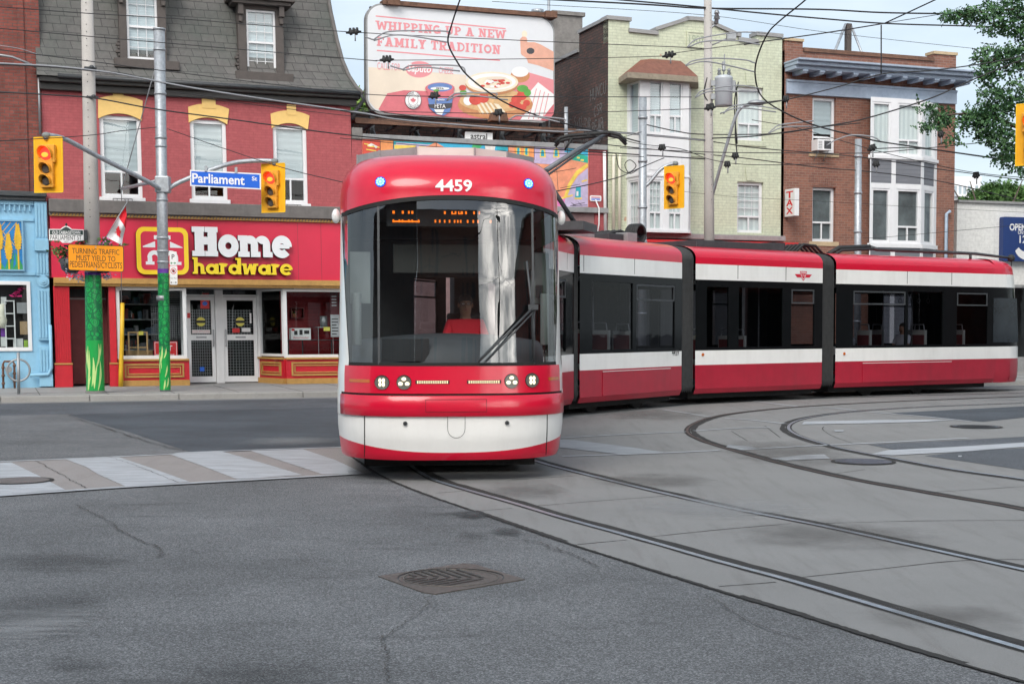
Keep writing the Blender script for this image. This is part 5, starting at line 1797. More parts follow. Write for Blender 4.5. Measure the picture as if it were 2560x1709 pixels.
# hand
pf(6, [(1384, 130), (1352, 112), (1336, 106), (1318, 106), (1306, 120), (1304, 138), (1316, 146), (1320, 158), (1345, 164), (1384, 178)])
pf(6, [(1300, 98), (1308, 90), (1320, 108), (1316, 140), (1302, 136)])
pe(10, 1326, 128, 10, 8, 10); pe(5, 1311, 86, 7, 9, 10); pe(6, 1310, 100, 8, 8, 10)
# bread and cloth
pe(4, 1300, 190, 24, 17); pe(9, 1300, 180, 21, 13)
pf(9, [(1345, 206), (1384, 236), (1384, 260), (1352, 300), (1300, 300), (1330, 262), (1318, 238)])
for k in range(4):
 pf(2, [(1340 + k * 10, 222 + k * 4), (1342 + k * 10, 222 + k * 4), (1322 + k * 12, 298), (1320 + k * 12, 298)])
# wooden board with bowl
pe(4, 1238, 262, 94, 36); pe(12, 1238, 252, 90, 28)
for k in range(10):
 x = 1158 + k * 6
 pf(5 if k % 2 else 12, [(x + 22, 250 + k), (x + 34, 252 + k), (x + 52, 282), (x + 42, 286)])
pe(9, 1170, 252, 12, 12); pe(7, 1188, 250, 16, 13); pe(7, 1208, 246, 14, 12)
for (x, y, r) in ((1290, 250, 13), (1304, 240, 13), (1316, 258, 9), (1296, 266, 9), (1308, 268, 8), (1280, 262, 9), (1300, 226, 8)):
 pe(7, x, y, r, r * .9, 12)
pe(8, 1306, 222, 14, 9); pe(8, 1318, 232, 9, 9); pe(8, 1158, 232, 9, 6); pe(7, 1156, 220, 9, 7)
pe(4, 1229, 212, 66, 26); pe(5, 1229, 206, 66, 26); pe(9, 1229, 205, 60, 21); pe(5, 1232, 207, 48, 15)
for k in range(22):
 t_ = RND.uniform(0, 2 * pi); r_ = RND.random() ** .5
 pe(7 if k % 3 else 9, 1232 + 38 * r_ * cos(t_), 208 + 11 * r_ * sin(t_), 6, 3, 8)
pe(1, 1240, 196, 26, 4, 12)
# tub
pf(11, [(1068, 244), (1132, 244), (1124, 280), (1108, 290), (1090, 286), (1074, 272)])
pf(3, [(1068, 222), (1134, 222), (1132, 246), (1068, 246)]); pf(10, [(1069, 262), (1130, 258), (1128, 270), (1100, 276), (1072, 270)])
pf(9, [(1084, 274), (1110, 274), (1104, 288), (1092, 286)])
pe(3, 1099, 222, 37, 15); pe(11, 1099, 219, 31, 11); pe(9, 1099, 222, 24, 4, 14); pe(8, 1090, 227, 8, 3, 10)
# roundel
pe(10, 1032, 251, 20.5, 22.5, 28); pe(9, 1032, 251, 19.5, 21.5, 28); pe(10, 1032, 251, 12.5, 14, 24); pe(9, 1032, 251, 11.8, 13.2, 24)
X0, Z0 = bp(1032, 252)
n_[0] += 1
m.flat(maple(X0, Z0, .105), BY - .004 - .0004 * n_[0], 3)
m.build('printed_picture', PB, bb, normals=False)
m = MB()
x0, z0 = bp(940, 74); x1, _ = bp(1264, 80)
slab_line(m, 'WHIPPING UP A NEW', x0, x1, z0, BB.Z(940, 52, BY) - z0, BY - .0085, 0)
x0, z0 = bp(942, 115); x1, _ = bp(1251, 115)
slab_line(m, 'FAMILY TRADITION', x0, x1, z0, BB.Z(942, 92, BY) - z0, BY - .0085, 0)
x0, z0 = bp(972, 167); xe_, _ = bp(1000, 167)
text(m, 'CALLS FOR', x0, z0, .20, BY - .0085, 0, w=(xe_ - x0) * 2.05)
xw_ = xe_ - x0
x0, z0 = bp(1115, 177)
text(m, 'CHEESE', x0, z0, .185, BY - .0085, 0, w=xw_ * 1.32)
x0, z0 = bp(1048, 174)
text(m, 'Saputo', x0, z0, .30, BY - .0085, 1, w=.70, bold=.02, shear=.25)
x0, z0 = bp(1099, 266)
text(m, 'FETA', x0, z0, .115, BY - .055, 1, w=.33, bold=.012)
x0, z0 = bp(1099, 250)
text(m, 'Saputo', x0, z0, .085, BY - .055, 1, w=.26, bold=.02, shear=.25)
x0, z0 = bp(1099, 222)
text(m, 'FETA', x0, z0, .05, BY - .055, 2, w=.22, bold=.02)
X0, Z0 = bp(1032, 251)
for body, a0, a1, sg_ in (('MADE IN', 150, 30, 1), ('CANADA', 215, 325, -1)):
 for i, ch in enumerate(body):
  if ch == ' ':
   continue
  A = radians(lerp(a0, a1, (i + .5) / len(body)))
  rr = .195
  rot = A - pi / 2 if sg_ > 0 else A + pi / 2
  text(m, ch, 0, 0, .058, 0, 2, xf=lambda x, y, z, A=A, rot=rot: (X0 + rr * cos(A) + x * cos(rot) - z * sin(rot), BY - .053, Z0 + rr * 1.06 * sin(A) + x * sin(rot) + z * cos(rot)))
m.build('lettering', [PB[2], PB[9], PB[10]], bb, normals=False)
m = MB()
tb0, tb1 = bp(955, 2), bp(1385, 44)
m.box(tb0[0], tb1[0], BY - .1, BY + .25, d + .02, d + .14)
for xx in (tb0[0] + .3, tb1[0] - .15):
 m.box(xx - .18, xx + .18, BY - .2, BY + .3, d + .0, d + .18)
m.build('top_rail', RUST, bb)
m = MB()
cz = c - .32
m.box(a - .55, b + .65, BY - .75, BY - .12, cz - .05, cz, 0)
m.box(a - .55, b + .65, BY - .78, BY - .74, cz - .12, cz + .03, 0)
for k in range(9):
 xx = lerp(a, b, k / 8)
 m.box(xx - .03, xx + .03, BY - .7, BY + .6, cz - .13, cz - .06, 1)
m.build('catwalk', [RUST, DKGREY], bb)
m = MB()
for k in range(5):
 xx = lerp(a + .2, b - .2, k / 4)
 m.box(xx - .06, xx + .06, BY + .24, BY + .36, lzt - .5, d)
 m.tube([(xx, BY + .3, cz - .1), (xx, BY - .6, lzt - .1)], .035, 6)
 m.tube([(xx, BY + .3, cz + .6), (xx, BY + 1.6, lzt - .4)], .035, 6)
m.build('steel_post', DKGREY, bb)
m = MB()
x0, z0 = bp(1228, 301)
m.prism([(x0 - .28, z0 - .13), (x0 + .26, z0 - .13), (x0 + .20, z0 + .13), (x0 - .20, z0 + .13)], BY - .8, BY - .45)
m.build('floodlight', RUST, bb, bevel=.02)
na = BB.B(1162, 331, 1231, 352, BY - .6)
m = MB()
m.box(na[0], na[1], BY - .62, BY - .58, na[2] - .12, na[3], 0)
text(m, 'astral', (na[0] + na[1]) / 2, lerp(na[2], na[3], .52), .17, BY - .622, 1, w=.50, bold=.02)
m.build('name_plate', [SIGNWHITE, SIGNBLACK], bb)
ap = LO.root('antenna_pole', 'slim grey steel pole rising behind the billboard right edge', 'pole')
m = MB()
xx = LO.X(1372, 30, 1.3)
m.tube([(xx, 1.3, lzt - .5), (xx, 1.3, LO.Z(1372, -60, 1.3))], .045, 8)
m.build('shaft', GALV, ap)
ap = LO.root('conduit_post', 'short grey capped pipe standing at the low mural roof edge', 'pole')
m = MB()
xx = LO.X(1415, 320, -.3)
m.tube([(xx, -.3, LO.Z(1415, 371, -.3)), (xx, -.3, LO.Z(1415, 268, -.3))], .06, 8)
m.build('shaft', GALV, ap)
# ---------------------------------------------------------------- pale green brick building
GR = Front(1518, 980, 0, 0)
gr = GR.root('green_brick_building', 'pale green painted brick building with white bay window and dark sooty side wall', 'building')
gx1 = GR.X(1953, 400)
top = [GR.px(*p) for p in ((1518, 49), (1574, 54), (1574, 81), (1641, 88), (1641, 78), (1718, 51), (1762, 54), (1838, 90), (1848, 93), (1848, 103), (1892, 109), (1892, 89), (1953, 95))]
zlow = GR.Z(1640, 92) - .25
g_win = [GR.B(1844, 218, 1908, 352), GR.B(1843, 455, 1908, 582)]
bayx0, bayx1 = GR.X(1567, 400), GR.X(1727, 400)
bay_z0, bay_z1 = GR.Z(1640, 580, -.6), GR.Z(1640, 200, -.6)
m = MB()
m.wall(0, gx1, GR.Z(1800, 590), zlow, g_win + [(bayx0, bayx1 - .05, bay_z0 + .05, bay_z1 - .1)], 0, .2)
pts = [(0, zlow), (gx1, zlow)] + [(x, z) for x, z in reversed(top)]
pts[2] = (gx1, pts[2][1]); pts[-1] = (0, pts[-1][1])
m.prism(pts, 0, .35)
m.build('front_wall', GREENBRICK, gr, normals=False)
m = MB()
for k, (lx, ly0, ly1) in enumerate(((1876, 182, 214), (1876, 418, 452))):
 x0, z1 = GR.px(lx, ly0); z0 = GR.Z(lx, ly1)
 m.prism([(x0 - .14, z0), (x0 + .14, z0), (x0 + .19, z1), (x0 - .19, z1)], -.03, .05)
m.box(GR.X(1720, 387), GR.X(1765, 387), -.03, .05, GR.Z(1740, 392), GR.Z(1740, 388))
m.build('keystone', GREENBRICK, gr)
m = MB()
zs0 = top[0][1]
d1 = 2.2
m.add([(0, .0, zb), (0, 9.5, zb), (0, 9.5, zs0 - .55), (0, d1, zs0 - .55), (0, d1, zs0), (0, .0, zs0)], [(0, 1, 2, 3, 4, 5)])
m.quad((0, 9.5, zb), (gx1, 9.5, zb), (gx1, 9.5, zs0 - .6), (0, 9.5, zs0 - .6))
m.quad((gx1, .3, zb), (gx1, 9.5, zb), (gx1, 9.5, zs0 - .6), (gx1, .3, zs0 - .6))
m.quad((0, .3, zs0 - .6), (gx1, .3, zs0 - .6), (gx1, 9.5, zs0 - .6), (0, 9.5, zs0 - .6))
m.quad((.01, .3, zs0), (.01, .3, zlow), (.01, d1, zlow), (.01, d1, zs0))
m.build('side_wall', DARKBRICK, gr, normals=False)
m = MB()
for (x0, z0), (x1, z1) in zip(top, top[1:]):
 if abs(x1 - x0) > .02:
  m.add([(x0 - .04, -.07, z0), (x1 + .04, -.07, z1), (x1 + .04, .40, z1), (x0 - .04, .40, z0), (x0 - .04, -.07, z0 + .11), (x1 + .04, -.07, z1 + .11), (x1 + .04, .40, z1 + .11), (x0 - .04, .40, z0 + .11)],
   [(0, 3, 2, 1), (4, 5, 6, 7), (0, 1, 5, 4), (1, 2, 6, 5), (2, 3, 7, 6), (3, 0, 4, 7)])
m.box(-.06, .3, .41, d1, zs0, zs0 + .1)
m.box(-.06, .3, d1 + .01, 9.5, zs0 - .55, zs0 - .45)
m.build('coping', COPING, gr)
m = MB()
x0, z0 = GR.px(1738, 103)
a, b, c, d = GR.B(1716, 80, 1762, 120)
m.box(a, b, -.035, .02, c, d, 0)
m.ring(a, b, c, d, .04, -.05, -.035, 0)
m.build('date_stone', GREENBRICK, gr)
m = MB()
text(m, '1907', (a + b) / 2 + .02, (c + d) / 2, .26, -.0385, 0, w=.5)
m.build('date_numerals', mat('date_grey', (.30, .36, .26), .8), gr, normals=False)
m = MB()
cxs = (0.35, 1.15)
yb = 4.2
hx = GR.X(1430, 80, yb)
m.box(-.05, .95, yb, yb + 2.8, zs0 - .6, GR.Z(1430, 40, yb))
m.box(-.12, 1.02, yb - .07, yb + 2.87, GR.Z(1430, 40, yb), GR.Z(1430, 40, yb) + .12)
m.build('chimney', CEMENT, gr)
m = MB()
m.tube([(.25, yb + 2.2, GR.Z(1430, 40, yb) + .12), (.25, yb + 2.2, GR.Z(1430, 40, yb) + .5)], .16, 12)
m.tube([(.25, yb + 2.2, GR.Z(1430, 40, yb) + .5), (.25, yb + 2.2, GR.Z(1430, 40, yb) + .62)], .21, 12)
m.build('chimney_vent', GALV, gr)
# graffiti scrawls on the sooty wall
gfm = mat('chalky_spray', (.16, .16, .16), .9, var=.2)
m = MB()
def scrawl(pts, w=.02):
 P_ = smooth_line([Vector((p[0], p[1], 0)) for p in pts], 4)
 for p, q in zip(P_, P_[1:]):
  dd = (q - p)
  nn = Vector((-dd.y, dd.x, 0)).normalized() * w
  m.add([(-.012, p.x + nn.x, p.y + nn.y), (-.012, q.x + nn.x, q.y + nn.y), (-.012, q.x - nn.x, q.y - nn.y), (-.012, p.x - nn.x, p.y - nn.y)], [(0, 1, 2, 3)])
zg = GR.Z(1500, 215)
ST = {'H': [[(0, 0), (.05, 1)], [(.5, .1), (.55, 1.05)], [(0, .5), (.55, .55)]], 'U': [[(0, 1), (.05, .2), (.3, 0), (.5, .3), (.55, 1.1)]], 'N': [[(0, 0), (.05, 1)], [(.05, 1), (.5, .1)], [(.5, .1), (.55, 1.1)]],
 'C': [[(.5, .9), (.2, 1), (0, .5), (.2, 0), (.55, .15)]], 'A': [[(0, 0), (.3, 1.05)], [(.3, 1.05), (.6, 0)], [(.1, .4), (.5, .4)]], 'R': [[(0, 0), (0, 1)], [(0, 1), (.4, .9), (.4, .55), (0, .5)], [(.15, .5), (.5, 0)]],
 'O': [[(.25, 0), (0, .5), (.25, 1), (.5, .5), (.25, 0)]], 'E': [[(.5, 1), (0, 1), (0, 0), (.5, .05)], [(0, .5), (.4, .52)]], 'S': [[(.5, .9), (.2, 1), (.05, .75), (.4, .4), (.3, .02), (0, .1)]], 'J': [[(.4, 1), (.4, .2), (.2, 0), (0, .2)]]}
for word, y0, z0, h in (('HUNCU', 1.3, zg - .25, .34), ('CSR', 1.0, zg - .75, .30), ('REAR', 1.15, zg - 1.2, .30)):
 for i, ch in enumerate(word):
  for stp in ST[ch]:
   scrawl([(y0 - i * h * .72 - p[0] * h, z0 + p[1] * h + i * .02) for p in stp], .018)
for k in range(70):
 y0, z0 = RND.uniform(.2, 4.0), GR.Z(1500, 330) + RND.uniform(-.35, .75)
 if z0 > GR.Z(1500, 330) + .2 + y0 * .12:
  continue
 stp = RND.choice(list(ST.values()))
 for s_ in stp:
  scrawl([(y0 - p[0] * .3, z0 + p[1] * .32) for p in s_], .014)
m.build('graffiti', gfm, gr, normals=False)
# right-hand windows
sash(gr, *g_win[0], None, .04, .09, .30, 1, None, CURTAIN, 0.0, (.10, .16, .08), TRIMWHITE, sillm=GREENBRICK)
sash(gr, *g_win[1], None, .04, .09, .30, 1, (3, 4, False), CURTAIN, 0.0, None, TRIMWHITE)
# bay
by = -.75
fx0, fx1 = GR.X(1599, 400, by), GR.X(1722, 400, by)
corners = [(bayx0, 0.0), (fx0, by), (fx1, by), (bayx1, 0.0)]
zA = (GR.Z(1640, 334, by), GR.Z(1640, 202, by)); zB = (GR.Z(1640, 575, by), GR.Z(1640, 449, by))
bay = None
walls = MB()
todo = []
for (p, q) in zip(corners, corners[1:]):
 f, L = face_xf(p, q)
 walls.xf = f
 if p == corners[1]:
  xs = [(GR.X(1622, 300, by) - fx0, GR.X(1657, 300, by) - fx0), (GR.X(1671, 300, by) - fx0, GR.X(1707, 300, by) - fx0)]
 else:
  xs = [(.10, L - .08)]
 holes = [(u0, u1, z0, z1) for u0, u1 in xs for z0, z1 in (zA, zB)]
 walls.wall(0, L, bay_z0, bay_z1, holes, 0, .06)
 walls.box(0, L, -.03, -.002, GR.Z(1640, 441, by), GR.Z(1640, 436, by))
 walls.box(0, L, -.05, -.002, bay_z0 - .02, bay_z0 + .06)
 for k, (u0, u1) in enumerate(xs):
  walls.ring(u0 + .02, u1 - .02, GR.Z(1640, 425, by), GR.Z(1640, 366, by), .025, -.012, -.002)
 todo.append((f, holes, p == corners[1]))
walls.xf = None
walls.add([(x, y, bay_z0) for x, y in corners], [(0, 1, 2, 3)])
bay = walls.build('bay_window', TRIMWHITE, gr, normals=False)
for f, holes, front in todo:
 for i, h in enumerate(holes):
  up = h[2] > GR.Z(1640, 400, by)
  sash(gr, *h, f, -.03, .055, .34 if front else None, 1 if front else 0, (3, 4, False) if not up else None, BLINDSKY if up else CURTAIN, 0.0, None, TRIMWHITE)
m = MB()
ez0, ez1 = GR.Z(1640, 200, by - .2), GR.Z(1640, 186, by - .2)
eo = [(GR.X(1546, 185, 0), .0), (GR.X(1572, 190, by - .15) - .1, by - .28), (GR.X(1737, 190, by - .15) + .04, by - .28), (GR.X(1742, 185, 0) + .06, .0)]
ti = [(GR.X(1600, 152, 0), -.05), (GR.X(1618, 152, 0), -.3), (GR.X(1690, 152, 0), -.3), (GR.X(1706, 152, 0), -.05)]
zt_ = GR.Z(1640, 150, -.2)
m.add([(x, y, ez1) for x, y in eo] + [(x, y, zt_) for x, y in ti], [(0, 1, 5, 4), (1, 2, 6, 5), (2, 3, 7, 6), (4, 5, 6, 7)], 0)
m.add([(x, y, ez0) for x, y in eo] + [(x, y, ez1) for x, y in eo], [(0, 1, 5, 4), (1, 2, 6, 5), (2, 3, 7, 6), (0, 3, 2, 1)], 1)
m.build('bay_roof', [ROOFBROWN, WOODROT], gr, normals=False)
m = MB()
m.box(0.02, gx1 - .02, -.34, -.002, GR.Z(1800, 601), GR.Z(1800, 588))
m.build('ledge', GREYPAINT, gr, bevel=.015)
m = MB()
m.box(.1, GR.X(1975, 606, -.4), -.9, -.35, GR.Z(1800, 611, -.6), GR.Z(1800, 604, -.6), 1)
m.box(.1, GR.X(1975, 606, -.4), -.85, -.35, GR.Z(1800, 611, -.6) - .8, GR.Z(1800, 611, -.6) - .01, 0)
m.box(.05, gx1 - .05, -.02, .2, zb, GR.Z(1800, 602), 0)
m.build('awning', [DKGREY, SIGNRED], gr)
m = MB()
for px_ in (1531, 1546):
 xx = GR.X(px_, 480)
 m.tube([(xx, -.08, GR.Z(px_, 575)), (xx, -.08, GR.Z(px_, 395)), (xx + .03, -.05, GR.Z(px_, 388))], .05, 8)
m.build('downpipe', CREAM, gr)
# ---------------------------------------------------------------- brown brick building
BR = Front(1954, 980, 0, 0)
br = BR.root('brown_brick_building', 'brown brick building with powder blue bracketed cornice and white bay windows', 'building')
rx1 = BR.X(2387, 400)
z_par = BR.Z(2150, 140)
zp0 = BR.Z(1980, 103)
cz0, cz1 = BR.Z(2050, 206), BR.Z(2050, 170)
b_win = [BR.B(2031, 244, 2089, 382), BR.B(2031, 468, 2089, 604)]
bax0, bax1 = BR.X(2174, 400), BR.X(2342, 430)
m = MB()
m.wall(0.01, rx1, zb + .1, z_par, b_win + [(bax0, bax1 - .04, zb + 1, BR.Z(2250, 250))], 0, .22)
m.quad((rx1, 0, zb), (rx1, 9, zb), (rx1, 9, z_par), (rx1, 0, z_par))
m.quad((.01, .35, z_par - .4), (rx1, .35, z_par - .4), (rx1, 9, z_par - .4), (.01, 9, z_par - .4))
m.quad((.01, 9, zb), (rx1, 9, zb), (rx1, 9, z_par), (.01, 9, z_par))
m.quad((.01, .35, z_par - .4), (rx1, .35, z_par - .4), (rx1, .35, z_par), (.01, .35, z_par))
m.box(.01, BR.X(2007, 115), .001, .36, z_par + .001, zp0)
m.box(BR.X(2334, 140), rx1, .001, .36, z_par + .001, BR.Z(2360, 137))
m.build('wall', BROWNBRICK, br, normals=False)
m = MB()
m.box(BR.X(2007, 125), BR.X(2334, 140), -.06, .40, z_par + .001, z_par + .12, 0)
m.box(-.02, BR.X(2007, 105) + .02, -.05, .42, zp0, zp0 + .08, 1)
m.box(BR.X(2334, 140) - .02, rx1 + .03, -.05, .42, BR.Z(2360, 137), BR.Z(2360, 137) + .09, 1)
m.build('coping', [RUST, SILLSTONE], br)
# cornice
m = MB()
ca, cb = BR.X(1962, 200), BR.X(2388, 205) + .30
m.box(.02, cb - .1, -.62, .0, cz0 + .24, cz0 + .36)
m.box(.00, cb, -.78, .0, cz0 + .36, cz0 + .47)
m.box(-.02, cb + .08, -.90, .0, cz0 + .47, cz0 + .53)
for k in range(11):
 xx = lerp(.28, cb - .35, k / 10)
 m.box(xx, xx + .15, -.62, .0, cz0 + .13, cz0 + .238)
 m.box(xx - .012, xx + .162, -.66, -.50, cz0 + .17, cz0 + .236)
m.box(.05, rx1 - .02, -.10, .0, cz0 - .42, cz0 + .02)
m.box(.05, rx1 - .02, -.14, .0, cz0 - .06, cz0 + .01)
m.build('cornice', BLUECORN, br, bevel=.012)
o = sash(br, *b_win[0], None, .04, .09, .26, 0, None, BLIND, .35, (.12, .13, .08), TRIMWHITE, sillm=SILLSTONE)
sash(br, *b_win[1], None, .08, .09, .34, 1, None, SKYGREY, 0, (.12, .14, .10), TRIMWHITE, sillm=SILLSTONE)
m = MB()
x0, z0, z1 = (b_win[1][0] + b_win[1][1]) / 2, b_win[1][3], b_win[1][3] + .28
for k in range(15):
 t_ = (k + .5) / 15 - .5
 xx = x0 + t_ * 1.02
 m.prism([(xx - .028 , z0 + .06 * (1 - 4 * t_ * t_)), (xx + .028, z0 + .06 * (1 - 4 * t_ * t_)), (xx + .034 + t_ * .05, z1 + .06 * (1 - 4 * t_ * t_)), (xx - .034 + t_ * .05, z1 + .06 * (1 - 4 * t_ * t_))], -.012, .02)
m.build('brick_arch', BROWNBRICK, br)
# bay
byb = -.55
q0, q1 = BR.X(2175, 430, byb), BR.X(2304, 430, byb)
corners = [(bax0 + .02, 0), (q0, byb), (q1, byb), (bax1, 0)]
zU = (BR.Z(2240, 388, byb), BR.Z(2240, 257, byb)); zL = (BR.Z(2240, 606, byb), BR.Z(2240, 472, byb))
zbt, ztp = zb + .4, BR.Z(2240, 246, byb)
wl_ = MB()
jobs = []
for (p, q) in zip(corners, corners[1:]):
 f, L = face_xf(p, q)
 wl_.xf = f
 fr_ = p == corners[1]
 xs = [(BR.X(2180, 430, byb) - q0, BR.X(2226, 430, byb) - q0), (BR.X(2243, 430, byb) - q0, BR.X(2300, 430, byb) - q0)] if fr_ else [(L * .2, L * .82)]
 pan = [(BR.Z(2240, 459, byb), BR.Z(2240, 401, byb)), (zbt + .1, BR.Z(2240, 620, byb))]
 holes = [(u0, u1, z0, z1) for u0, u1 in xs for z0, z1 in (zU, zL)] if L > .4 else []
 ph = [(max(.04, u0 - .05), u1 + .05, z0, z1) for u0, u1 in xs for z0, z1 in pan] if L > .4 else []
 wl_.wall(0, L, zbt, ztp, holes + ph, 0, .03)
 wl_.box(0, L, -.06, -.002, BR.Z(2240, 398, byb), BR.Z(2240, 390, byb))
 wl_.box(0, L, -.06, -.002, BR.Z(2240, 619, byb), BR.Z(2240, 609, byb))
 jobs.append((f, holes, ph, fr_))
wl_.xf = None
wl_.add([(x, y, ztp) for x, y in corners], [(0, 1, 2, 3)])
wl_.build('bay_window', TRIMWHITE, br, normals=False)
for f, holes, ph, fr_ in jobs:
 for h in ph:
  MB(f).rect(h[0], h[1], h[2], h[3], .03).build('siding_panel', SIDINGGREY, br, normals=False)
k = 0
for f, holes, ph, fr_ in jobs:
 for i, h in enumerate(holes):
  wide = fr_ and i >= 2
  upw = h[2] > BR.Z(2240, 430, byb)
  sash(br, *h, f, -.03, .065, .28 if wide else None, 1 if wide else 0, None, (CURTAIN if upw else SKYGREY), .0, None, TRIMWHITE)
m = MB()
xx = BR.X(2362, 560)
m.tube([(xx, -.08, zb), (xx, -.08, BR.Z(2362, 535)), (xx + .12, -.12, BR.Z(2362, 528))], .055, 8)
m.build('downpipe', mat('pale_blue_pipe', (.35, .44, .55), .5), br)
# air conditioner
ac = BR.root('air_conditioner', 'white window air conditioner on brackets below the pale blind of brown building', 'air conditioner')
a, b, c, d = BR.B(2042, 349, 2078, 376, -.3)
m = MB()
m.box(a, b, -.35, .14, c, d, 0)
for k in range(5):
 m.box(a + .03, a + .16, -.356, -.35, lerp(c, d, .15 + k * .15), lerp(c, d, .22 + k * .15), 1)
m.build('case', [WHITEP, GREYPAINT], ac, bevel=.012)
m = MB()
m.rect(lerp(a, b, .45), b - .03, c + .04, d - .04, -.352)
m.build('fan_grille', DKGREY, ac, normals=False)
m = MB()
for xx in (a + .08, b - .1):
 m.tube([(xx, -.3, c - .005), (xx, -.02, c - .28)], .015, 5)
m.build('bracket', GALV, ac)
m = MB()
m.box(BR.X(2034, 360), a - .005, .05, .08, c, d)
m.build('filler_board', SIGNORANGE, ac)
# TAX sign
tx = BR.root('tax_sign', 'vertical white projecting box sign with red TAX letters on brown brick', 'sign')
a, _, c, d = BR.B(1962, 475, 1987, 543, -.05)
m = MB()
m.box(a, a + .16, -.62, -.04, c, d)
m.build('sign_box', WHITEP, tx, bevel=.01)
m = MB()
for k, ch in enumerate('TAX'):
 text(m, ch, 0, lerp(d, c, .06 + .88 * (k + .5) / 3), (d - c) * .25, 0, 0, w=.40, bold=.03, xf=lambda x, y, z: (a - .003, -.33 - x, z))
m.build('lettering', SIGNRED, tx, normals=False)
# roof sign frame
rf = BR.root('roof_sign_frame', 'bare dark steel mast with two raking struts on brown building roof', 'steel frame')
m = MB()
yy = 2.0
x0 = BR.X(2120, 100, yy); zt_ = BR.Z(2120, 60, yy)
m.box(x0 - .085, x0 + .085, yy - .08, yy + .08, z_par - .4, zt_)
m.build('mast', DORMERBROWN, rf)
m = MB()
for sgn, px_ in ((-1, 2068), (1, 2176)):
 m.tube([(x0 + sgn * .1, yy, zt_ - .02), (BR.X(px_, 132, yy - .8), yy - .8, z_par - .3)], .045, 6)
m.build('strut', GALV, rf)
# ---------------------------------------------------------------- white shop further right, its sign, far tower
WH = Front(2384, 960, 2.0, 0)
wh = WH.root('white_shop', 'plain white painted brick shop at the right with a low flat roof', 'building')
wz = WH.Z(2460, 508, 2.0)
m = MB()
m.wall(.05, 16, zb + 3.0, wz, [], 2.0)
m.quad((.05, 2, zb), (.05, 14, zb), (.05, 14, wz), (.05, 2, wz))
m.quad((.05, 2, wz), (16, 2, wz), (16, 14, wz), (.05, 14, wz))
m.quad((.05, 14, zb), (16, 14, zb), (16, 14, wz), (.05, 14, wz))
m.quad((16, 2, zb), (16, 14, zb), (16, 14, wz), (16, 2, wz))
m.build('wall', WHITEBRICK, wh, normals=False)
m = MB()
m.box(0.03, 16.05, 1.9, 2.3, wz, wz + .08)
m.build('coping', COPING, wh)
m = MB()
m.box(.05, 16, 1.95, 2.1, zb, zb + .5, 0)
m.box(.05, 16, 1.97, 2.1, zb + 2.9, zb + 3.0, 0)
for k in range(9):
 m.box(.1 + k * 2, .2 + k * 2, 1.96, 2.1, zb + .5, zb + 2.9, 0)
m.build('shopfront', GREYPAINT, wh)
m = MB()
m.rect(.1, 15.9, zb + .5, zb + 2.9, 2.05)
m.build('pane', SHOPGLASS, wh, normals=False)
m = MB()
m.box(.1, 15.9, 4, 4.1, zb, zb + 2.95)
m.build('shop_interior', ROOMDARK, wh)
ws = WH.root('wall_sign', 'navy blue opening hours sign with white crescent on white wall', 'sign')
a, b, c, d = WH.B(2507, 543, 2595, 653, 1.8)
m = MB()
m.prism(rrect(a, b, c, d, .06), 1.78, 1.99)
m.build('sign_panel', NAVY, ws)
m = MB()
text(m, 'OPEN', WH.X(2545, 570, 1.77), WH.Z(2545, 568, 1.77), .24, 1.776, 0, w=.70, bold=.03)
text(m, 'UNTIL', WH.X(2558, 583, 1.77), WH.Z(2558, 582, 1.77), .105, 1.776, 0, w=.42, bold=.01)
text(m, '12', WH.X(2558, 598, 1.77), WH.Z(2558, 598, 1.77), .26, 1.776, 0, w=.30, bold=.02)
m.build('lettering', SIGNWHITE, ws, normals=False)
m = MB()
X0, Z0 = WH.X(2570, 620, 1.77), WH.Z(2570, 616, 1.77)
m.flat([(X0 + .55 * cos(radians(t_)), Z0 - .05 + .42 * sin(radians(t_))) for t_ in range(195, 346, 10)] + [(X0 + .45 * cos(radians(t_)) + .05, Z0 + .02 + .22 * sin(radians(t_))) for t_ in range(345, 194, -10)], 1.776)
m.build('crescent', SIGNWHITE, ws, normals=False)
# far white apartment tower
p = at(2418, 470, 150)
ft = thing('apartment_tower', 'distant white apartment block with rows of balconies behind the brown building', 'building', (p.x, p.y, 0), radians(8))
w_ = 72 / FOC * 150 / 2 * 1.02
zt_ = at(2418, 441, 150).z
m = MB()
m.box(-w_, w_, 0, 10, 0, zt_, 0)
m.box(w_ * .35, w_ * .75, -.6, 0, 0, zt_ - 1.2, 0)
nfl = int(zt_ / 2.1)
m.build('wall', WHITEP, ft)
FW = mat('far_window', (.30, .36, .40), .3)
for i in range(nfl):
 z0 = zt_ - 1.0 - i * 2.1
 if z0 < 5: break
 for k in range(6):
  x0 = -w_ + (k + .15) * w_ * 2 / 6
  MB().rect(x0, x0 + w_ * .21, z0 - .9, z0, -.02 if not (w_ * .3 < x0 < w_ * .72) else -.62).build('window', FW, ft, normals=False)
 MB().box(-w_ * .95, -w_ * .2, -.9, -.03, z0 - 1.15, z0 - .95).build('balcony', WHITEP, ft)
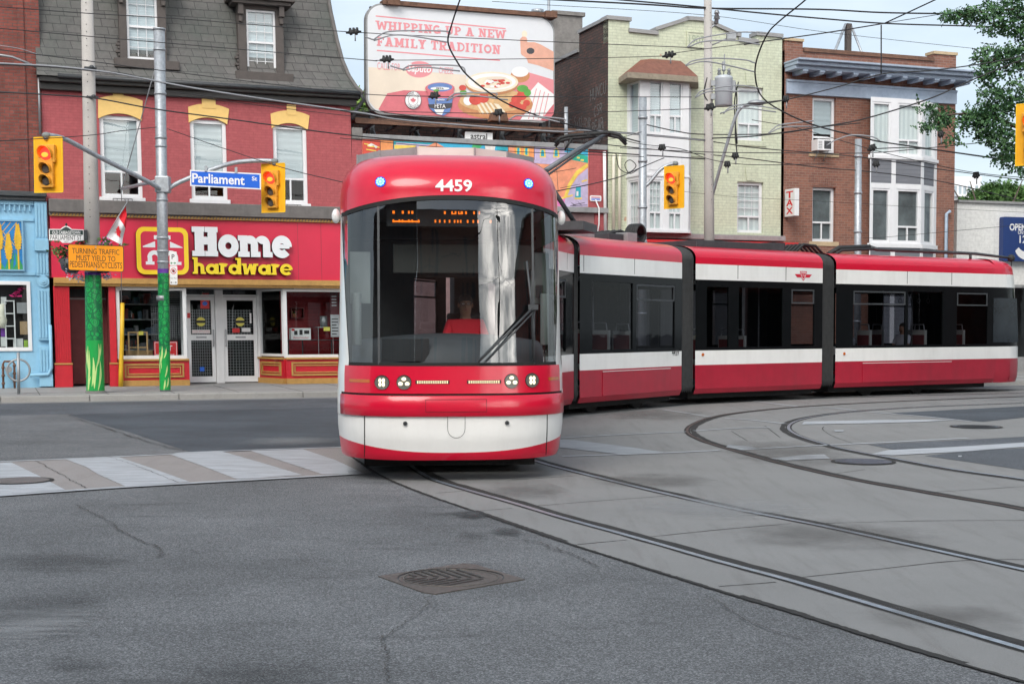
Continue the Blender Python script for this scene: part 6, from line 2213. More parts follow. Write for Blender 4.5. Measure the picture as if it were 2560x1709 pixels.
# ---------------------------------------------------------------- the streetcar
TH = radians(6.0)
T0 = Vector((-0.607, 15.5, 0))
tram = thing('streetcar', 'long red and white articulated streetcar turning round the corner toward the viewer', 'streetcar', T0, TH)
TINV = (Matrix.Translation(T0) @ Matrix.Rotation(TH, 4, 'Z')).inverted()
VT = 3.2
WT = [(.2, 1.235), (.3, 1.265), (.6, 1.300), (1.2, 1.300), (1.36, 1.285), (2.2, 1.272), (3.2, 1.258)]
YT = [(.2, .12), (.3, .07), (.5, .02), (.8, .0), (1.0, .03), (1.283, .06), (2.2, .12), (3.0, .20), (3.2, .24)]
NOSE = {'H': .475, 'D': .95}
def vz(z):                          # height -> sheet coordinate
 if z <= VT:
  return z
 return VT + asin(min(1, (z - VT) / NOSE['H'])) / (pi / 2)
def S(u, v, off=0.0):
 if v <= VT:
  z, w, y0, D = v, interp(WT, v), interp(YT, v), NOSE['D']
  up = 0
 else:
  a = (v - VT) * pi / 2
  z = VT + NOSE['H'] * sin(a)
  w = 1.258 - .37 * (1 - cos(a))
  y0 = .24 + .80 * (1 - cos(a))
  D = NOSE['D'] * (1 - .25 * (1 - cos(a)))
  up = sin(a)
 k = max(0.0, 1 - abs(u) ** 3.2)
 y = y0 + D * (1 - k ** .55)
 x = w * u
 if off:
  du = .004
  def raw(uu):
   kk = max(0.0, 1 - abs(uu) ** 3.2)
   return Vector((w * uu, y0 + D * (1 - kk ** .55)))
  t = raw(min(1, u + du)) - raw(max(-1, u - du))
  n = Vector((t.y, -t.x)).normalized()
  x += n.x * off * (1 - up * .5); y += n.y * off * (1 - up * .5); z += off * up
 return Vector((x, y, z))
def surf_at(x, z, off=0.0):         # point of the front skin at a given x and height
 v = vz(z)
 w = interp(WT, v) if v <= VT else 1.258 - .37 * (1 - cos((v - VT) * pi / 2))
 return S(max(-.999, min(.999, x / w)), v, off)
def U(i):                           # denser toward the corners
 s = i * 2 - 1
 return (1 if s > 0 else -1) * (1 - (1 - abs(s)) ** 1.6)
def patch(mb, vlo, vhi, ulo, uhi, nu, nv, mi, off=0.0):
 f = lambda q: q if callable(q) else (lambda _: q)
 vlo, vhi, ulo, uhi = map(f, (vlo, vhi, ulo, uhi))
 def fn(i, j):
  u = lerp(ulo(0), uhi(0), i)
  for _ in range(2):
   v = lerp(vlo(u), vhi(u), j)
   u = lerp(ulo(v), uhi(v), i)
  return S(u, v, off)
 mb.grid(fn, nu, nv, mi)
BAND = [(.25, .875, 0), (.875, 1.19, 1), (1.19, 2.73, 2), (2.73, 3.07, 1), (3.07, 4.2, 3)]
def wind_top(u):
 return 3.155 - .155 * abs(u) ** 2.0
def wind_edge(v):
 return interp([(1.28, .905), (1.8, .935), (2.4, .965), (3.02, .992)], v)
cab = MB()
mats_cab = [REDLOW, WHITE, BLACKBAND, RED, SEAM]
# front skin, from the apron up
split = lambda u: .335 + .135 * abs(u) ** 2.4
foot = lambda u: .250
patch(cab, foot, split, -.999, .999, 48, 5, 3)
patch(cab, split, lambda u: .742, -.999, .999, 48, 8, 1)
patch(cab, .742, .985, -.999, .999, 40, 3, 4)
for s in (1, -1):
 lo_, hi_ = (.93, .999) if s > 0 else (-.999, -.93)
 patch(cab, .985, 1.283, lo_, hi_, 5, 5, 1)
 patch(cab, .73, 1.0, (.962 if s > 0 else -.999), (.999 if s > 0 else -.962), 3, 3, 1, .004)
 if s > 0:
  patch(cab, 1.283, lambda u: wind_top(1) + .05, lambda v: wind_edge(v), .999, 4, 24, 1)
 else:
  patch(cab, 1.283, lambda u: wind_top(1) + .05, -.999, lambda v: -wind_edge(v), 4, 24, 1)
patch(cab, .985, 1.283, -.93, .93, 48, 6, 3, .012)
patch(cab, wind_top, 4.2, -.999, .999, 56, 22, 3, .006)
# dark rim around the windshield
patch(cab, lambda u: wind_top(u) - .045, lambda u: wind_top(u) + .004, -.985, .985, 48, 1, 4, .008)
patch(cab, 1.283, 1.32, -.905, .905, 40, 1, 4, .004)
# flank of the cab back to the first section, and the roof lid
YB = 2.6
sidewin = []
for s in (1, -1):
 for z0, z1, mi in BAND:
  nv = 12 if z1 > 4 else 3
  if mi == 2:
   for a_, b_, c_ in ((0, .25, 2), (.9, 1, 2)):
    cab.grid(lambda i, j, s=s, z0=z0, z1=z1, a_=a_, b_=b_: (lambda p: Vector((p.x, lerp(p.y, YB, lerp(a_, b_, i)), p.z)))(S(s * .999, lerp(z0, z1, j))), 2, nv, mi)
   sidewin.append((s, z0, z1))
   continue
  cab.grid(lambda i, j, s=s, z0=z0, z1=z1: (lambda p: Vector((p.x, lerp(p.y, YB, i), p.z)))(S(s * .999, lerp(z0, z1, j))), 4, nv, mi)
lid = [S(lerp(-.999, .999, i / 40), 4.2, .006) for i in range(41)]
cab.add([(p.x, p.y, p.z) for p in lid] + [(lid[-1].x, YB, lid[-1].z), (lid[0].x, YB, lid[0].z)], [tuple(range(43))], 3)
# panel joints in the apron
for xx in (-.995, 1.035):
 pts = [surf_at(xx, lerp(.27, .74, k / 8), .003) for k in range(9)]
 cab.add([(p.x - .006, p.y, p.z) for p in pts] + [(p.x + .006, p.y, p.z) for p in pts], [(k, k + 1, 10 + k, 9 + k) for k in range(8)], 4)
_j = [(-.095, .735), (-.095, .60)] + [(-.095 * cos(radians(a)), .60 - .10 * sin(radians(a))) for a in range(15, 180, 15)] + [(.095, .60), (.095, .735)]
for (x0, z0), (x1, z1) in zip(_j, _j[1:]):
 p, q = surf_at(x0, z0, .003), surf_at(x1, z1, .003)
 d = Vector((q.x - p.x, 0, q.z - p.z)).normalized() * .0022
 cab.add([(p.x - d.z, p.y, p.z + d.x), (q.x - d.z, q.y, q.z + d.x), (q.x + d.z, q.y, q.z - d.x), (p.x + d.z, p.y, p.z - d.x)], [(0, 1, 2, 3)], 4)
cabo = cab.build('cab_shell', mats_cab, tram)
for s, z0, z1 in sidewin:
 m = MB()
 m.grid(lambda i, j: (lambda p: Vector((p.x - s * .01, lerp(p.y, YB, lerp(.25, .9, i)), p.z)))(S(s * .999, lerp(z0, z1, j))), 2, 4, 0)
 m.build('side_window', WINDSCREEN, tram, normals=False)
# bumper
bm_ = MB()
def bump(i, j):
 u = lerp(-.955, .955, i)
 prof_ = [(.735, .0), (.735, .022), (.740, .028), (.85, .031), (.954, .028), (.962, .022), (.962, .0)]
 z, off = prof_[int(round(j * 6))]
 return S(u, z, off)
bm_.grid(bump, 44, 6, 0)
for u in (-.955, .955):
 bm_.add([S(u, z, off) for z, off in [(.735, .0), (.735, .022), (.740, .028), (.85, .031), (.954, .028), (.962, .022), (.962, .0)]], [tuple(range(7))], 0)
for (x0, x1, z0, z1) in ((-.335, .33, .785, .789), (-.335, .33, .921, .925), (-.335, -.331, .785, .925), (.326, .33, .785, .925)):
 n = 8 if x1 - x0 > .1 else 1
 for k in range(n):
  xa, xb = lerp(x0, x1, k / n), lerp(x0, x1, (k + 1) / n)
  bm_.add([surf_at(xa, z0, .0328), surf_at(xb, z0, .0328), surf_at(xb, z1, .0328), surf_at(xa, z1, .0328)], [(0, 1, 2, 3)], 1)
bumper = bm_.build('bumper', [RED, SEAM], tram)
for xx in (-.555, .56):
 m = MB()
 p = surf_at(xx, .66, .004)
 m.tube([p + Vector((0, .01, 0)), p + Vector((0, -.012, 0))], .024, 14, 0)
 m.tube([p + Vector((0, -.010, 0)), p + Vector((0, -.015, 0))], .010, 8, 1)
 m.build('tow_bolt', [DKGREY, SEAM], tram)
# windshield glass and what lies behind it
m = MB()
patch(m, 1.30, lambda u: wind_top(u) - .01, lambda v: -wind_edge(v), lambda v: wind_edge(v), 72, 30, 0, -.004)
wsh = m.build('windshield', WINDSCREEN, tram)
m = MB()
for xx in (-.835, .875):
 pts = [surf_at(xx, lerp(1.30, wind_top(xx / 1.27) - .03, k / 12), .002) for k in range(13)]
 m.add([(p.x - .013, p.y, p.z) for p in pts] + [(p.x + .013, p.y, p.z) for p in pts], [(k, k + 1, 14 + k, 13 + k) for k in range(12)], 0)
m.build('windshield_joint', DKGREY, wsh, normals=False)
# wiper
m = MB()
a, b = surf_at(.24, 1.33, .05), surf_at(.835, 1.93, .07)
a2, b2 = surf_at(.32, 1.33, .05), surf_at(.855, 1.90, .07)
m.tube([a, lerp(a, b, .5) + Vector((0, -.03, 0)), b], .014, 6)
m.tube([a2, lerp(a2, b2, .5) + Vector((0, -.03, 0)), b2], .010, 6)
m.tube([surf_at(.79, 2.44, .02), surf_at(.83, 2.0, .03), surf_at(.865, 1.32, .02)], .012, 6)
m.box(b.x - .06, b.x + .05, b.y - .02, b.y + .02, b.z - .03, b.z + .03)
m.build('wiper', DKGREY, tram)
# headlights
def disc_at(mb, x, z, r, off, mi, n=20):
 mb.add([surf_at(x + r * cos(2 * pi * k / n), z + r * sin(2 * pi * k / n), off) for k in range(n)], [tuple(range(n))], mi)
BOWL = mat('headlight_bowl', (.13, .135, .12), .4, .2, var=.2)
for xx, zz, kind in ((-.80, 1.105, 4), (-.565, 1.108, 3), (.61, 1.117, 3), (.845, 1.122, 4)):
 m = MB()
 n = 20
 ring_o = [surf_at(xx + .082 * cos(2 * pi * k / n), zz + .082 * sin(2 * pi * k / n), .015) for k in range(n)]
 ring_i = [surf_at(xx + .078 * cos(2 * pi * k / n), zz + .078 * sin(2 * pi * k / n), .026) for k in range(n)]
 m.add(ring_o + ring_i, [(k, (k + 1) % n, n + (k + 1) % n, n + k) for k in range(n)], 1)
 disc_at(m, xx, zz, .078, .016, 0)
 h = m.build('headlight', [BOWL, SEAM], tram, normals=False)
 m = MB()
 if kind == 4:
  for dx in (-.018, .018):
   for dz in (-.022, .022):
    m.ell(surf_at(xx + dx, zz + dz, .022), .016, .008, .024, 10, 6)
 else:
  for dx, dz in ((-.036, -.015), (.036, -.015), (0, .036)):
   m.ell(surf_at(xx + dx, zz + dz, .022), .025, .008, .02, 10, 6)
 m.build('bulb', LED_W, h)
for x0, x1 in ((-.43, -.085), (.13, .48)):
 m = MB()
 n = 12
 m.add([surf_at(lerp(x0 - .012, x1 + .012, k / n), 1.092, .0145) for k in range(n + 1)] + [surf_at(lerp(x0 - .012, x1 + .012, k / n), 1.130, .0145) for k in range(n + 1)], [(k, k + 1, n + 2 + k, n + 1 + k) for k in range(n)], 0)
 h = m.build('led_strip', SEAM, tram, normals=False)
 m = MB()
 for k in range(14):
  xx = lerp(x0, x1, (k + .5) / 14)
  for zz in (1.103, 1.119):
   disc_at(m, xx, zz, .0075, .0175, 0, 8)
 m.build('bulb', LED_WARM, h, normals=False)
for x0, x1 in ((-1.15, -.93), (1.045, 1.19)):
 m = MB()
 n = 5
 z0 = 1.10 if x0 < 0 else 1.112
 m.add([surf_at(lerp(x0, x1, k / n), z0, .016) for k in range(n + 1)] + [surf_at(lerp(x0, x1, k / n), z0 + .036, .016) for k in range(n + 1)], [(k, k + 1, n + 2 + k, n + 1 + k) for k in range(n)], 0)
 m.build('turn_indicator', AMBERLENS, tram, normals=False)
for xx, zz in ((-.805, 3.31), (.835, 3.31)):
 m = MB()
 c = surf_at(xx, zz, .0)
 disc_at(m, xx, zz, .058, .012, 0)
 h = m.build('beacon', BEACONRIM, tram, normals=False)
 m = MB()
 disc_at(m, xx, zz, .016, .018, 0, 10)
 for k in range(9):
  t_ = 2 * pi * k / 9
  disc_at(m, xx + .034 * cos(t_), zz + .034 * sin(t_), .011, .018, 0, 8)
 m.build('bulb', LED_B, h, normals=False)
m = MB()
def on_skin(off):
 return lambda x, y, z: tuple(surf_at(x, z, off))
text(m, '4459', -.01, 3.262, .132, 0, 0, w=.405, bold=.022, xf=on_skin(.014))
m.build('fleet_number', SIGNWHITE, tram, normals=False)
for s in (1, -1):
 m = MB()
 p = S(s * .999, 2.99, 0)
 m.ell((p.x + s * .055, p.y + .05, p.z), .05, .07, .085, 12, 8)
 m.tube([(p.x - s * .02, p.y + .08, p.z - .03), (p.x + s * .05, p.y + .08, p.z - .02)], .02, 6)
 m.build('camera_pod', WHITE, tram)
# roof fairing
m = MB()
pl_ = [(-1.07, 2.75), (-.80, 2.25), (-.36, 1.85), (.35, 1.85), (.78, 2.2), (1.18, 2.75)]
for k, ((x0, y0), (x1, y1)) in enumerate(zip(pl_, pl_[1:])):
 m.add([(x0, y0, 3.55), (x1, y1, 3.55), (x1, y1, 3.88), (x0, y0, 3.88)], [(0, 1, 2, 3)], 1 if k in (2, 3) else 0)
 m.add([(x0 + .02, y0 + .02, 3.88), (x0, y0, 3.88), (x1, y1, 3.88), (x1, y1 + .3, 3.88), (x0, y0 + .3, 3.88)], [(0, 1, 2, 3, 4)], 0)
 m.tube([(x0, y0 - .006, 3.6), (x0, y0 - .006, 3.885)], .012, 5, 0)
m.box(-1.0, 1.05, 2.8, 5.6, 3.40, 3.80, 0)
m.build('roof_fairing', [GREYPAINT, PALEPANEL], tram, normals=False)
# cab interior
m = MB()
m.grid(lambda i, j: Vector((lerp(-1.14, 1.14, i), .30 + 1.1 * abs(lerp(-1, 1, i)) ** 2.6 + .62 * [0, .06, .3, 1][min(3, int(round(j * 3)))], [1.28, 1.44, 1.60, 1.64][min(3, int(round(j * 3)))] - .10 * abs(lerp(-1, 1, i)) ** 2)), 24, 3, 0)
m.box(-.80, -.28, .36, .38, 1.33, 1.58, 1)
m.build('dashboard', [CABGREY, CABDARK], tram)
m = MB()
m.box(-1.2, 1.2, .9, 6.0, .40, .45)
m.box(-1.2, 1.2, 3.0, 3.06, 2.35, 3.5)
m.box(-1.2, -.35, 3.0, 3.06, .45, 2.35)
m.box(.75, 1.2, 3.0, 3.06, .45, 2.35)
m.box(-1.0, 1.0, .8, 2.9, 3.05, 3.10)
m.build('cab_lining', CABDARK, tram)
m = MB()
m.box(-.66, .42, .98, 1.0, 2.33, 2.66)
m.box(.44, .98, 1.02, 1.04, 2.37, 2.66)
m.build('sun_visor', TAN, tram, bevel=.01)
m = MB()
for s, x0, x1 in ((-1, -1.16, -.92), (1, .95, 1.17)):
 m.box(x0, x1, 1.15, 1.2, 1.98, 2.58, 0)
 xm = (x0 + x1) / 2 + s * .04
 m.tube([(xm, 1.0, 1.5), (xm, 1.0, 2.1)], .055, 10, 0)
m.box(1.0, 1.09, 1.05, 1.08, 2.05, 2.2, 1)
m.build('cab_pillar_panel', [CABLIGHT, CABDARK], tram, bevel=.01)
# destination sign
m = MB()
m.box(-.74, .80, .56, .66, 2.84, 3.09, 0)
dsg = m.build('destination_sign', CABDARK, tram)
m = MB()
def led(xa, za, xb, zb_):
 # photo crop coordinates (880,500, 3.733 px) -> sign plane
 X = lambda q: ((880 + q / 3.733) - 1132) / 211.0
 m.rect(X(xa), X(xb), 3.15 - zb_ / 3.733 / 211.0, 3.15 - za / 3.733 / 211.0, .553, 0)
for (xa, xb) in ((408, 428), (490, 508), (545, 560), (575, 592), (862, 878), (928, 940), (958, 972), (988, 998), (1010, 1030), (1050, 1065), (1122, 1136), (1170, 1182)):
 led(xa, 112, xb, 137)
for (xa, xb) in ((928, 972), (988, 1030)):
 led(xa, 130, xb, 138)
led(408, 198, 648, 212)
for xa in (410, 462, 490, 545, 575, 632, 780, 818, 862, 905, 950, 978, 1004, 1066, 1116, 1158, 1270):
 led(xa, 188, xa + 13, 213)
m.build('amber_segment', LED_A, dsg, normals=False)
# driver seat
m = MB()
m.box(.02, .46, 2.05, 2.15, 1.25, 1.88)
m.box(.02, .46, 1.6, 2.1, 1.15, 1.25)
m.tube([(.24, 1.85, .45), (.24, 1.85, 1.15)], .08, 10)
m.build('driver_seat', CABDARK, tram, bevel=.03)
# --- passenger sections
class Sec:
 def __init__(s, near, phi, L):
  s.near, s.phi, s.L = Vector(near), radians(phi), L
  yd = Vector((cos(s.phi), sin(s.phi)))
  xd = Vector((sin(s.phi), -cos(s.phi)))
  s.org = s.near.to_2d() - xd * 1.27
  s.M = Matrix.Translation((s.org.x, s.org.y, 0)) @ Matrix.Rotation(s.phi - pi / 2, 4, 'Z')
  s.P = Plane(s.near.x, s.near.y, s.phi)
 def px(s, x, y):
  return s.P.px(x, y)
DOME = .28
def roof_pt(a):
 return 1.27 - .56 * (1 - cos(a)), 3.2 + DOME * sin(a)
def ring_pts(k=1.0):
 P = [(1.22, .25), (1.27, .36), (1.27, 1.2), (1.27, 2.2), (1.27, 3.2)] + [roof_pt(radians(a)) for a in (18, 36, 54, 72, 90)]
 P = P + [(-x, z) for x, z in reversed(P)]
 return [(x * k, 1.9 + (z - 1.9) * k) for x, z in P]
def section(sec, windows, seams, y0=0.0, y1=None, access=None, lights=()):
 y1 = sec.L if y1 is None else y1
 mb = MB()
 holes = [(w[0], w[1], w[2], w[3]) for w in windows]
 for s in (1, -1):
  mb.xf = (lambda a, d, z, s=s: (s * (1.27 - d - (.05 * max(0, (.36 - z) / .11) if z < .36 else 0)), a, z))
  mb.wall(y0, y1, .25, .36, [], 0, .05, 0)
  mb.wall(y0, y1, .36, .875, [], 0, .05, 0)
  mb.wall(y0, y1, .875, 1.19, [], 0, .05, 1)
  mb.wall(y0, y1, 1.19, 2.73, holes, 0, .05, 2)
  mb.wall(y0, y1, 2.73, 3.07, [], 0, .05, 1)
  for q in seams:
   mb.box(q - .008, q + .008, -.003, .001, .30, 3.07, 4)
  mb.box(y0, y1, -.004, .001, 2.715, 2.728, 4)
 mb.xf = None
 prof_ = [(1.27, 3.07), (1.27, 3.2)] + [roof_pt(radians(a)) for a in range(10, 91, 10)]
 prof_ = prof_ + [(-x, z) for x, z in reversed(prof_)]
 mb.add([(x, y0, z) for x, z in prof_] + [(x, y1, z) for x, z in prof_], [(i, i + 1, len(prof_) + i + 1, len(prof_) + i) for i in range(len(prof_) - 1)], 3, True)
 mb.box(-1.19, 1.19, y0 + .02, y1 - .02, .40, .45, 5)
 mb.box(-1.0, 1.0, y0 + .05, y1 - .05, .13, .40, 4)
 mb.box(-1.19, 1.19, y0 + .02, y1 - .02, 2.82, 2.86, 5)
 for q in seams:
  x, z = roof_pt(radians(30))
 o = mb.build('body_section', [REDLOW, WHITE, BLACKBAND, RED, SEAM, CABDARK], tram, normals=False)
 o.matrix_local = TINV @ sec.M
 for w in windows:
  for s in (1, -1):
   m = MB()
   xx = s * 1.243
   m.quad((xx, w[0], w[2]), (xx, w[1], w[2]), (xx, w[1], w[3]), (xx, w[0], w[3]))
   m.build('window', TINT, o, normals=False)
   if len(w) > 4 and w[4]:
    m = MB(lambda a, d, z, s=s: (s * (1.262 - d), a, z))
    m.ring(w[0] + .01, w[1] - .01, w[3] - .34, w[3] - .01, .035, -.006, .01)
    m.build('hopper_frame', DKGREY, o, normals=False)
 if access:
  m = MB(lambda a, d, z: (1.27 - d, a, z))
  m.box(access[0], access[1], -.012, .0, access[2], access[3], 0)
  m.box(access[0], access[1], -.016, -.012, access[3] - .012, access[3], 1)
  m.build('access_panel', [REDLOW, WHITE], o, bevel=.01)
 for q in lights:
  m = MB()
  m.tube([(1.265, q[0], q[1]), (1.29, q[0], q[1])], .035, 12)
  m.build('marker_light', AMBERLENS, o)
 return o
def seat_at(o, x, y, face=1, n=1, h=1.62):
 m = MB()
 m.box(x - .22, x + .22, y - .02, y + .05, .9, h, 0)
 m.box(x - .22, x + .22, y + .05 if face > 0 else y - .45, y + .45 if face > 0 else y - .02, .86, .94, 0)
 m.box(x - .19, x + .19, y - .035 if face < 0 else y + .05, y - .02 if face < 0 else y + .065, .98, h - .12, 1)
 m.box(x - .19, x + .19, y + .05 if face < 0 else y - .035, y + .062 if face < 0 else y - .02, .98, h - .08, 1)
 m.tube([(x - .16, y + .015, h), (x - .14, y + .015, h + .14), (x + .14, y + .015, h + .14), (x + .16, y + .015, h)], .016, 5, 2)
 return m.build('seat', [SEATWHITE, SEATRED, GREYMETAL], o, bevel=.02)
def grab(o, pts):
 m = MB()
 m.tube(pts, .017, 6)
 return m.build('grab_pole', mat('grab_pole_red', (.4, .05, .04), .4) if False else GREYMETAL, o)
ZW0, ZW1 = 1.26, 2.58
# section behind the cab (same car body as the cab)
S1 = Sec((T0.x + cos(TH) * 1.27 - sin(TH) * YB, T0.y + sin(TH) * 1.27 + cos(TH) * YB, 0), 96.0, 3.4)
section(S1, [(.3, 1.5, ZW0, ZW1), (1.7, 2.9, ZW0, ZW1)], [1.6])
S2 = Sec((-.10, 22.35, 0), 74.5, 4.75)
S3 = Sec((1.29, 27.1, 0), 54.7, 4.04)
S4 = Sec((3.98, 30.9, 0), 38.1, 4.22)
S5 = Sec((7.73, 34.0, 0), 32.2, 7.25)
sx = lambda s, p: s.px(p, 800)[0]
o2 = section(S2, [(.3, 2.0, ZW0, ZW1), (2.2, 4.1, ZW0, ZW1, True)], [2.1, 4.2])
o3 = section(S3, [(sx(S3, 1481), sx(S3, 1582), ZW0, ZW1), (sx(S3, 1591), sx(S3, 1687), ZW0, ZW1, True)], [sx(S3, 1586), sx(S3, 1452) + .1],
   access=(sx(S3, 1506), sx(S3, 1676), .36, .84), lights=())
o4 = section(S4, [(sx(S4, 1767), sx(S4, 1822), ZW0, ZW1), (sx(S4, 1847), sx(S4, 1957), ZW0, ZW1), (sx(S4, 1978), sx(S4, 2036), ZW0, ZW1, True)], [sx(S4, 1844), sx(S4, 1964)], lights=((sx(S4, 1757), 1.10),))
o5 = section(S5, [(sx(S5, 2133), sx(S5, 2264), ZW0, ZW1, True), (sx(S5, 2270), sx(S5, 2357), ZW0, ZW1), (sx(S5, 2392), sx(S5, 2469), ZW0, ZW1, True)], [sx(S5, 2267), sx(S5, 2378)], 0, S5.L - 1.55,
   access=(sx(S5, 2157), sx(S5, 2380), .36, .83), lights=((sx(S5, 2111), 1.06),))
# rear end of the last section
NOSE['H'], NOSE['D'] = DOME, .95
WT_keep, YT_keep = list(WT), list(YT)
WT[:] = [(.2, 1.22), (.36, 1.27), (3.2, 1.27)]
YT[:] = [(.2, .06), (.5, .0), (1.2, .0), (3.0, .20), (3.2, .26)]
m = MB(lambda x, y, z: (-x, S5.L - y, z))
for z0, z1, mi in BAND:
 patch(m, z0, z1, -.999, .999, 36, 14 if z1 > 4 else 5, mi)
 for s in (1, -1):
  m.grid(lambda i, j, s=s, z0=z0, z1=z1: (lambda p: Vector((p.x, lerp(p.y, 1.55, i), p.z)))(S(s * .999, lerp(z0, z1, j))), 3, 12 if z1 > 4 else 3, mi)
lid = [S(lerp(-.999, .999, i / 24), 4.2) for i in range(25)]
m.add([(p.x, p.y, p.z) for p in lid] + [(lid[-1].x, 1.55, lid[-1].z), (lid[0].x, 1.55, lid[0].z)], [tuple(range(27))], 3)
rear = m.build('rear_shell', [REDLOW, WHITE, BLACKBAND, RED, SEAM], tram)
rear.matrix_local = TINV @ S5.M
m = MB()
m.quad((1.283, S5.L - 1.62, 1.30), (1.283, S5.L - .62, 1.30), (1.283, S5.L - .70, 2.45), (1.283, S5.L - 1.62, 2.45))
m.build('cab_window', mat('rear_cab_pane', (.018, .024, .03), .08, var=.3, vs_=1.5), rear, normals=False)
WT[:], YT[:] = WT_keep, YT_keep
NOSE['H'], NOSE['D'] = .475, .95
# bellows between the sections
def bellows(A, B, ya, yb, n):
 Pa = [A.M @ Vector((x, ya, z)) for x, z in ring_pts()]
 Pb = [B.M @ Vector((x, yb, z)) for x, z in ring_pts()]
 ca, cb_ = sum(Pa, Vector()) / len(Pa), sum(Pb, Vector()) / len(Pb)
 mb = MB()
 rows = []
 steps = 2 * n
 for i in range(steps + 1):
  t_ = i / steps
  k = .985 if i % 2 else .87
  c = lerp(ca, cb_, t_)
  rows.append([c + (lerp(p, q, t_) - c) * k for p, q in zip(Pa, Pb)])
 m_ = len(rows[0])
 vv = [TINV @ p for r_ in rows for p in r_]
 mb.add(vv, [(i * m_ + j, i * m_ + j + 1, (i + 1) * m_ + j + 1, (i + 1) * m_ + j) for i in range(steps) for j in range(m_ - 1)], 0)
 return mb.build('bellows', BELLOW, tram)
bellows(S1, S2, 3.42, -.02, 3)
bellows(S2, S3, 4.77, -.02, 5)
bellows(S3, S4, 4.06, -.02, 6)
bellows(S4, S5, 4.24, -.02, 6)
# numbers and emblem on the flank
m = MB(lambda x, y, z: (1.275, x, z))
qx, qz = S3.px(1688, 881)
text(m, '4459', qx, qz, .135, 0, 0, w=.30, bold=.01)
m.build('fleet_number', SIGNBLACK, o3, normals=False)
m = MB(lambda x, y, z: (1.272 - y, x, z))
qx, qz = S4.px(2008, 688)
qz -= .0
sh_ = [(-.17, .13), (.17, .13), (.16, .02), (.10, -.08), (.04, -.15), (0, -.17), (-.04, -.15), (-.10, -.08), (-.16, .02)]
k_ = .72
m.flat([(qx + x * k_, qz + z * k_) for x, z in [(-.42, .03), (-.14, .03), (-.10, -.07), (-.30, -.07)]], -.003, 0)
m.flat([(qx + x * k_, qz + z * k_) for x, z in [(.42, .03), (.14, .03), (.10, -.07), (.30, -.07)]], -.003, 0)
m.flat([(qx + x * k_ * .98, qz + z * k_) for x, z in sh_], -.004, 0)
m.flat([(qx + x * k_ * .80, qz + z * k_ * .80) for x, z in sh_], -.005, 1)
m.flat([(qx + x * k_ * .66, qz + z * k_ * .66) for x, z in sh_], -.006, 0)
text(m, 'TTC', qx, qz + .02, .10, -.007, 1, w=.12)
m.build('emblem', [RED, SIGNWHITE], o4, normals=False)
# seats and poles seen through the side windows
for px_, h in ((1500, 1.66), (1555, 1.64), (1610, 1.62)):
 seat_at(o3, .75, sx(S3, px_), 1, 1, h)
 seat_at(o3, -.75, sx(S3, px_) + .2, 1, 1, h)
for px_ in (1790, 1870, 1900):
 seat_at(o4, .6, sx(S4, px_), 1, 1, 1.5)
for px_ in (2178, 2318, 2415):
 seat_at(o5, .65, sx(S5, px_) + .4, -1, 1, 1.62)
 seat_at(o5, -.7, sx(S5, px_) + .3, -1, 1, 1.62)
for o_, s_, pp in ((o3, S3, (1560,)), (o4, S4, (1810, 1950)), (o5, S5, (2330, 2256))):
 for q in pp:
  grab(o_, [(.35, sx(s_, q) + .3, .45), (.35, sx(s_, q) + .3, 2.82)])
m = MB()
for k in range(4):
 yy = sx(S5, 2310) + k * .35 + .3
 m.tube([(.2, yy, 2.6), (.2, yy, 2.45)], .008, 5)
 m.tube([(.2 + .05 * cos(t_ * pi / 4), yy, 2.38 + .06 * sin(t_ * pi / 4)) for t_ in range(9)], .010, 5)
m.tube([(.2, sx(S5, 2280), 2.6), (.2, sx(S5, 2400) + .5, 2.6)], .016, 6)
m.build('strap_handle', DKGREY, o5)
# roof equipment
def roofobj(name, sec, mats, fn, bevel=.01):
 m = MB()
 fn(m)
 o = m.build(name, mats, tram, bevel=bevel)
 o.matrix_local = TINV @ sec.M
 return o
RZ = 3.2 + DOME
roofobj('roof_cabinet', S2, [GREYPAINT, DKGREY], lambda m: (m.box(-.8, .75, .2, 2.0, RZ - .02, RZ + .14, 0), m.box(-.8, .8, 2.3, 4.4, RZ - .02, RZ + .10, 1)))
roofobj('roof_cabinet', S3, [GREYPAINT, DKGREY], lambda m: (m.box(-.7, .35, .4, 2.0, RZ - .02, RZ + .12, 0), m.box(-.6, .5, 2.3, 3.4, RZ - .02, RZ + .16, 1), m.box(.3, .6, 2.9, 3.3, RZ - .02, RZ + .20, 0)))
roofobj('roof_cabinet', S4, [DKGREY, CABDARK], lambda m: (m.box(-.85, .80, .5, 3.4, RZ - .02, RZ + .15, 0), m.box(-.5, .4, 3.45, 3.9, RZ - .02, RZ + .22, 1)))
def coil(m):
 for k in range(5):
  m.tube([(.15 + .05 * k, 3.85 + .26 * cos(t_ * pi / 6) * (1 - .05 * k), RZ + .22 + .20 * sin(t_ * pi / 6)) for t_ in range(13)], .035, 6)
 for k in range(4):
  m.tube([(-.3 + .15 * k, 2.6, RZ + .15), (-.2 + .15 * k, 3.2, RZ + .26), (.1 + .1 * k, 3.7, RZ + .12)], .03, 6)
roofobj('roof_cable', S3, [DARK], coil, 0)
def coil2(m):
 for k in range(5):
  m.tube([(-.2 + .14 * k, -.5, RZ + .0), (-.2 + .14 * k, -.2, RZ + .22), (-.2 + .14 * k, .2, RZ + .20), (-.2 + .14 * k, .45, RZ)], .035, 6)
roofobj('roof_cable', S5, [DARK], coil2, 0)
def insul(m):
 for k in range(4):
  y = .4 + k * .9
  m.tube([(.5, y, RZ), (.5, y, RZ + .06), (.5, y, RZ + .07), (.5, y, RZ + .12), (.5, y, RZ + .13), (.5, y, RZ + .2)], [.05, .05, .08, .05, .08, .05], 10)
roofobj('roof_insulator', S2, [GREYMETAL], insul, 0)
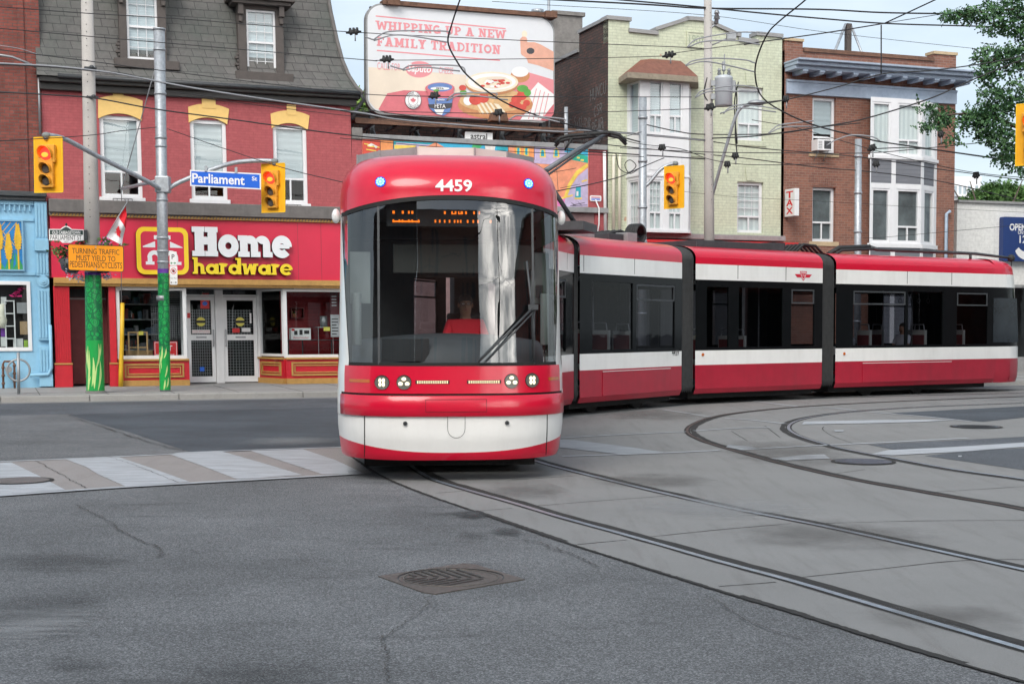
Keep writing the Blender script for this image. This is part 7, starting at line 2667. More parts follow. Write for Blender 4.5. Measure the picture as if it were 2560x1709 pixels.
# stowed trolley pole on the last section
p0 = [S5.M.inverted() @ at(x, y, Y) for x, y, Y in ((2070, 636, 34.8), (2096, 620, 35.0), (2174, 617, 35.5), (2192, 623, 35.6), (2438, 634, 37.2), (2528, 645, 37.8))]
def stow(m):
 m.tube(p0[:3], .06, 8, 1)
 m.tube([p + Vector((.12, 0, -.06)) for p in p0[:3]], .035, 6, 1)
 m.tube(p0[2:], [.05, .05, .04, .03], 8, 0)
 m.ell(p0[-1], .10, .10, .10, 10, 6, 1)
 q = lerp(p0[4], p0[3], .05)
 m.tube([q, (q.x, q.y, RZ - .05)], .035, 6, 0)
 m.tube([p0[-1], (p0[-1].x, p0[-1].y + .02, p0[-1].z - .35)], .012, 5, 1)
roofobj('trolley_pole', S5, [DKGREY, DARK], stow, 0)
# raised pantograph over the second section
def panto(m):
 I = S2.M.inverted()
 q = lambda x, y, Y: I @ at(x, y, Y)
 for dx in (0, .32):
  o_ = Vector((-dx * 1.6, 0, 0))
  m.tube([q(1440, 562, 26.6) + o_, q(1356, 432, 26.2) + o_], .045, 8, 0)
 m.tube([q(1356, 432, 26.2), q(1440, 377, 26.8), q(1515, 336, 27.4)], [.055, .045, .035], 8, 1)
 m.tube([q(1366, 440, 26.4), q(1440, 388, 26.9), q(1508, 342, 27.4)], .022, 6, 1)
 m.tube([q(1356, 432, 26.2) + Vector((.1, 0, 0)), q(1356, 432, 26.2) + Vector((-.6, 0, 0))], .07, 8, 0)
 m.box(q(1440, 562, 26.6).x - .7, q(1440, 562, 26.6).x + .25, q(1440, 562, 26.6).y - .5, q(1440, 562, 26.6).y + .7, RZ + .0, RZ + .16, 0)
 for k, y_ in enumerate((333, 340)):
  Yh = 27.2 + .3 * k
  m.tube([q(1388, y_ + 26, Yh), q(1400, y_ + 12, Yh), q(1425, y_ + 6, Yh), q(1520, y_ - 2, Yh), q(1548, y_ + 4, Yh), q(1566, y_ + 22, Yh)], .035, 6, 2)
 m.tube([q(1470, 336, 27.0), q(1490, 332, 27.6)], .03, 6, 2)
 m.tube([q(1520, 330, 27.0), q(1525, 338, 27.6)], .03, 6, 2)
 m.tube([q(1430, 345, 27.2), q(1412, 375, 27.2)], .022, 5, 2)
roofobj('pantograph', S2, [DKGREY, mat('arm_grey', (.13, .14, .155), .5, .3), DARK], panto, 0)
# wheels and track brakes, coloured black for the shade under the floor
for sec, yy in ((S1, (.2, 2.0)), (S3, (1.1, 2.9)), (S5, (1.5, 3.3))):
 for y in yy:
  m = MB()
  for s in (1, -1):
   m.tube([(s * .70, y, .31), (s * .84, y, .31)], .30, 18)
  m.tube([(-.8, y, .31), (.8, y, .31)], .07, 8)
  o = m.build('wheelset', SEAM, tram)
  o.matrix_local = TINV @ sec.M
m = MB()
m.box(-1.0, 1.0, 1.15, 5.8, .09, .36)  # black box kept low to deepen the shade under the car
m.build('underframe', SEAM, tram)
# ---------------------------------------------------------------- people
def person(label, loc, rotz, joints, shirt, pants, hair=HAIR, glasses=False, scale=1.0, skin=SKIN):
 """one continuous skinned body; clothes and hair follow it"""
 root = thing('person', label, 'person', loc, rotz)
 P = {k: Vector(v) * scale for k, v in joints.items()}
 R_ = dict(pelvis=(.15, .11), waist=(.14, .10), chest=(.17, .115), neck0=(.08, .075), neck=(.062, .062), head0=(.078, .09), head1=(.086, .10), head2=(.06, .07),
   shL=(.062, .062), shR=(.062, .062), elL=(.045, .045), elR=(.045, .045), wrL=(.03, .03), wrR=(.03, .03), hipL=(.085, .085), hipR=(.085, .085), knL=(.06, .06), knR=(.06, .06), anL=(.042, .042), anR=(.042, .042), toL=(.04, .03), toR=(.04, .03))
 E = [('pelvis', 'waist'), ('waist', 'chest'), ('chest', 'neck0'), ('neck0', 'neck'), ('neck', 'head0'), ('head0', 'head1'), ('head1', 'head2')]
 for s in 'LR':
  E += [('chest', 'sh' + s), ('sh' + s, 'el' + s), ('el' + s, 'wr' + s), ('pelvis', 'hip' + s), ('hip' + s, 'kn' + s), ('kn' + s, 'an' + s), ('an' + s, 'to' + s)]
 def skin_mesh(name, keys, grow, m, trim=None):
  ks = [k for k in P if k in keys]
  me = bpy.data.meshes.new(name)
  co = [P[k].copy() for k in ks]
  if trim:
   for k, (k2, t_) in trim.items():
    if k in ks:
     co[ks.index(k)] = lerp(P[k2], P[k], t_)
  me.from_pydata(co, [(ks.index(a), ks.index(b)) for a, b in E if a in ks and b in ks], [])
  o = bpy.data.objects.new(name, me)
  COL.objects.link(o)
  o.parent = root
  me.materials.append(m)
  md = o.modifiers.new('skin', 'SKIN')
  md.use_smooth_shade = True
  for i, k in enumerate(ks):
   r_ = R_[k]
   me.skin_vertices[0].data[i].radius = (r_[0] * scale + grow, r_[1] * scale + grow)
   me.skin_vertices[0].data[i].use_root = (i == 0)
  sb = o.modifiers.new('subdivision', 'SUBSURF')
  sb.levels = sb.render_levels = 2
  return o
 body = skin_mesh('body', list(P), 0.0, skin)
 # hands: palm, four fingers and thumb as chains of one mesh
 for s in 'LR':
  a, b = P['el' + s], P['wr' + s]
  d = (b - a).normalized()
  side = d.cross(Vector((0, 0, 1)))
  side = side.normalized() if side.length > .1 else Vector((1, 0, 0))
  dn = d.cross(side)
  co, ed, rr = [b, b + d * .05 * scale], [(0, 1)], [.026, .034]
  for k in range(4):
   base = b + d * .085 * scale + side * (k - 1.5) * .021 * scale
   Lf = (.070, .078, .074, .058)[k] * scale
   i0 = len(co)
   co += [base, base + (d * .8 + dn * .35) * Lf * .5, base + (d * 1.1 + dn * .9) * Lf * .85]
   ed += [(1, i0), (i0, i0 + 1), (i0 + 1, i0 + 2)]
   rr += [.011, .0095, .008]
  i0 = len(co)
  th = b + d * .04 * scale + side * .035 * scale
  co += [th, th + (d * .6 + side * .5) * .045 * scale]
  ed += [(1, i0), (i0, i0 + 1)]
  rr += [.012, .009]
  me = bpy.data.meshes.new('hand')
  me.from_pydata(co, ed, [])
  me.materials.append(skin)
  o = bpy.data.objects.new('hand', me)
  COL.objects.link(o)
  o.parent = root
  md = o.modifiers.new('skin', 'SKIN')
  md.use_smooth_shade = True
  for i, r_ in enumerate(rr):
   me.skin_vertices[0].data[i].radius = (r_ * scale, r_ * scale)
  sb = o.modifiers.new('subdivision', 'SUBSURF')
  sb.levels = sb.render_levels = 1
 skin_mesh('shirt', ['pelvis', 'waist', 'chest', 'neck0', 'shL', 'shR', 'elL', 'elR'], .018, shirt, {'elL': ('shL', .8), 'elR': ('shR', .8)})
 skin_mesh('trousers', ['pelvis', 'hipL', 'hipR', 'knL', 'knR', 'anL', 'anR'], .014, pants)
 h = P['head1']
 f = (P['head1'] - P['head0'])
 fw = Vector((0, -1, 0))
 m = MB()
 m.ell(h + Vector((0, .022, .035)) * scale, .088 * scale, .098 * scale, .085 * scale, 14, 8)
 m.build('hair', hair, root)
 m = MB()
 for s in (1, -1):
  m.ell(h + Vector((s * .032, -.088, -.005)) * scale, .014 * scale, .010 * scale, .008 * scale, 8, 5, 0)
  m.ell(h + Vector((s * .032, -.096, -.005)) * scale, .006 * scale, .004 * scale, .006 * scale, 8, 5, 1)
  m.ell(h + Vector((s * .084, .005, -.02)) * scale, .012 * scale, .022 * scale, .032 * scale, 8, 5, 2)
 m.ell(h + Vector((0, -.098, -.03)) * scale, .014 * scale, .018 * scale, .026 * scale, 8, 5, 2)
 m.ell(h + Vector((0, -.082, -.072)) * scale, .026 * scale, .012 * scale, .008 * scale, 8, 5, 3)
 m.build('face', [EYEW, HAIR, skin, LIP], root)
 if glasses:
  m = MB()
  for s in (1, -1):
   m.tube([h + Vector((s * .034 + .026 * cos(t_ * pi / 6), -.104, -.006 + .020 * sin(t_ * pi / 6))) * scale for t_ in range(13)], .003, 5)
   m.tube([h + Vector((s * .06, -.102, 0)) * scale, h + Vector((s * .084, .0, 0)) * scale], .003, 5)
  m.build('glasses', DKGREY, root)
 return root
SIT = dict(pelvis=(0, 0, .0), waist=(0, -.01, .18), chest=(0, -.01, .38), neck0=(0, .0, .53), neck=(0, -.01, .575), head0=(0, -.028, .635), head1=(0, -.022, .725), head2=(0, -.01, .80),
  shL=(.19, 0, .47), shR=(-.19, 0, .47), elL=(.25, -.10, .22), elR=(-.25, -.10, .22), wrL=(.17, -.33, .18), wrR=(-.17, -.33, .18),
  hipL=(.10, -.05, -.01), hipR=(-.10, -.05, -.01), knL=(.13, -.44, .02), knR=(-.13, -.44, .02), anL=(.13, -.46, -.40), anR=(-.13, -.46, -.40), toL=(.13, -.60, -.44), toR=(-.13, -.60, -.44))
drv = tram.matrix_world if False else None
TM = Matrix.Translation(T0) @ Matrix.Rotation(TH, 4, 'Z')
p = TM @ Vector((.235, 1.88, 1.27))
person('seated driver in red polo shirt and glasses behind the streetcar windshield', p, TH, SIT, SHIRT, TROUSER, HAIR, True, 1.0)
q = S5.M @ Vector((.62, sx(S5, 2168) + .02, .96))
CHILD = dict(SIT); CHILD.update(elR=(-.20, -.16, .26), wrR=(-.08, -.22, .52), elL=(.22, -.14, .24), wrL=(.10, -.26, .42))
person('seated dark haired passenger in grey jacket with hand at the face, in last car', q, S5.phi - pi / 2, CHILD, GREYCOAT, TROUSER, HAIR, False, .88)
q = S5.M @ Vector((.58, sx(S5, 2300) + .15, .98))
person('seated passenger in pale shirt by the bright window of the last car', q, S5.phi - pi / 2, SIT, PALESHIRT, TROUSER, HAIR, False, .98)
# ---------------------------------------------------------------- poles on the far kerb
KP = KERB_Y + .55
def kerb_at(px, py, y=None):
 x, z = FAC.px(px, py, KP if y is None else y)
 return FAC.world(x, KP if y is None else y, z)
def wrapmat():
 m, nt, b, oc = _base('green_pole_wrap')
 b.inputs['Roughness'].default_value = .4
 v = nt.nodes.new('ShaderNodeTexVoronoi')
 v.feature = 'DISTANCE_TO_EDGE'
 v.inputs['Scale'].default_value = 6.5
 nt.links.new(oc, v.inputs['Vector'])
 r = nt.nodes.new('ShaderNodeMapRange')
 r.inputs['From Min'].default_value = .06
 r.inputs['From Max'].default_value = .11
 nt.links.new(v.outputs['Distance'], r.inputs['Value'])
 v2 = nt.nodes.new('ShaderNodeTexVoronoi')
 v2.inputs['Scale'].default_value = 6.5
 nt.links.new(oc, v2.inputs['Vector'])
 s = nt.nodes.new('ShaderNodeMath')
 s.operation = 'SINE'
 k = nt.nodes.new('ShaderNodeMath')
 k.operation = 'MULTIPLY'
 k.inputs[1].default_value = 22
 nt.links.new(v2.outputs['Distance'], k.inputs[0])
 nt.links.new(k.outputs[0], s.inputs[0])
 r2 = nt.nodes.new('ShaderNodeMapRange')
 r2.inputs['From Min'].default_value = -.2
 r2.inputs['From Max'].default_value = .3
 nt.links.new(s.outputs[0], r2.inputs['Value'])
 c1 = _mx(nt, (.006, .20, .05), (.010, .36, .08), r2.outputs[0])
 c = _mx(nt, (.004, .14, .045), c1, r.outputs[0])
 nt.links.new(c, b.inputs['Base Color'])
 return m
WRAP = wrapmat()
WRAPLO = mat('wrap_bright_green', (.008, .33, .06), .4, var=.06)
BLADE = mat('wrap_pale_blade', (.50, .68, .25), .4, var=.04)
def shaft(p, top, r0, r1, n=18):
 return [Vector((0, 0, 0)), Vector(top) - Vector(p)], [r0, r1]
def pole_wrap(t, p, top, r0, r1, z0, z1, zlo, zband, blades):
 p, top = Vector(p), Vector(top)
 def axis(z):
  return lerp(Vector((0, 0, 0)), top - p, (z - p.z) / (top.z - p.z))
 def rad(z):
  return lerp(r0, r1, (z - p.z) / (top.z - p.z)) + .006
 m = MB()
 zs_ = [z0, zlo, zlo, z1, z1, zband]
 for (a, b, mi) in ((z0, zlo, 1), (zlo, z1, 0), (z1, zband, 2)):
  m.tube([axis(a), axis(b)], [rad(a), rad(b)], 20, mi, False)
 w = m.build('wrap', [WRAP, WRAPLO, PURPLE], t)
 m = MB()
 for (a0, a1, h0, h1, wd, bend) in blades:
  n = 7
  L, Rr = [], []
  for i in range(n + 1):
   s_ = i / n
   z = lerp(z0 + h0, z0 + h1, s_)
   th = radians(lerp(a0, a1, s_) + bend * sin(pi * s_))
   hw = wd * sin(pi * (s_ * .9 + .05)) / rad(z)
   for sgn, lst in ((-1, L), (1, Rr)):
    c = axis(z)
    rr = rad(z) + .004
    lst.append((c.x + rr * cos(th + sgn * hw), c.y + rr * sin(th + sgn * hw), c.z))
  m.add(L + Rr, [(i, i + 1, n + 2 + i, n + 1 + i) for i in range(n)], 0, True)
 m.build('leaf_pattern', BLADE, w, normals=False)
# concrete pole
b1 = gnd(239, 982, SWZ)
p1top = at(216, -70, b1.y)
t = thing('concrete_pole', 'tall pale concrete pole wrapped in green leaf pattern, behind the orange sign', 'pole', b1)
m = MB()
m.tube([Vector((0, 0, 0)), p1top - b1], [.205, .13], 22, 0)
for k in range(34):
 s_ = .42 + k * .0168
 c = lerp(Vector(), p1top - b1, s_)
 if k % 5 != 3:
  m.tube([c + Vector((.015, -.02 - lerp(.205, .13, s_) + .012, 0)), c + Vector((.015, -.02 - lerp(.205, .13, s_) + .008, 0))], .012, 6, 1)
m.build('shaft', [POLECON, SIGNBLACK], t)
m = MB()
m.tube([Vector((0, 0, -.02)), Vector((0, 0, .05))], .235, 22)
m.build('base_collar', CEMENT, t)
zq = at(236, 688, b1.y).z
pole_wrap(t, b1, p1top, .205, .13, SWZ + .06, zq, at(238, 850, b1.y).z, at(236, 681, b1.y).z,
  [(-128, -112, .0, .95, .028, 8), (-108, -120, .35, 1.05, .026, -10), (-96, -84, .10, .78, .03, 8), (-80, -62, .05, .55, .028, -6), (-70, -48, .5, 1.1, .024, 14), (-58, -40, .0, .7, .028, 10), (-140, -150, .6, 1.0, .022, 10), (-45, -30, .75, 1.1, .018, 4), (-150, -165, .3, .7, .02, 8), (-120, -100, .0, .35, .02, -6)])
m = MB()
aa = at(213, 300, b1.y) - b1
for (px_, py_) in ((233, 172), (238, 245)):
 c = at(px_, py_, b1.y) - b1
 m.tube([c + Vector((-.16, -.14, 0)), c + Vector((.12, -.16, -.02))], .03, 8)
 m.ell(c + Vector((.02, -.2, .0)), .06, .05, .05, 8, 5)
m.build('cable_clamp', DKGREY, t)
# vertical lettering on the wrap
m = MB()
zc = at(222, 805, b1.y).z - b1.z
text(m, 'CABBAGETOWN', 0, 0, .085, 0, 0, w=.92, xf=lambda x, y, z: ((lambda th: (.197 * cos(th), .197 * sin(th), zc - x))(radians(-158) + z / .2)))
m.build('wrap_lettering', SIGNWHITE, t, normals=False)
# steel pole with the two signal arms
b2 = gnd(413, 978, SWZ)
p2top = at(398, 76, b2.y)
t2 = thing('steel_signal_pole', 'round galvanised pole in green wrap carrying two long curved traffic signal arms', 'pole', b2)
m = MB()
m.tube([Vector((0, 0, 0)), p2top - b2], [.125, .135], 18, 0)
m.tube([p2top - b2, p2top - b2 + Vector((0, 0, .04))], .15, 18, 0)
for py_ in (125, 235, 345, 366, 450, 500, 595, 628, 655):
 c = at(398 + (py_ - 76) * 15 / 900, py_, b2.y) - b2
 m.tube([c + Vector((0, 0, -.025)), c + Vector((0, 0, .025))], .145, 18, 0)
m.build('shaft', GALV, t2)
pole_wrap(t2, b2, p2top, .125, .135, SWZ + .04, at(409, 683, b2.y).z, at(411, 880, b2.y).z, at(409, 672, b2.y).z,
  [(-125, -100, .6, 1.05, .022, 8), (-110, -140, .5, .9, .02, 4), (-85, -60, .75, 1.0, .02, 8), (-75, -50, .3, .6, .018, 5), (-60, -40, .05, .3, .022, 6), (-130, -150, .4, .7, .02, 3), (-90, -75, .0, .25, .02, 3)])
m = MB()
c = at(406, 745, b2.y) - b2
m.tube([c + Vector((0, 0, -.06)), c + Vector((0, 0, .06))], .145, 18)
c = at(408, 677, b2.y) - b2
m.build('metal_band', GREYMETAL, t2)
def arm(t, base, pts, r, name='signal_arm'):
 m = MB()
 m.tube(smooth_line([p - base for p in pts], 5), r, 10)
 return m.build(name, GALV, t)
LTL, RTL = Vector(at(121, 412, 31.6)), Vector(at(683, 470, 34.8))
arm(t2, b2, [at(410, 482, b2.y), at(377, 458, 33.9), at(245, 391, 32.8), at(165, 349, 32.1), at(126, 339, 31.7), at(112, 337, 31.6)], .055)
arm(t2, b2, [at(412, 478, b2.y), at(450, 455, 34.4), at(540, 420, 34.5), at(590, 406, 34.7), at(640, 402, 34.8), at(690, 403, 34.8)], .055)
m = MB()
c = at(408, 462, b2.y) - b2
m.box(c.x - .17, c.x + .17, c.y - .16, c.y + .12, c.z - .2, c.z + .2)
m.build('arm_bracket', GALV, t2, bevel=.03)
m = MB()
for px_, py_, Y in ((115, 338, 31.6), (686, 403, 34.8)):
 c = at(px_, py_, Y) - b2
 m.ell(c, .10, .08, .07, 10, 6)
 m.tube([c, c + Vector((0, 0, -.1))], .05, 8)
m.build('hanger_cap', CABLIGHT, t2)
# sidewalk guy: strut, stay and yellow guard
gy = thing('guy_stay', 'steel stay from the signal pole down to a yellow plastic guard on the sidewalk', 'guy wire', gnd(303, 966, SWZ))
gb = gnd(303, 966, SWZ)
st_ = at(304, 472, gb.y)
m = MB()
m.tube([at(395, 452, b2.y) - gb, at(345, 463, lerp(b2.y, gb.y, .5)) - gb, st_ - gb], .045, 8)
m.build('strut', GALV, gy)
m = MB()
m.tube([at(386, 178, b2.y) - gb, st_ - gb, Vector((0, 0, .3))], .012, 6)
m.build('stay_wire', WIREG, gy)
m = MB()
zt2 = at(306, 757, gb.y) - gb
m.tube([Vector((-.01, 0, 0)), Vector((0, 0, .4)), zt2 * .6, zt2], [.062, .06, .055, .052], 10)
m.build('guard', YELTUBE, gy)
# traffic signals
def signal(p, hgt, rot, label):
 t = thing('traffic_light', label, 'traffic light', p, rot, 'red traffic lights over the junction')
 k = hgt / 1.2
 m = MB()
 m.prism(rrect(-.335 * k, .335 * k, -.6 * k, .6 * k, .045 * k, 4), .0, .02)
 m.build('backboard', SIGNALYEL, t)
 m = MB()
 m.ring(-.335 * k, .335 * k, -.6 * k, .6 * k, .02 * k, -.006, 0)
 m.build('border', mat('signal_border_yellow', (.88, .52, .008), .5, var=.03) if 'signal_border_yellow' not in bpy.data.materials else bpy.data.materials['signal_border_yellow'], t)
 for i, (zc, r, on) in enumerate(((.21, .15, True), (-.11, .115, False), (-.37, .115, False))):
  zc, r = zc * k + .02 * k, r * k
  m = MB()
  s = r * 1.28
  m.box(-s, s, -.10 * k, -.001, zc - s * .98, zc + s * .98, 0)
  for sx_ in (-1, 1):
   m.box(sx_ * s - .012, sx_ * s + .012, -.07 * k, -.03 * k, zc + s * .5, zc + s * .75, 0)
   m.box(sx_ * s - .012, sx_ * s + .012, -.07 * k, -.03 * k, zc - s * .75, zc - s * .5, 0)
  h = m.build('housing', SIGNALBOX, t, bevel=.018 * k)
  m = MB()
  m.ell((0, -.10 * k, zc), r * .93, .045 * k, r * .93, 20, 10, 0)
  m.build('lens', LED_RED if on else LENSOFF, h)
  if on:
   m = MB()
   m.ell((-.01, -.135 * k, zc - r * .18), r * .55, .02 * k, r * .38, 16, 8, 0)
   m.build('bulb', LED_ORANGE, h)
  m = MB()
  n = 18
  ro, L = r * 1.03, .20 * k
  v, f = [], []
  for q in range(n + 1):
   a = radians(lerp(-35, 215, q / n))
   cut = L * (.35 + .65 * (sin(a) + .57) / 1.57)
   for y_ in (-.09 * k, -.09 * k - cut):
    for rr in (ro, ro * .95):
     v.append((rr * cos(a), y_, zc + rr * sin(a)))
  for q in range(n):
   b_, c_ = q * 4, q * 4 + 4
   f += [(b_, c_, c_ + 2, b_ + 2), (b_ + 1, b_ + 3, c_ + 3, c_ + 1), (b_ + 2, c_ + 2, c_ + 3, b_ + 3)]
  m.add(v, f, 0, False)
  m.build('visor', SIGNALBOX, h)
 return t
signal(LTL, 138 / FOC * 31.6, radians(-10), 'leftmost traffic light, hanging before the dark red brick wall')
signal(RTL, 122 / FOC * 34.8, radians(-22), 'traffic light at the right end of the blue street name sign')
MTL = Vector(at(1685, 468, 37.0))
signal(MTL, 106 / FOC * 37.0, radians(-40), 'traffic light on a curved arm before the pale green building')
FTL = Vector(at(2583, 335, 27.7))
signal(FTL, 154 / FOC * 27.7, radians(-36), 'traffic light cut off by the right edge, among the leaves')
# blue street name sign
c = at(564, 449.5, 34.45)
t = thing('street_name_sign', 'blue and white Parliament St blade sign hanging on the signal arm', 'street sign', c, radians(4))
w_, h_ = 174 / FOC * 34.45 / 2, 40 / FOC * 34.45 / 2
sl = -.045
m = MB(lambda x, y, z: (x, y, z + sl * x))
m.box(-w_, w_, -.01, .01, -h_, h_, 1)
m.rect(-w_ + .03, w_ - .03, -h_ + .03, h_ - .03, -.0125, 0)
m.build('blade', [SIGNBLUE, SIGNWHITE], t)
m = MB(lambda x, y, z: (x, y, z + sl * x))
text(m, 'Parliament', -w_ * .20, .005, h_ * 1.18, -.0145, 0, w=w_ * 1.48, bold=.022)
text(m, 'St', w_ * .82, h_ * .32, h_ * .52, -.0145, 0, w=w_ * .15, bold=.02)
m.build('lettering', SIGNWHITE, t, normals=False)
m = MB()
for x in (-w_ * .55, w_ * .3):
 m.box(x - .03, x + .03, -.03, .02, h_ - .02 + sl * x, h_ + .12 + sl * x)
m.build('clamp', GALV, t)
# heritage street name sign
c = at(166, 591, b1.y - .25)
t = thing('heritage_street_sign', 'small white street sign with dark green heading band beside the concrete pole', 'street sign', c, radians(3))
k = b1.y / FOC
Q = lambda x, y: ((x - 166) * k, (591 - y) * k)
m = MB()
m.prism([Q(*p) for p in ((124, 573), (152, 573), (158, 568), (166, 564), (174, 568), (180, 573), (209, 574), (209, 601), (184, 602), (176, 607), (156, 607), (150, 601), (124, 601))], -.012, .012, 0)
m.flat([Q(*p) for p in ((126, 575), (153, 575), (160, 570), (166, 567), (172, 570), (179, 575), (207, 576), (207, 587), (126, 587))], -.0135, 1)
m.ell((0, 0, Q(0, 562)[1]), .03, .03, .04, 8, 6, 2)
m.build('plate', [SIGNWHITE, mat('heritage_green', (.02, .045, .04), .5, var=0), SIGNBLACK], t)
m = MB()
text(m, 'OLD CABBAGETOWN', 0, Q(0, 581.5)[1], .075, -.0155, 1, w=.64, bold=.015)
text(m, 'PARLIAMENT ST.', 0, Q(0, 594)[1], .105, -.0155, 0, w=.74)
text(m, '407', 0, Q(0, 604)[1], .04, -.0155, 2, w=.10)
m.build('lettering', [SIGNBLACK, SIGNWHITE, GREYPAINT], t, normals=False)
m = MB()
m.box(Q(209, 0)[0], Q(217, 0)[0], -.03, .03, Q(0, 600)[1], Q(0, 575)[1])
m.build('bracket', DKGREY, t)
# orange warning sign
c = at(240, 645, b1.y - .42)
t = thing('warning_sign', 'orange rectangular turning traffic warning sign strapped to the concrete pole', 'sign', c, radians(0))
w_, h_ = 137 / FOC * b1.y / 2, 64 / FOC * b1.y / 2
sl = -.035
XF = lambda x, y, z: (x, y, z + sl * x)
m = MB(XF)
m.prism(rrect(-w_, w_, -h_, h_, .05, 4), -.008, .008, 1)
m.prism(rrect(-w_ + .012, w_ - .012, -h_ + .012, h_ - .012, .04, 4), -.010, -.006, 0)
m.build('plate', [SIGNORANGE, SIGNBLACK], t)
m = MB(XF)
text(m, 'TURNING TRAFFIC', 0, h_ * .50, .125, -.012, 0, w=w_ * 1.70, bold=.0)
text(m, 'MUST YIELD TO', 0, -h_ * .02, .125, -.012, 0, w=w_ * 1.40)
text(m, 'PEDESTRIANS/CYCLISTS', 0, -h_ * .52, .14, -.012, 0, w=w_ * 1.88)
m.build('lettering', SIGNBLACK, t, normals=False)
m = MB(XF)
for z in (h_ * .84, -h_ * .84):
 m.tube([(0, -.009, z), (0, -.02, z)], .018, 8)
m.build('bolt', GALV, t)
# parking plates on the steel pole
def plate(px_, py_, wpx, hpx, label, fn):
 c = at(px_, py_, b2.y - .05)
 t = thing('parking_sign', label, 'sign', c, radians(-12))
 w_, h_ = wpx / FOC * b2.y / 2, hpx / FOC * b2.y / 2
 m = MB()
 m.prism(rrect(-w_, w_, -h_, h_, .025, 4), -.004, .004, 0)
 m.build('plate', SIGNWHITE, t)
 m = MB()
 fn(m, w_, h_)
 m.build('symbol', [SIGNBLACK, SIGNRED, SIGNWHITE, mat('parking_green', (.02, .25, .08), .5, var=0)], t, normals=False)
def s1(m, w_, h_):
 text(m, 'P', 0, h_ * .25, h_ * .7, -.0055, 0, bold=.01)
 for s in (1, -1):
  m.flat([(s * w_ * .85, -h_ * .68), (s * w_ * .35, -h_ * .5), (s * w_ * .35, -h_ * .86)], -.0055, 3)
 m.rect(-w_ * .5, w_ * .5, -h_ * .71, -h_ * .65, -.0056, 3)
def s2(m, w_, h_):
 r = w_ * .78
 zc = h_ * .45
 m.flat(oval(0, zc, r, r, 22), -.0055, 1); m.flat(oval(0, zc, r * .80, r * .80, 22), -.006, 2)
 m.flat([(r * .5 * cos(radians(a)), zc + r * .5 * sin(radians(a))) for a in (22, 67, 112, 157, 202, 247, 292, 337)], -.0065, 0)
 d = r * .85
 m.flat([(-d * .62, zc + d * .78), (-d * .78, zc + d * .62), (d * .62, zc - d * .78), (d * .78, zc - d * .62)], -.007, 1)
 text(m, '7am-9am', 0, -h_ * .30, h_ * .14, -.0055, 0, w=w_ * 1.7)
 for s in (1, -1):
  m.flat([(s * w_ * .9, -h_ * .76), (s * w_ * .5, -h_ * .66), (s * w_ * .5, -h_ * .86)], -.0055, 0)
 m.rect(-w_ * .5, w_ * .5, -h_ * .775, -h_ * .745, -.0056, 0)
plate(433, 646, 19, 34, 'small white parking plate with arrows, upper one on the steel pole', s1)
plate(434, 688, 20, 47, 'white no stopping plate with red ring, lower one on the steel pole', s2)
# flag
fc = FAC.world(FAC.px(290, 560, -.9)[0], -.9, 0)
def fp(x, y):
 q = FAC.px(x, y, -.9)
 return q
F0 = fp(315, 515)
root_f = FAC.world(F0[0], -.9, F0[1])
t = thing('canada_flag', 'red and white maple leaf flag hanging from a slanted staff over shopfront', 'flag', root_f, FAC_A)
def fl_pt(a, b):
 # a: down the staff, b: hanging away from it
 q0, q1 = fp(lerp(315, 266, a), lerp(515, 592, a)), fp(lerp(318, 304, a), lerp(548, 614, a))
 x, z = lerp(q0[0], q1[0], b), lerp(q0[1], q1[1], b)
 return (x - F0[0], .07 * sin(a * 9 + b * 2) + .05 * sin(b * 7), z - F0[1])
m = MB()
for (a0, a1, mi) in ((0, .36, 0), (.36, 1.0, 1)):
 m.grid(lambda i, j, a0=a0, a1=a1: fl_pt(lerp(a0, a1, i), j), 8, 8, mi)
m.build('cloth', [mat('flag_red', (.66, .015, .03), .8, var=.05), mat('flag_white', (.75, .74, .76), .8, var=.04)], t, normals=False)
m = MB()
LFv = []
for x, z in LEAF:
 A = .69 + (.22 * x * .7 - .20 * z * .5)
 B = .46 + (.36 * x * .8 + .30 * z * .8)
 q = fl_pt(min(.98, max(.38, A)), min(.98, max(.03, B)))
 LFv.append((q[0], q[1] - .035, q[2]))
m.add(LFv, [tuple(range(len(LFv)))])
m.build('maple_leaf', bpy.data.materials['flag_red'], t, normals=False)
m = MB()
s0, s1_ = fp(263, 596), fp(318, 505)
m.tube([(s0[0] - F0[0], .0, s0[1] - F0[1]), (s1_[0] - F0[0], .0, s1_[1] - F0[1])], .012, 6)
m.tube([(s1_[0] - F0[0], .0, s1_[1] - F0[1]), (fp(318, 490)[0] - F0[0], .85, fp(318, 490)[1] - F0[1])], .01, 6)
m.build('staff', GALV, t)
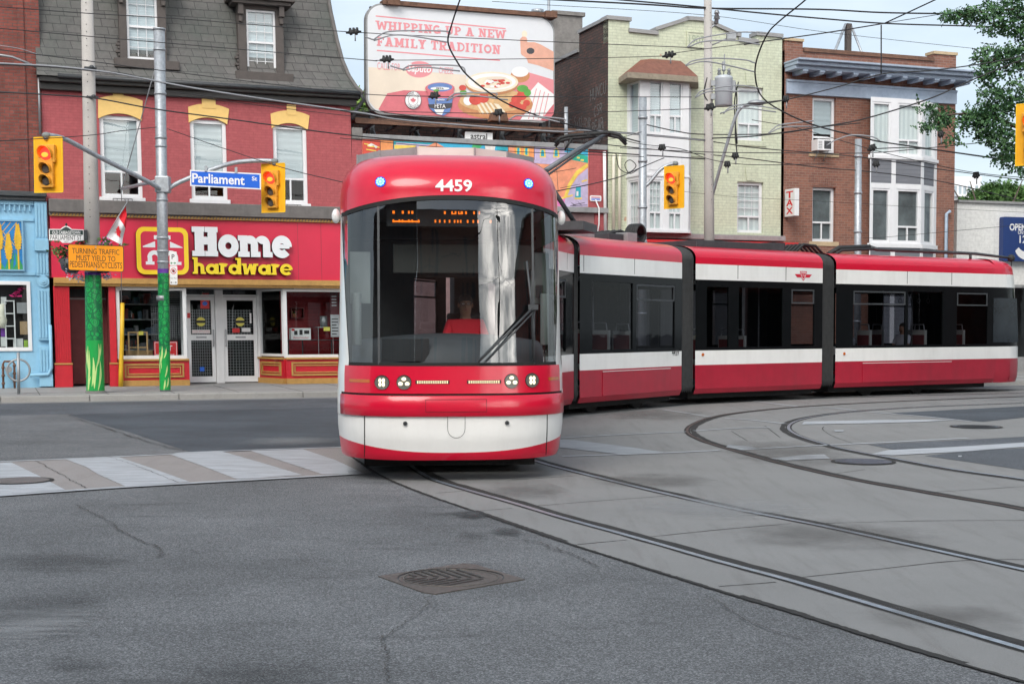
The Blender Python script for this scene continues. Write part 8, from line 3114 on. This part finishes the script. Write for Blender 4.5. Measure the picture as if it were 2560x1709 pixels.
# hanging flower basket
bc = at(214, 652, b1.y - .02)
t = thing('flower_basket', 'overflowing hanging flower basket with lilac and red blooms on the concrete pole', 'flower basket', bc)
m = MB()
kk = b1.y / FOC
for sx_, off in ((-1, -.34), (1, .40)):
 m.tube([(off, 0, -.28), (off, 0, -.2), (off, 0, .05)], [.12, .22, .27], 14, 0)
m.build('basket', DKGREY, t)
m = MB()
m.tube([(-.5, 0, .35), (.62, 0, .35)], .02, 6)
for off in (-.34, .40):
 m.tube([(off, 0, .35), (off - .2, 0, .05)], .006, 4)
 m.tube([(off, 0, .35), (off + .2, 0, .05)], .006, 4)
m.build('hanger', DKGREY, t)
def leafcloud(mb, blobs, n, size, mi=0, flat=.4):
 for _ in range(n):
  c = RND.choice(blobs)
  p = Vector((c[0] + RND.gauss(0, c[3] * .5), c[1] + RND.gauss(0, .12), c[2] + RND.gauss(0, c[4] * .5)))
  q = Vector((RND.gauss(0, 1), RND.gauss(0, 1), RND.gauss(0, 1))).normalized() * size * RND.uniform(.6, 1.2)
  r_ = q.orthogonal().normalized() * size * .5
  mb.add([p - q, p + r_, p + q, p - r_], [(0, 1, 2, 3)], mi)
BQ = lambda x, y, rx, ry: ((x - 214) * kk, .06, (652 - y) * kk, rx * kk, ry * kk)
m = MB()
leafcloud(m, [BQ(190, 625, 24, 26), BQ(168, 640, 26, 22), BQ(150, 628, 18, 14), BQ(188, 660, 28, 20), BQ(262, 605, 14, 12), BQ(205, 604, 16, 10), BQ(270, 660, 20, 14)], 430, .055)
leafcloud(m, [BQ(140, 600, 10, 14), BQ(310, 612, 6, 5)], 30, .04)
m.build('foliage', LEAFG, t, normals=False)
m = MB()
leafcloud(m, [BQ(188, 690, 22, 10), BQ(210, 694, 26, 10), BQ(176, 676, 14, 12), BQ(262, 690, 18, 8)], 230, .038, 0)
leafcloud(m, [BQ(168, 668, 8, 14), BQ(172, 652, 7, 8)], 60, .04, 1)
leafcloud(m, [BQ(141, 634, 12, 6), BQ(165, 640, 10, 8), BQ(206, 610, 6, 4)], 36, .038, 2)
leafcloud(m, [BQ(266, 605, 12, 8), BQ(256, 610, 8, 5)], 44, .04, 3)
m.build('bloom', [mat('bloom_lilac', (.50, .48, .62), .7), mat('bloom_violet', (.40, .22, .55), .7), mat('bloom_red', (.60, .02, .04), .7), mat('bloom_pink', (.72, .22, .50), .7)], t, normals=False)
# ring and post bicycle stand
bp_ = gnd(47, 985, SWZ)
t = thing('bike_stand', 'grey post and ring bicycle stand on the sidewalk before blue shopfront', 'bike stand', bp_, radians(14))
k = bp_.y / FOC
m = MB()
m.tube([(0, 0, 0), (0, 0, 103 * k)], .036, 12)
m.ell((0, 0, 103 * k), .036, .036, .02, 12, 6)
m.build('post', GREYMETAL, t)
m = MB()
m.tube([(27 * k * cos(2 * pi * i / 28), 0, 60 * k + 27 * k * sin(2 * pi * i / 28)) for i in range(29)], .024, 8, 0, False)
m.build('ring', GREYMETAL, t)
# gas riser
gp = FAC.world(FAC.px(22, 960, -.3)[0], -.3, SWZ)
t = thing('gas_meter_pipe', 'rusty bent gas pipe riser with round regulator against the blue wall', 'pipe', gp, FAC_A)
m = MB()
m.tube([(-.13, 0, 0), (-.13, 0, .62), (-.10, 0, .68), (.10, 0, .68), (.14, 0, .62), (.14, 0, .0)], .028, 8)
for z in (.1, .3, .5):
 m.tube([(-.13, 0, z), (-.13, 0, z + .05)], .042, 8)
 m.tube([(.14, 0, z + .05), (.14, 0, z + .1)], .042, 8)
m.build('riser', RUST, t)
m = MB()
m.tube([(0, -.07, .48), (0, .05, .48)], .085, 14)
m.build('regulator', GREYPAINT, t)
# poles further right
def steel_pole(px_, ytop, ybase, label, r=.105, armpts=None, top_dx=0):
 x, z = FAC.px(px_, ybase, KP)
 w = FAC.world(x, KP, SWZ)
 tp = at(px_ + top_dx, ytop, w.y)
 t = thing('steel_pole', label, 'pole', w)
 m = MB()
 m.tube([Vector(), tp - w], [r * 1.05, r], 16)
 for f in (.25, .5, .62, .78, .93):
  c = lerp(Vector(), tp - w, f)
  m.tube([c + Vector((0, 0, -.03)), c + Vector((0, 0, .03))], r * 1.2, 16)
 m.build('shaft', GALV, t)
 if armpts:
  arm(t, w, [at(x_, y_, w.y) for x_, y_ in armpts], .045)
  m = MB()
  c = at(*armpts[-1], w.y) - w
  m.ell(c, .09, .08, .07, 8, 6)
  m.build('hanger_cap', CABLIGHT, t)
 return t
steel_pole(1607, 244, 620, 'grey steel pole with curved signal arm before the white bay window', .105, [(1614, 465), (1625, 455), (1650, 425), (1672, 412), (1688, 409)])
steel_pole(2146, 348, 620, 'plain grey steel pole in front of the brown brick building', .095)
# tall utility pole
x, z = FAC.px(1777, 640, KP)
up = FAC.world(x, KP, SWZ)
utop = at(1769, -70, up.y)
t = thing('utility_pole', 'tall concrete utility pole carrying cables before the pale green building', 'utility pole', up)
m = MB()
m.tube([Vector(), utop - up], [.165, .10], 18, 0)
for k in range(30):
 s_ = .45 + k * .018
 c = lerp(Vector(), utop - up, s_)
 m.tube([c + Vector((.05, -lerp(.165, .10, s_) + .016, 0)), c + Vector((.05, -lerp(.165, .10, s_) + .006, 0))], .010, 6, 1)
m.build('shaft', [POLECON, SIGNBLACK], t)
m = MB()
c = at(1790, 60, up.y) - up
m.tube([lerp(Vector(), utop - up, .86), c], .035, 6)
m.tube([c, c + Vector((.02, 0, .12)), c + Vector((.02, 0, .13)), c + Vector((.02, 0, .26)), c + Vector((.02, 0, .27)), c + Vector((.02, 0, .36))], [.07, .05, .09, .05, .08, .05], 10)
c = at(1828, 92, up.y) - up
m.box(c.x - .12, c.x + .12, c.y - .1, c.y + .1, c.z - .08, c.z + .08)
m.tube([c, lerp(Vector(), utop - up, .82)], .02, 6)
m.build('insulator_bracket', GREYMETAL, t)
m = MB()
for pts in (((1768, 194), (1760, 235), (1780, 265)), ((1838, 205), (1842, 250), (1838, 330), (1842, 385), (1835, 400)), ((1846, 205), (1836, 262), (1843, 360))):
 m.tube(smooth_line([at(x_, y_, up.y - .1) - up for x_, y_ in pts], 5), .018, 5)
m.build('drop_cable', WIREM, t)
tc = at(1809, 230, up.y - .15)
t = thing('pole_transformer', 'pale grey cylindrical transformer mounted on the tall utility pole', 'transformer', tc)
m = MB()
m.tube([(0, 0, -.38), (0, 0, -.36), (0, 0, .34), (0, 0, .37)], [.20, .235, .235, .25], 20)
m.ell((0, 0, .37), .25, .25, .08, 18, 6)
m.build('tank', mat('transformer_grey', (.50, .54, .58), .5, .1, var=.05), t)
m = MB()
for dx in (-.12, .14):
 m.tube([(dx, 0, .4), (dx, 0, .46), (dx, 0, .47), (dx, 0, .55), (dx, 0, .56), (dx, 0, .62)], [.05, .03, .06, .03, .05, .03], 8)
m.tube([(.0, 0, .45), (.02, 0, 1.0)], .015, 5)
m.tube([(.0, 0, .55), (.0, 0, .6), (0, 0, .61), (0, 0, .66), (0, 0, .67), (0, 0, .72), (0, 0, .73), (0, 0, .8)], [.04, .06, .04, .06, .04, .06, .04, .05], 8)
m.box(-.34, -.2, -.06, .06, -.2, -.05); m.box(-.34, -.2, -.06, .06, .15, .3)
m.box(.23, .31, -.05, .05, -.02, .3)
m.build('bushing', GREYMETAL, t)
# street lamp on the utility pole
lb = at(1780, 480, up.y)
t = thing('street_lamp', 'grey cobra head street lamp on a long raked arm from the utility pole', 'street lamp', lb)
m = MB()
m.tube(smooth_line([at(x_, y_, up.y - d_) - lb for x_, y_, d_ in ((1781, 488, 0), (1800, 420, .3), (1828, 325, .6), (1842, 285, .7), (1855, 268, .75), (1872, 262, .8))], 5), [.05] * 26 if False else .045, 8)
m.build('arm', GALV, t)
m = MB()
c = at(1892, 257, up.y - .85) - lb
m.ell(c, .24, .13, .075, 14, 8)
m.tube([at(1868, 263, up.y - .8) - lb, c], .05, 8)
m.build('lamp_head', GREYMETAL, t)
m = MB()
m.ell(c + Vector((.05, 0, -.06)), .13, .09, .05, 12, 6)
m.build('lamp_bowl', LAMPGLASS, t)
# pole off the right edge that holds the last signal
rb = Vector((13.2, 29.0, 0.0))
t = thing('signal_pole', 'steel pole beyond the right edge holding the last traffic light', 'pole', rb)
m = MB()
m.tube([Vector(), Vector((0, 0, 8.5))], .125, 14)
m.build('shaft', GALV, t)
arm(t, rb, [rb + Vector((0, 0, 5.4)), rb + Vector((-1.4, -.6, 6.3)), Vector((FTL.x, FTL.y + .05, FTL.z + .78))], .05)
# ---------------------------------------------------------------- overhead wires
WG = 'overhead streetcar and utility wires'
def wire(label, pts, r_=.011, m_=None, grp=WG, name='overhead_wire', n=6):
 """pts: (px, py, depth) with depth None meaning the line of kerb poles"""
 P_ = [kerb_at(p[0], p[1]) if p[2] is None else at(p[0], p[1], p[2]) for p in pts]
 base = P_[0]
 o = MB()
 L = smooth_line([p - base for p in P_], n) if len(P_) > 2 else [p - base for p in P_]
 o.tube(L, r_ * .72, 6)
 ob = o.build(name, m_ or WIREM, loc=base)
 return tag(ob, label, 'wire', grp)
wire('topmost black wire across the left mansard roof to the upper billboard', [(-60, 13, 26), (207, 33, 27), (470, 49, 27.5), (884, 81, 28), (1382, 105, 29), (1714, 119, 30), (1760, 124, 30)])
wire('second black wire from top across the mansard roof and billboard middle', [(-60, 66, 26), (207, 90, 27), (383, 105, 27.5), (900, 149, 28), (967, 151, 28), (1350, 147, 29), (1647, 141, 30), (1700, 131, 30), (2050, 84, 31), (2620, -8, 32)])
wire('third black wire crossing mansard base and the lower billboard', [(-60, 117, 26), (207, 151, 27), (383, 174, 27.5), (850, 230, 28), (1064, 241, 28.3), (1350, 242, 29), (1730, 243, 30)])
wire('pale twisted cable bundle passing both left poles under the eaves', [(-60, 156, None), (120, 165, None), (233, 176, None), (314, 188, None), (464, 217, None), (650, 246, None), (900, 282, None), (1026, 302, None), (1386, 329, None), (1480, 327, None), (1770, 352, None)], .030, WIREG)
wire('black cable twisted round the pale bundle under the eaves', [(-60, 160, None), (120, 168, None), (233, 178, None), (314, 185, None), (464, 220, None), (650, 243, None), (900, 285, None), (1026, 300, None), (1386, 331, None), (1480, 325, None), (1770, 350, None)], .016)
wire('thick black cable below the pale bundle across the yellow lintels', [(-60, 228, None), (120, 237, None), (240, 246, None), (383, 272, None), (560, 296, None), (900, 341, None), (1200, 362, None), (1550, 384, None), (1770, 398, None)], .022)
wire('thin stay wire from steel pole sloping down left across first shop window', [(391, 318, 34), (300, 328, 33), (238, 337, 32), (120, 346, 30), (-60, 355, 28)], .012)
wire('thin stay wire from steel pole sloping down right to the streetcar roof', [(418, 322, 34), (556, 370, 32), (713, 421, 30), (858, 456, 28), (1000, 490, 27)], .012)
wire('upper span wire from steel pole collar rising over the eaves to billboard foot', [(412, 228, None), (490, 237, None), (700, 262, None), (880, 280, None), (1180, 318, None)], .013)
wire('lower span wire from steel pole collar to billboard foot', [(412, 240, None), (500, 245, None), (700, 270, None), (880, 291, None), (1180, 326, None)], .010)
wire('curved thick trolley wire bending down over the billboard poster', [(1165, -30, 24), (1150, 0, 24), (1130, 60, 24.4), (1120, 105, 24.8), (1140, 150, 25), (1175, 195, 25.3), (1256, 253, 26), (1340, 288, 26.6), (1424, 312, 27), (1531, 337, 28), (1600, 355, 29)], .020)
wire('curved thick trolley wire sweeping round before the green and brown buildings', [(2040, -30, 24), (2014, 0, 24.3), (1949, 53, 25), (1919, 85, 25.4), (1894, 142, 26), (1888, 190, 26.5), (1904, 241, 27), (1955, 278, 27.5), (2039, 314, 28), (2161, 345, 28.6), (2224, 358, 29), (2489, 396, 30), (2620, 418, 30.5)], .020)
wire('thick twisted cable across the top right sky, upper of two', [(1350, -2, None), (1620, 12, None), (1730, 20, None), (1817, 22, None), (2050, 24, None), (2207, 32, None), (2400, 35, None), (2620, 36, None)], .030)
wire('thick twisted cable across the top right sky, lower of two', [(1480, -6, None), (1730, 16, None), (1900, 33, None), (2068, 48, None), (2211, 59, None), (2405, 65, None), (2620, 70, None)], .028)
wire('thin wire slanting over the green building parapet into the leaves', [(1230, 4, None), (1350, 12, None), (1761, 38, None), (2050, 79, None), (2400, 118, None), (2620, 140, None)], .009)
wire('hanger wire falling left from the sky junction above brown roof', [(2211, 59, 28), (2068, 82, 28.5), (1917, 103, 29), (1860, 112, 29)], .016)
wire('hanger wire rising right from the sky junction above brown roof', [(2211, 59, 28), (2338, 0, 27), (2370, -16, 26.8)], .018)
wire('short vertical dropper over the blue cornice', [(2203, 63, 28), (2203, 125, 28), (2203, 184, 28)], .018)
wire('wire rising right across the blue cornice to the dropper foot', [(1880, 264, 28), (1963, 250, 28), (2089, 219, 28), (2207, 185, 28), (2321, 177, 28), (2460, 159, 28), (2620, 128, 28)], .016)
wire('long wire rising from the brown wall up into the tree', [(1780, 346, 28), (1900, 339, 28), (2073, 314, 27.6), (2169, 295, 27.4), (2321, 248, 27), (2426, 202, 26.8), (2560, 147, 26.5), (2620, 120, 26.4)], .018)
wire('sagging cable from bay window pole across the tall utility pole', [(1599, 308, None), (1690, 328, None), (1761, 336, None), (1943, 334, None), (2050, 318, None), (2150, 308, None)], .020)
wire('black cable descending right past the grille panels of the brown building', [(1440, 322, None), (1524, 330, None), (1761, 352, None), (1900, 371, None), (2152, 393, None), (2363, 425, None), (2620, 458, None)], .018)
wire('lower black cable descending right past the brown building bay', [(1430, 352, None), (1536, 364, None), (1761, 386, None), (1840, 393, None), (2050, 419, None), (2152, 427, None), (2321, 448, None), (2468, 480, None), (2620, 520, None)], .018)
wire('nearly level wire across green building below the bay panel', [(1550, 370, 30), (1761, 380, 30), (1900, 382, 30), (2152, 383, 30), (2300, 372, 30), (2500, 352, 30)], .012)
wire('wire from the brown building pole to the right edge signal', [(2180, 372, 29), (2300, 371, 29.2), (2497, 397, 29.6), (2560, 392, 30)], .014)
wire('thin slack wire over the lower green building windows', [(1700, 478, None), (1840, 492, None), (2050, 503, None), (2300, 518, None), (2620, 534, None)], .007)
wire('thin wire from the brown building pole rising to the navy sign', [(2157, 595, None), (2211, 593, None), (2400, 576, None), (2620, 556, None)], .009)
wire('wire rising right from behind the streetcar front to the bay window pole', [(1391, 478, 27), (1470, 462, 28), (1550, 442, 29), (1600, 420, 30), (1660, 395, 31)], .014)
wire('loose wire dropping from the utility pole onto the streetcar roof', [(1524, 340, 30), (1600, 360, 30), (1700, 372, 30), (1780, 400, 30), (1880, 412, 30), (2060, 410, 30)], .010)
wire('thin wire under the blue cornice crossing to the tree', [(1880, 300, 30), (2000, 322, 30), (2173, 372, 30), (2320, 408, 30), (2440, 432, 30), (2620, 450, 30)], .010)
wire('upper thin wire over the left brick wall and mansard', [(-60, 108, None), (40, 120, None), (105, 140, None)], .012, WIREG)
wire('thin wire along the billboard catwalk into the pantograph', [(850, 262, 29), (1030, 291, 29), (1260, 318, 29), (1520, 330, 29)], .010)
wire('thin wire crossing the lower poster edge toward the tall utility pole', [(850, 276, 28), (1246, 284, 28), (1500, 280, 28.5), (1775, 271, 29)], .010)
wire('black wire leaving the clamp beside the utility pole to the right', [(1790, 268, 29), (1900, 257, 28.6), (1963, 250, 28.3)], .012)
wire('slack wire from the mural roof to the bay window pole', [(1340, 338, 33), (1450, 352, 33), (1540, 346, 33), (1604, 330, 33)], .010)
wire('thin dark wire below the mural coping behind the streetcar roof', [(850, 345, 33), (1100, 368, 33), (1350, 382, 33), (1610, 392, 33)], .011)
# loops hanging on the green building corner
wire('tangled cable loops on the green building corner beside the downpipes', [(1540, 385, 33), (1548, 420, 33), (1570, 432, 33), (1590, 415, 33), (1575, 400, 33), (1562, 412, 33), (1575, 434, 33), (1600, 420, 33)], .014)
# pull-off rods
PG = 'light pull-off rods of the trolley wires'
def rods(label, sets, Y):
 base = at(*sets[0][0], Y)
 o = MB()
 for st in sets:
  o.tube(smooth_line([at(x, y, Y) - base for x, y in st], 5), .013, 6)
 tag(o.build('pull_off_rod', WIREG, loc=base), label, 'rod', PG)
rods('pull-off rods over the billboard heading', [[(934, 100), (950, 88), (969, 80), (1015, 77), (1118, 79), (1120, 92)], [(934, 102), (984, 88), (1041, 92), (1118, 106)], [(912, 92), (934, 100)]], 25)
rods('pull-off rods over the red oval of the billboard', [[(1007, 174), (1020, 166), (1041, 163), (1118, 163), (1156, 168), (1164, 182)], [(1007, 176), (1060, 168), (1150, 178)], [(976, 165), (1007, 174)]], 25.3)
rods('pull-off rods over the pictured tub and bowl', [[(1118, 249), (1132, 238), (1148, 233), (1236, 233), (1240, 240)], [(1116, 252), (1160, 238), (1270, 250)]], 26)
rods('pull-off rods at the lower right billboard corner', [[(1275, 299), (1285, 292), (1302, 289), (1405, 297), (1412, 306)], [(1300, 290), (1340, 292), (1400, 306)]], 26.6)
rods('pull-off rods below the date stone of the green building', [[(1718, 119), (1735, 102), (1765, 93), (1844, 81), (1912, 83), (1916, 90)], [(1722, 118), (1760, 104), (1840, 102), (1900, 112)]], 25.5)
rods('pull-off rods above the grey transformer', [[(1714, 164), (1734, 152), (1785, 146), (1860, 150), (1888, 158)], [(1714, 165), (1760, 154), (1830, 166), (1886, 180)]], 26)
rods('pull-off rods across the grey transformer', [[(1738, 243), (1761, 225), (1844, 214), (1896, 221)], [(1738, 244), (1780, 228), (1890, 230)]], 26.6)
rods('pull-off rods beside the street lamp head', [[(1809, 285), (1820, 272), (1844, 263), (1900, 266), (1943, 273)], [(1800, 284), (1850, 270), (1940, 280)]], 27)
rods('pull-off rods over the air conditioner window', [[(1921, 333), (1934, 322), (1953, 312), (2034, 302)], [(1921, 334), (1960, 318), (2034, 316)], [(2066, 364), (2090, 350), (2130, 338), (2180, 342), (2200, 352)]], 28)
# dark line breakers and clamps on the wires
CG = 'black insulating clamps on the overhead wires'
def clamp(px_, py_, Y, w_, ang, label):
 c = at(px_, py_, Y)
 k = Y / FOC
 t = thing('wire_insulator', label, 'insulator', c, 0, CG)
 o = MB()
 d = Vector((cos(radians(ang)), 0, sin(radians(ang))))
 h = w_ / 2 * k
 o.tube([-d * h, -d * h * .55, -d * h * .5, -d * h * .2, -d * h * .15, d * h * .15, d * h * .2, d * h * .5, d * h * .55, d * h], [.02, .03, .055, .055, .035, .035, .06, .06, .03, .02], 8)
 for q in (-.45, 0, .45):
  o.tube([d * h * q, d * h * q + Vector((0, 0, .085))], [.035, .025], 6)
 o.build('clamp_body', DARK, t)
 o = MB()
 o.tube([Vector((h * .2, 0, -.03)), Vector((h * .2, 0, -.17))], .014, 5)
 o.build('hook', WIREG, t)
for a in ((884, 81, 28, 58, 4, 'black wire clamp between mansard edge and billboard heading'), (967, 150, 28, 54, 3, 'black wire clamp over the billboard words under the heading'),
  (1086, 241, 28.3, 46, 5, 'black wire clamp over the pictured tub'), (1246, 284, 27.5, 40, 6, 'black wire clamp at the lower edge of the billboard'),
  (1673, 139, 30, 54, 10, 'black wire clamp above the brown bay roof'), (1775, 270, 29, 44, 10, 'black wire clamp beside the tall utility pole below the transformer'),
  (1655, 371, 30, 30, 5, 'black wire clamp over the white panel above the mid traffic light'), (1838, 391, 30, 28, 5, 'black wire clamp right of the tall utility pole'),
  (1965, 250, 28, 22, 8, 'small black clamp on brown brick under the blue cornice end'), (2180, 372, 29, 36, 18, 'black wire clamp at the top of the brown building pole'),
  (2190, 412, 30, 28, 0, 'black wire clamp before the dark siding panel'), (2440, 440, 30, 28, 6, 'black wire clamp in the sky over the white shop'),
  (1818, 413, 30, 26, 0, 'square black box clamp on the lamp arm'), (2352, 338, 29, 22, 12, 'small black clamp beside the upper right bay window')):
 clamp(a[0], a[1], a[2], a[3] * .66, a[4], a[5])
# ---------------------------------------------------------------- trees
def fronds(mb, c, rx, ry, rz, n, L, w, droop=.5, mi=0):
 for _ in range(n):
  while True:
   q = Vector((RND.uniform(-1, 1), RND.uniform(-1, 1), RND.uniform(-1, 1)))
   if q.length < 1:
    break
  p = Vector((c[0] + q.x * rx, c[1] + q.y * ry, c[2] + q.z * rz))
  d = Vector((RND.gauss(0, 1), RND.gauss(0, 1), RND.gauss(0, .6) - droop)).normalized()
  s = d.cross(Vector((RND.gauss(0, 1), RND.gauss(0, 1), RND.gauss(0, 1)))).normalized()
  l_, w_ = L * RND.uniform(.6, 1.25), w * RND.uniform(.7, 1.2)
  # a compound leaf: three offset leaflets along a rib
  for k in range(3):
   a = p + d * l_ * k / 3
   b = p + d * l_ * (k + 1) / 3
   o_ = s * w_ * (.5 if k != 1 else .62)
   m_ = (a + b) / 2
   mb.add([a, m_ + o_, b, m_ - o_], [(0, 1, 2, 3)], mi)
tb = Vector((15.6, 29.8, 0.1))
t = thing('locust_tree', 'feathery green locust tree reaching in from the upper right corner', 'tree', tb)
m = MB()
m.tube([Vector(), Vector((-.1, 0, 1.6)), Vector((-.3, 0, 3.2)), Vector((-.5, .1, 5.0))], [.2, .17, .15, .12], 10)
m.build('trunk', BARK, t)
m = MB()
lim = [[(-.5, .1, 5.0), at(2600, 330, 29.7) - tb, at(2500, 300, 29.4) - tb, at(2420, 285, 29.2) - tb, at(2345, 290, 29.1) - tb],
 [(-.5, .1, 5.0), at(2610, 190, 29.7) - tb, at(2520, 150, 29.4) - tb, at(2440, 155, 29.2) - tb],
 [(-.5, .1, 5.0), at(2620, 60, 29.7) - tb, at(2520, 25, 29.4) - tb, at(2400, 38, 29.2) - tb],
 [at(2600, 330, 29.7) - tb, at(2540, 390, 29.4) - tb, at(2500, 400, 29.3) - tb]]
for L in lim:
 m.tube(smooth_line([Vector(p) for p in L], 4), [lerp(.06, .012, i / (4 * (len(L) - 1))) for i in range(4 * (len(L) - 1) + 1)], 6)
m.build('limb', BARK, t)
m = MB()
K = 29.3 / FOC
for (px_, py_, rx, ry, n) in ((2530, 20, 60, 34, 150), (2450, 32, 46, 22, 90), (2395, 38, 34, 14, 46), (2372, 40, 16, 16, 22), (2500, 62, 50, 22, 80), (2560, 70, 40, 36, 100), (2500, 130, 44, 22, 84), (2455, 140, 26, 22, 40), (2480, 172, 40, 24, 70),
       (2548, 150, 34, 40, 90), (2470, 195, 14, 26, 24), (2550, 235, 46, 44, 130), (2500, 255, 44, 36, 110), (2470, 225, 26, 18, 34), (2450, 285, 44, 28, 100), (2420, 300, 36, 24, 70), (2480, 310, 50, 40, 130),
       (2510, 345, 46, 36, 110), (2470, 340, 26, 16, 34), (2530, 385, 34, 30, 70), (2500, 392, 26, 18, 34), (2358, 282, 26, 24, 46), (2340, 306, 26, 20, 42), (2330, 270, 18, 12, 16), (2300, 268, 10, 8, 8), (2372, 345, 9, 18, 12), (2392, 350, 6, 16, 8), (2310, 318, 20, 10, 12),
       (2555, 415, 20, 24, 34), (2600, 100, 60, 120, 160), (2620, 300, 60, 120, 160), (2680, 200, 80, 160, 160)):
 c = at(px_, py_, 29.3) - tb
 fronds(m, (c.x, c.y, c.z), rx * K, max(.35, rx * K), ry * K, int(n * 1.75), .20, .062)
m.build('foliage', LEAFB, t, normals=False)
# shade tree behind the white shop
def far_tree(px_, py_, Y, label, blobs, lm, leaf, n, trunk_r=.2):
 p = at(px_, py_, Y)
 base = Vector((p.x, p.y, 0))
 t = thing('leafy_tree', label, 'tree', base)
 m = MB()
 m.tube([Vector(), Vector((.1, 0, p.z * .5)), Vector((0, 0, p.z))], [trunk_r, trunk_r * .7, trunk_r * .3], 8)
 for k in range(5):
  a = k * 1.3
  m.tube([Vector((0, 0, p.z * .6)), Vector((cos(a) * 1.2, sin(a) * 1.0, p.z * .9)), Vector((cos(a) * 1.9, sin(a) * 1.6, p.z * 1.05))], [.08, .05, .02], 6)
 m.build('trunk', BARK, t)
 m = MB()
 kk_ = Y / FOC
 for (bx, by_, rx, ry) in blobs:
  c = at(bx, by_, Y) - base
  fronds(m, (c.x, c.y, c.z), rx * kk_, max(.5, rx * kk_ * .8), ry * kk_, n, leaf, leaf * .55, .1)
 m.build('crown', lm, t, normals=False)
far_tree(2480, 480, 66, 'round dark green tree showing above the white shop roof', [(2440, 496, 26, 16), (2470, 478, 26, 18), (2500, 472, 30, 20), (2530, 478, 30, 20), (2560, 486, 30, 20), (2490, 496, 40, 18), (2545, 500, 40, 18), (2420, 505, 16, 10), (2590, 490, 30, 24)], LEAFG, .40, 120)
far_tree(900, 280, 58, 'bright green tree in the gap between mansard roof and billboard', [(898, 255, 20, 20), (905, 240, 16, 12), (890, 275, 14, 14), (900, 300, 18, 18), (912, 325, 14, 14), (930, 290, 24, 40)], leafmat('leaf_bright', (.06, .16, .02), (.22, .34, .07)), .30, 110)
# ---------------------------------------------------------------- the street behind the viewer, seen in the glass
def back_block(x0, x1, y, h, label, m_, seed, rot=0, loc=None):
 t = thing('brick_block', label, 'building', loc or ((x0 + x1) / 2, y, 0), rot)
 w = (x1 - x0) / 2
 r = random.Random(seed)
 hol = []
 nx = int(w * 2 / 4.5)
 for i in range(nx):
  for z0 in (4.4, 7.8, 11.2):
   if z0 + 2 < h - .5:
    cx = -w + (i + .5) * 2 * w / nx
    hol.append((cx - .55, cx + .55, z0, z0 + 1.9))
 m = MB(lambda x, y_, z: (-x, -y_, z))
 m.wall(-w, w, 0, h, hol + [(-w + 1, w - 1, .6, 3.2)], 0, .2)
 m.quad((-w, 0, 0), (-w, 8, 0), (-w, 8, h), (-w, 0, h))
 m.quad((w, 0, 0), (w, 8, 0), (w, 8, h), (w, 0, h))
 m.quad((-w, 8, 0), (w, 8, 0), (w, 8, h), (-w, 8, h))
 m.quad((-w, 0, h), (w, 0, h), (w, 8, h), (-w, 8, h))
 m.build('wall', m_, t, normals=False)
 fpm = bpy.data.materials.get('far_pane') or mat('far_pane', (.03, .035, .04), .1)
 for a, b, c, d in hol + [(-w + 1, w - 1, .6, 3.2)]:
  MB(lambda x, y_, z: (-x, -y_, z)).rect(a, b, c, d, .15).build('window', fpm, t, normals=False)
 m = MB(lambda x, y_, z: (-x, -y_, z))
 m.box(-w - .1, w + .1, -.3, .1, h - .5, h + .05)
 m.build('cornice', HH_GREY, t)
bpole = Vector((9.5, -1.0, 0))
t = thing('timber_pole', 'timber cable pole behind the viewer, mirrored as a thin line in the windshield', 'pole', bpole)
m = MB()
m.tube([Vector(), Vector((0, 0, 11))], [.16, .11], 10)
m.box(-1.1, 1.1, -.06, .06, 9.6, 9.75)
m.box(-.8, .8, -.06, .06, 8.2, 8.33)
m.build('shaft', BARK, t)
for k, (z, x1, y1) in enumerate(((9.8, 30, -12), (8.4, 26, -14), (7.2, 30, -6), (9.0, -2.5, -13.9), (6.6, 0, -13.9))):
 m = MB()
 m.tube(smooth_line([Vector((0, 0, z)), Vector((x1 - 9.5, y1 + 1, 0)) * .5 + Vector((0, 0, z - .5)), Vector((x1 - 9.5, y1 + 1, z + .4))], 5), .022, 5)
 m.build('cable', WIREM, t)
STG = 'street trees beside the viewer'
far = None
for i, (x_, y_) in enumerate(((21.5, 44.5), (26.5, 47.5), (24.0, 24.5), (30.5, 27.0))):
 if far is None:
  t = thing('street_tree', 'dark leafy street tree right of the picture, mirrored in the streetcar side glass', 'tree', (x_, y_, 0), 0, STG)
  m = MB()
  m.tube([Vector(), Vector((.1, 0, 2.5)), Vector((0, .1, 5.5))], [.2, .16, .08], 8)
  m.build('trunk', BARK, t)
  m = MB()
  for (bx, by_, bz, r_) in ((0, 0, 6, 2.2), (1.3, .6, 5, 1.5), (-1.2, .5, 5.2, 1.6), (.3, -1.1, 4.6, 1.5), (.2, .4, 7.6, 1.5), (-.5, -.4, 3.6, 1.4)):
   fronds(m, (bx, by_, bz), r_, r_, r_ * .9, 200, .5, .3, .1)
  m.build('crown', LEAFG, t, normals=False)
  far = t
 else:
  c_ = copy_tree(far)
  c_.location = (x_, y_, 0)
  c_.rotation_euler = (0, 0, i * 1.7)
back_block(-75, -5, -16, 21.0, 'long dark brick block behind the viewer, mirrored in the windshield', DARKBRICK, 1)
back_block(-4.6, 10, -22, 18.0, 'tall brown brick block behind the viewer, mirrored in the windshield', BROWNBRICK, 2)
back_block(0, 50, 0, 13.0, 'brick block to the right of the viewer, mirrored in the side glass', REDBRICK, 3, radians(90), (38, 8, 0))
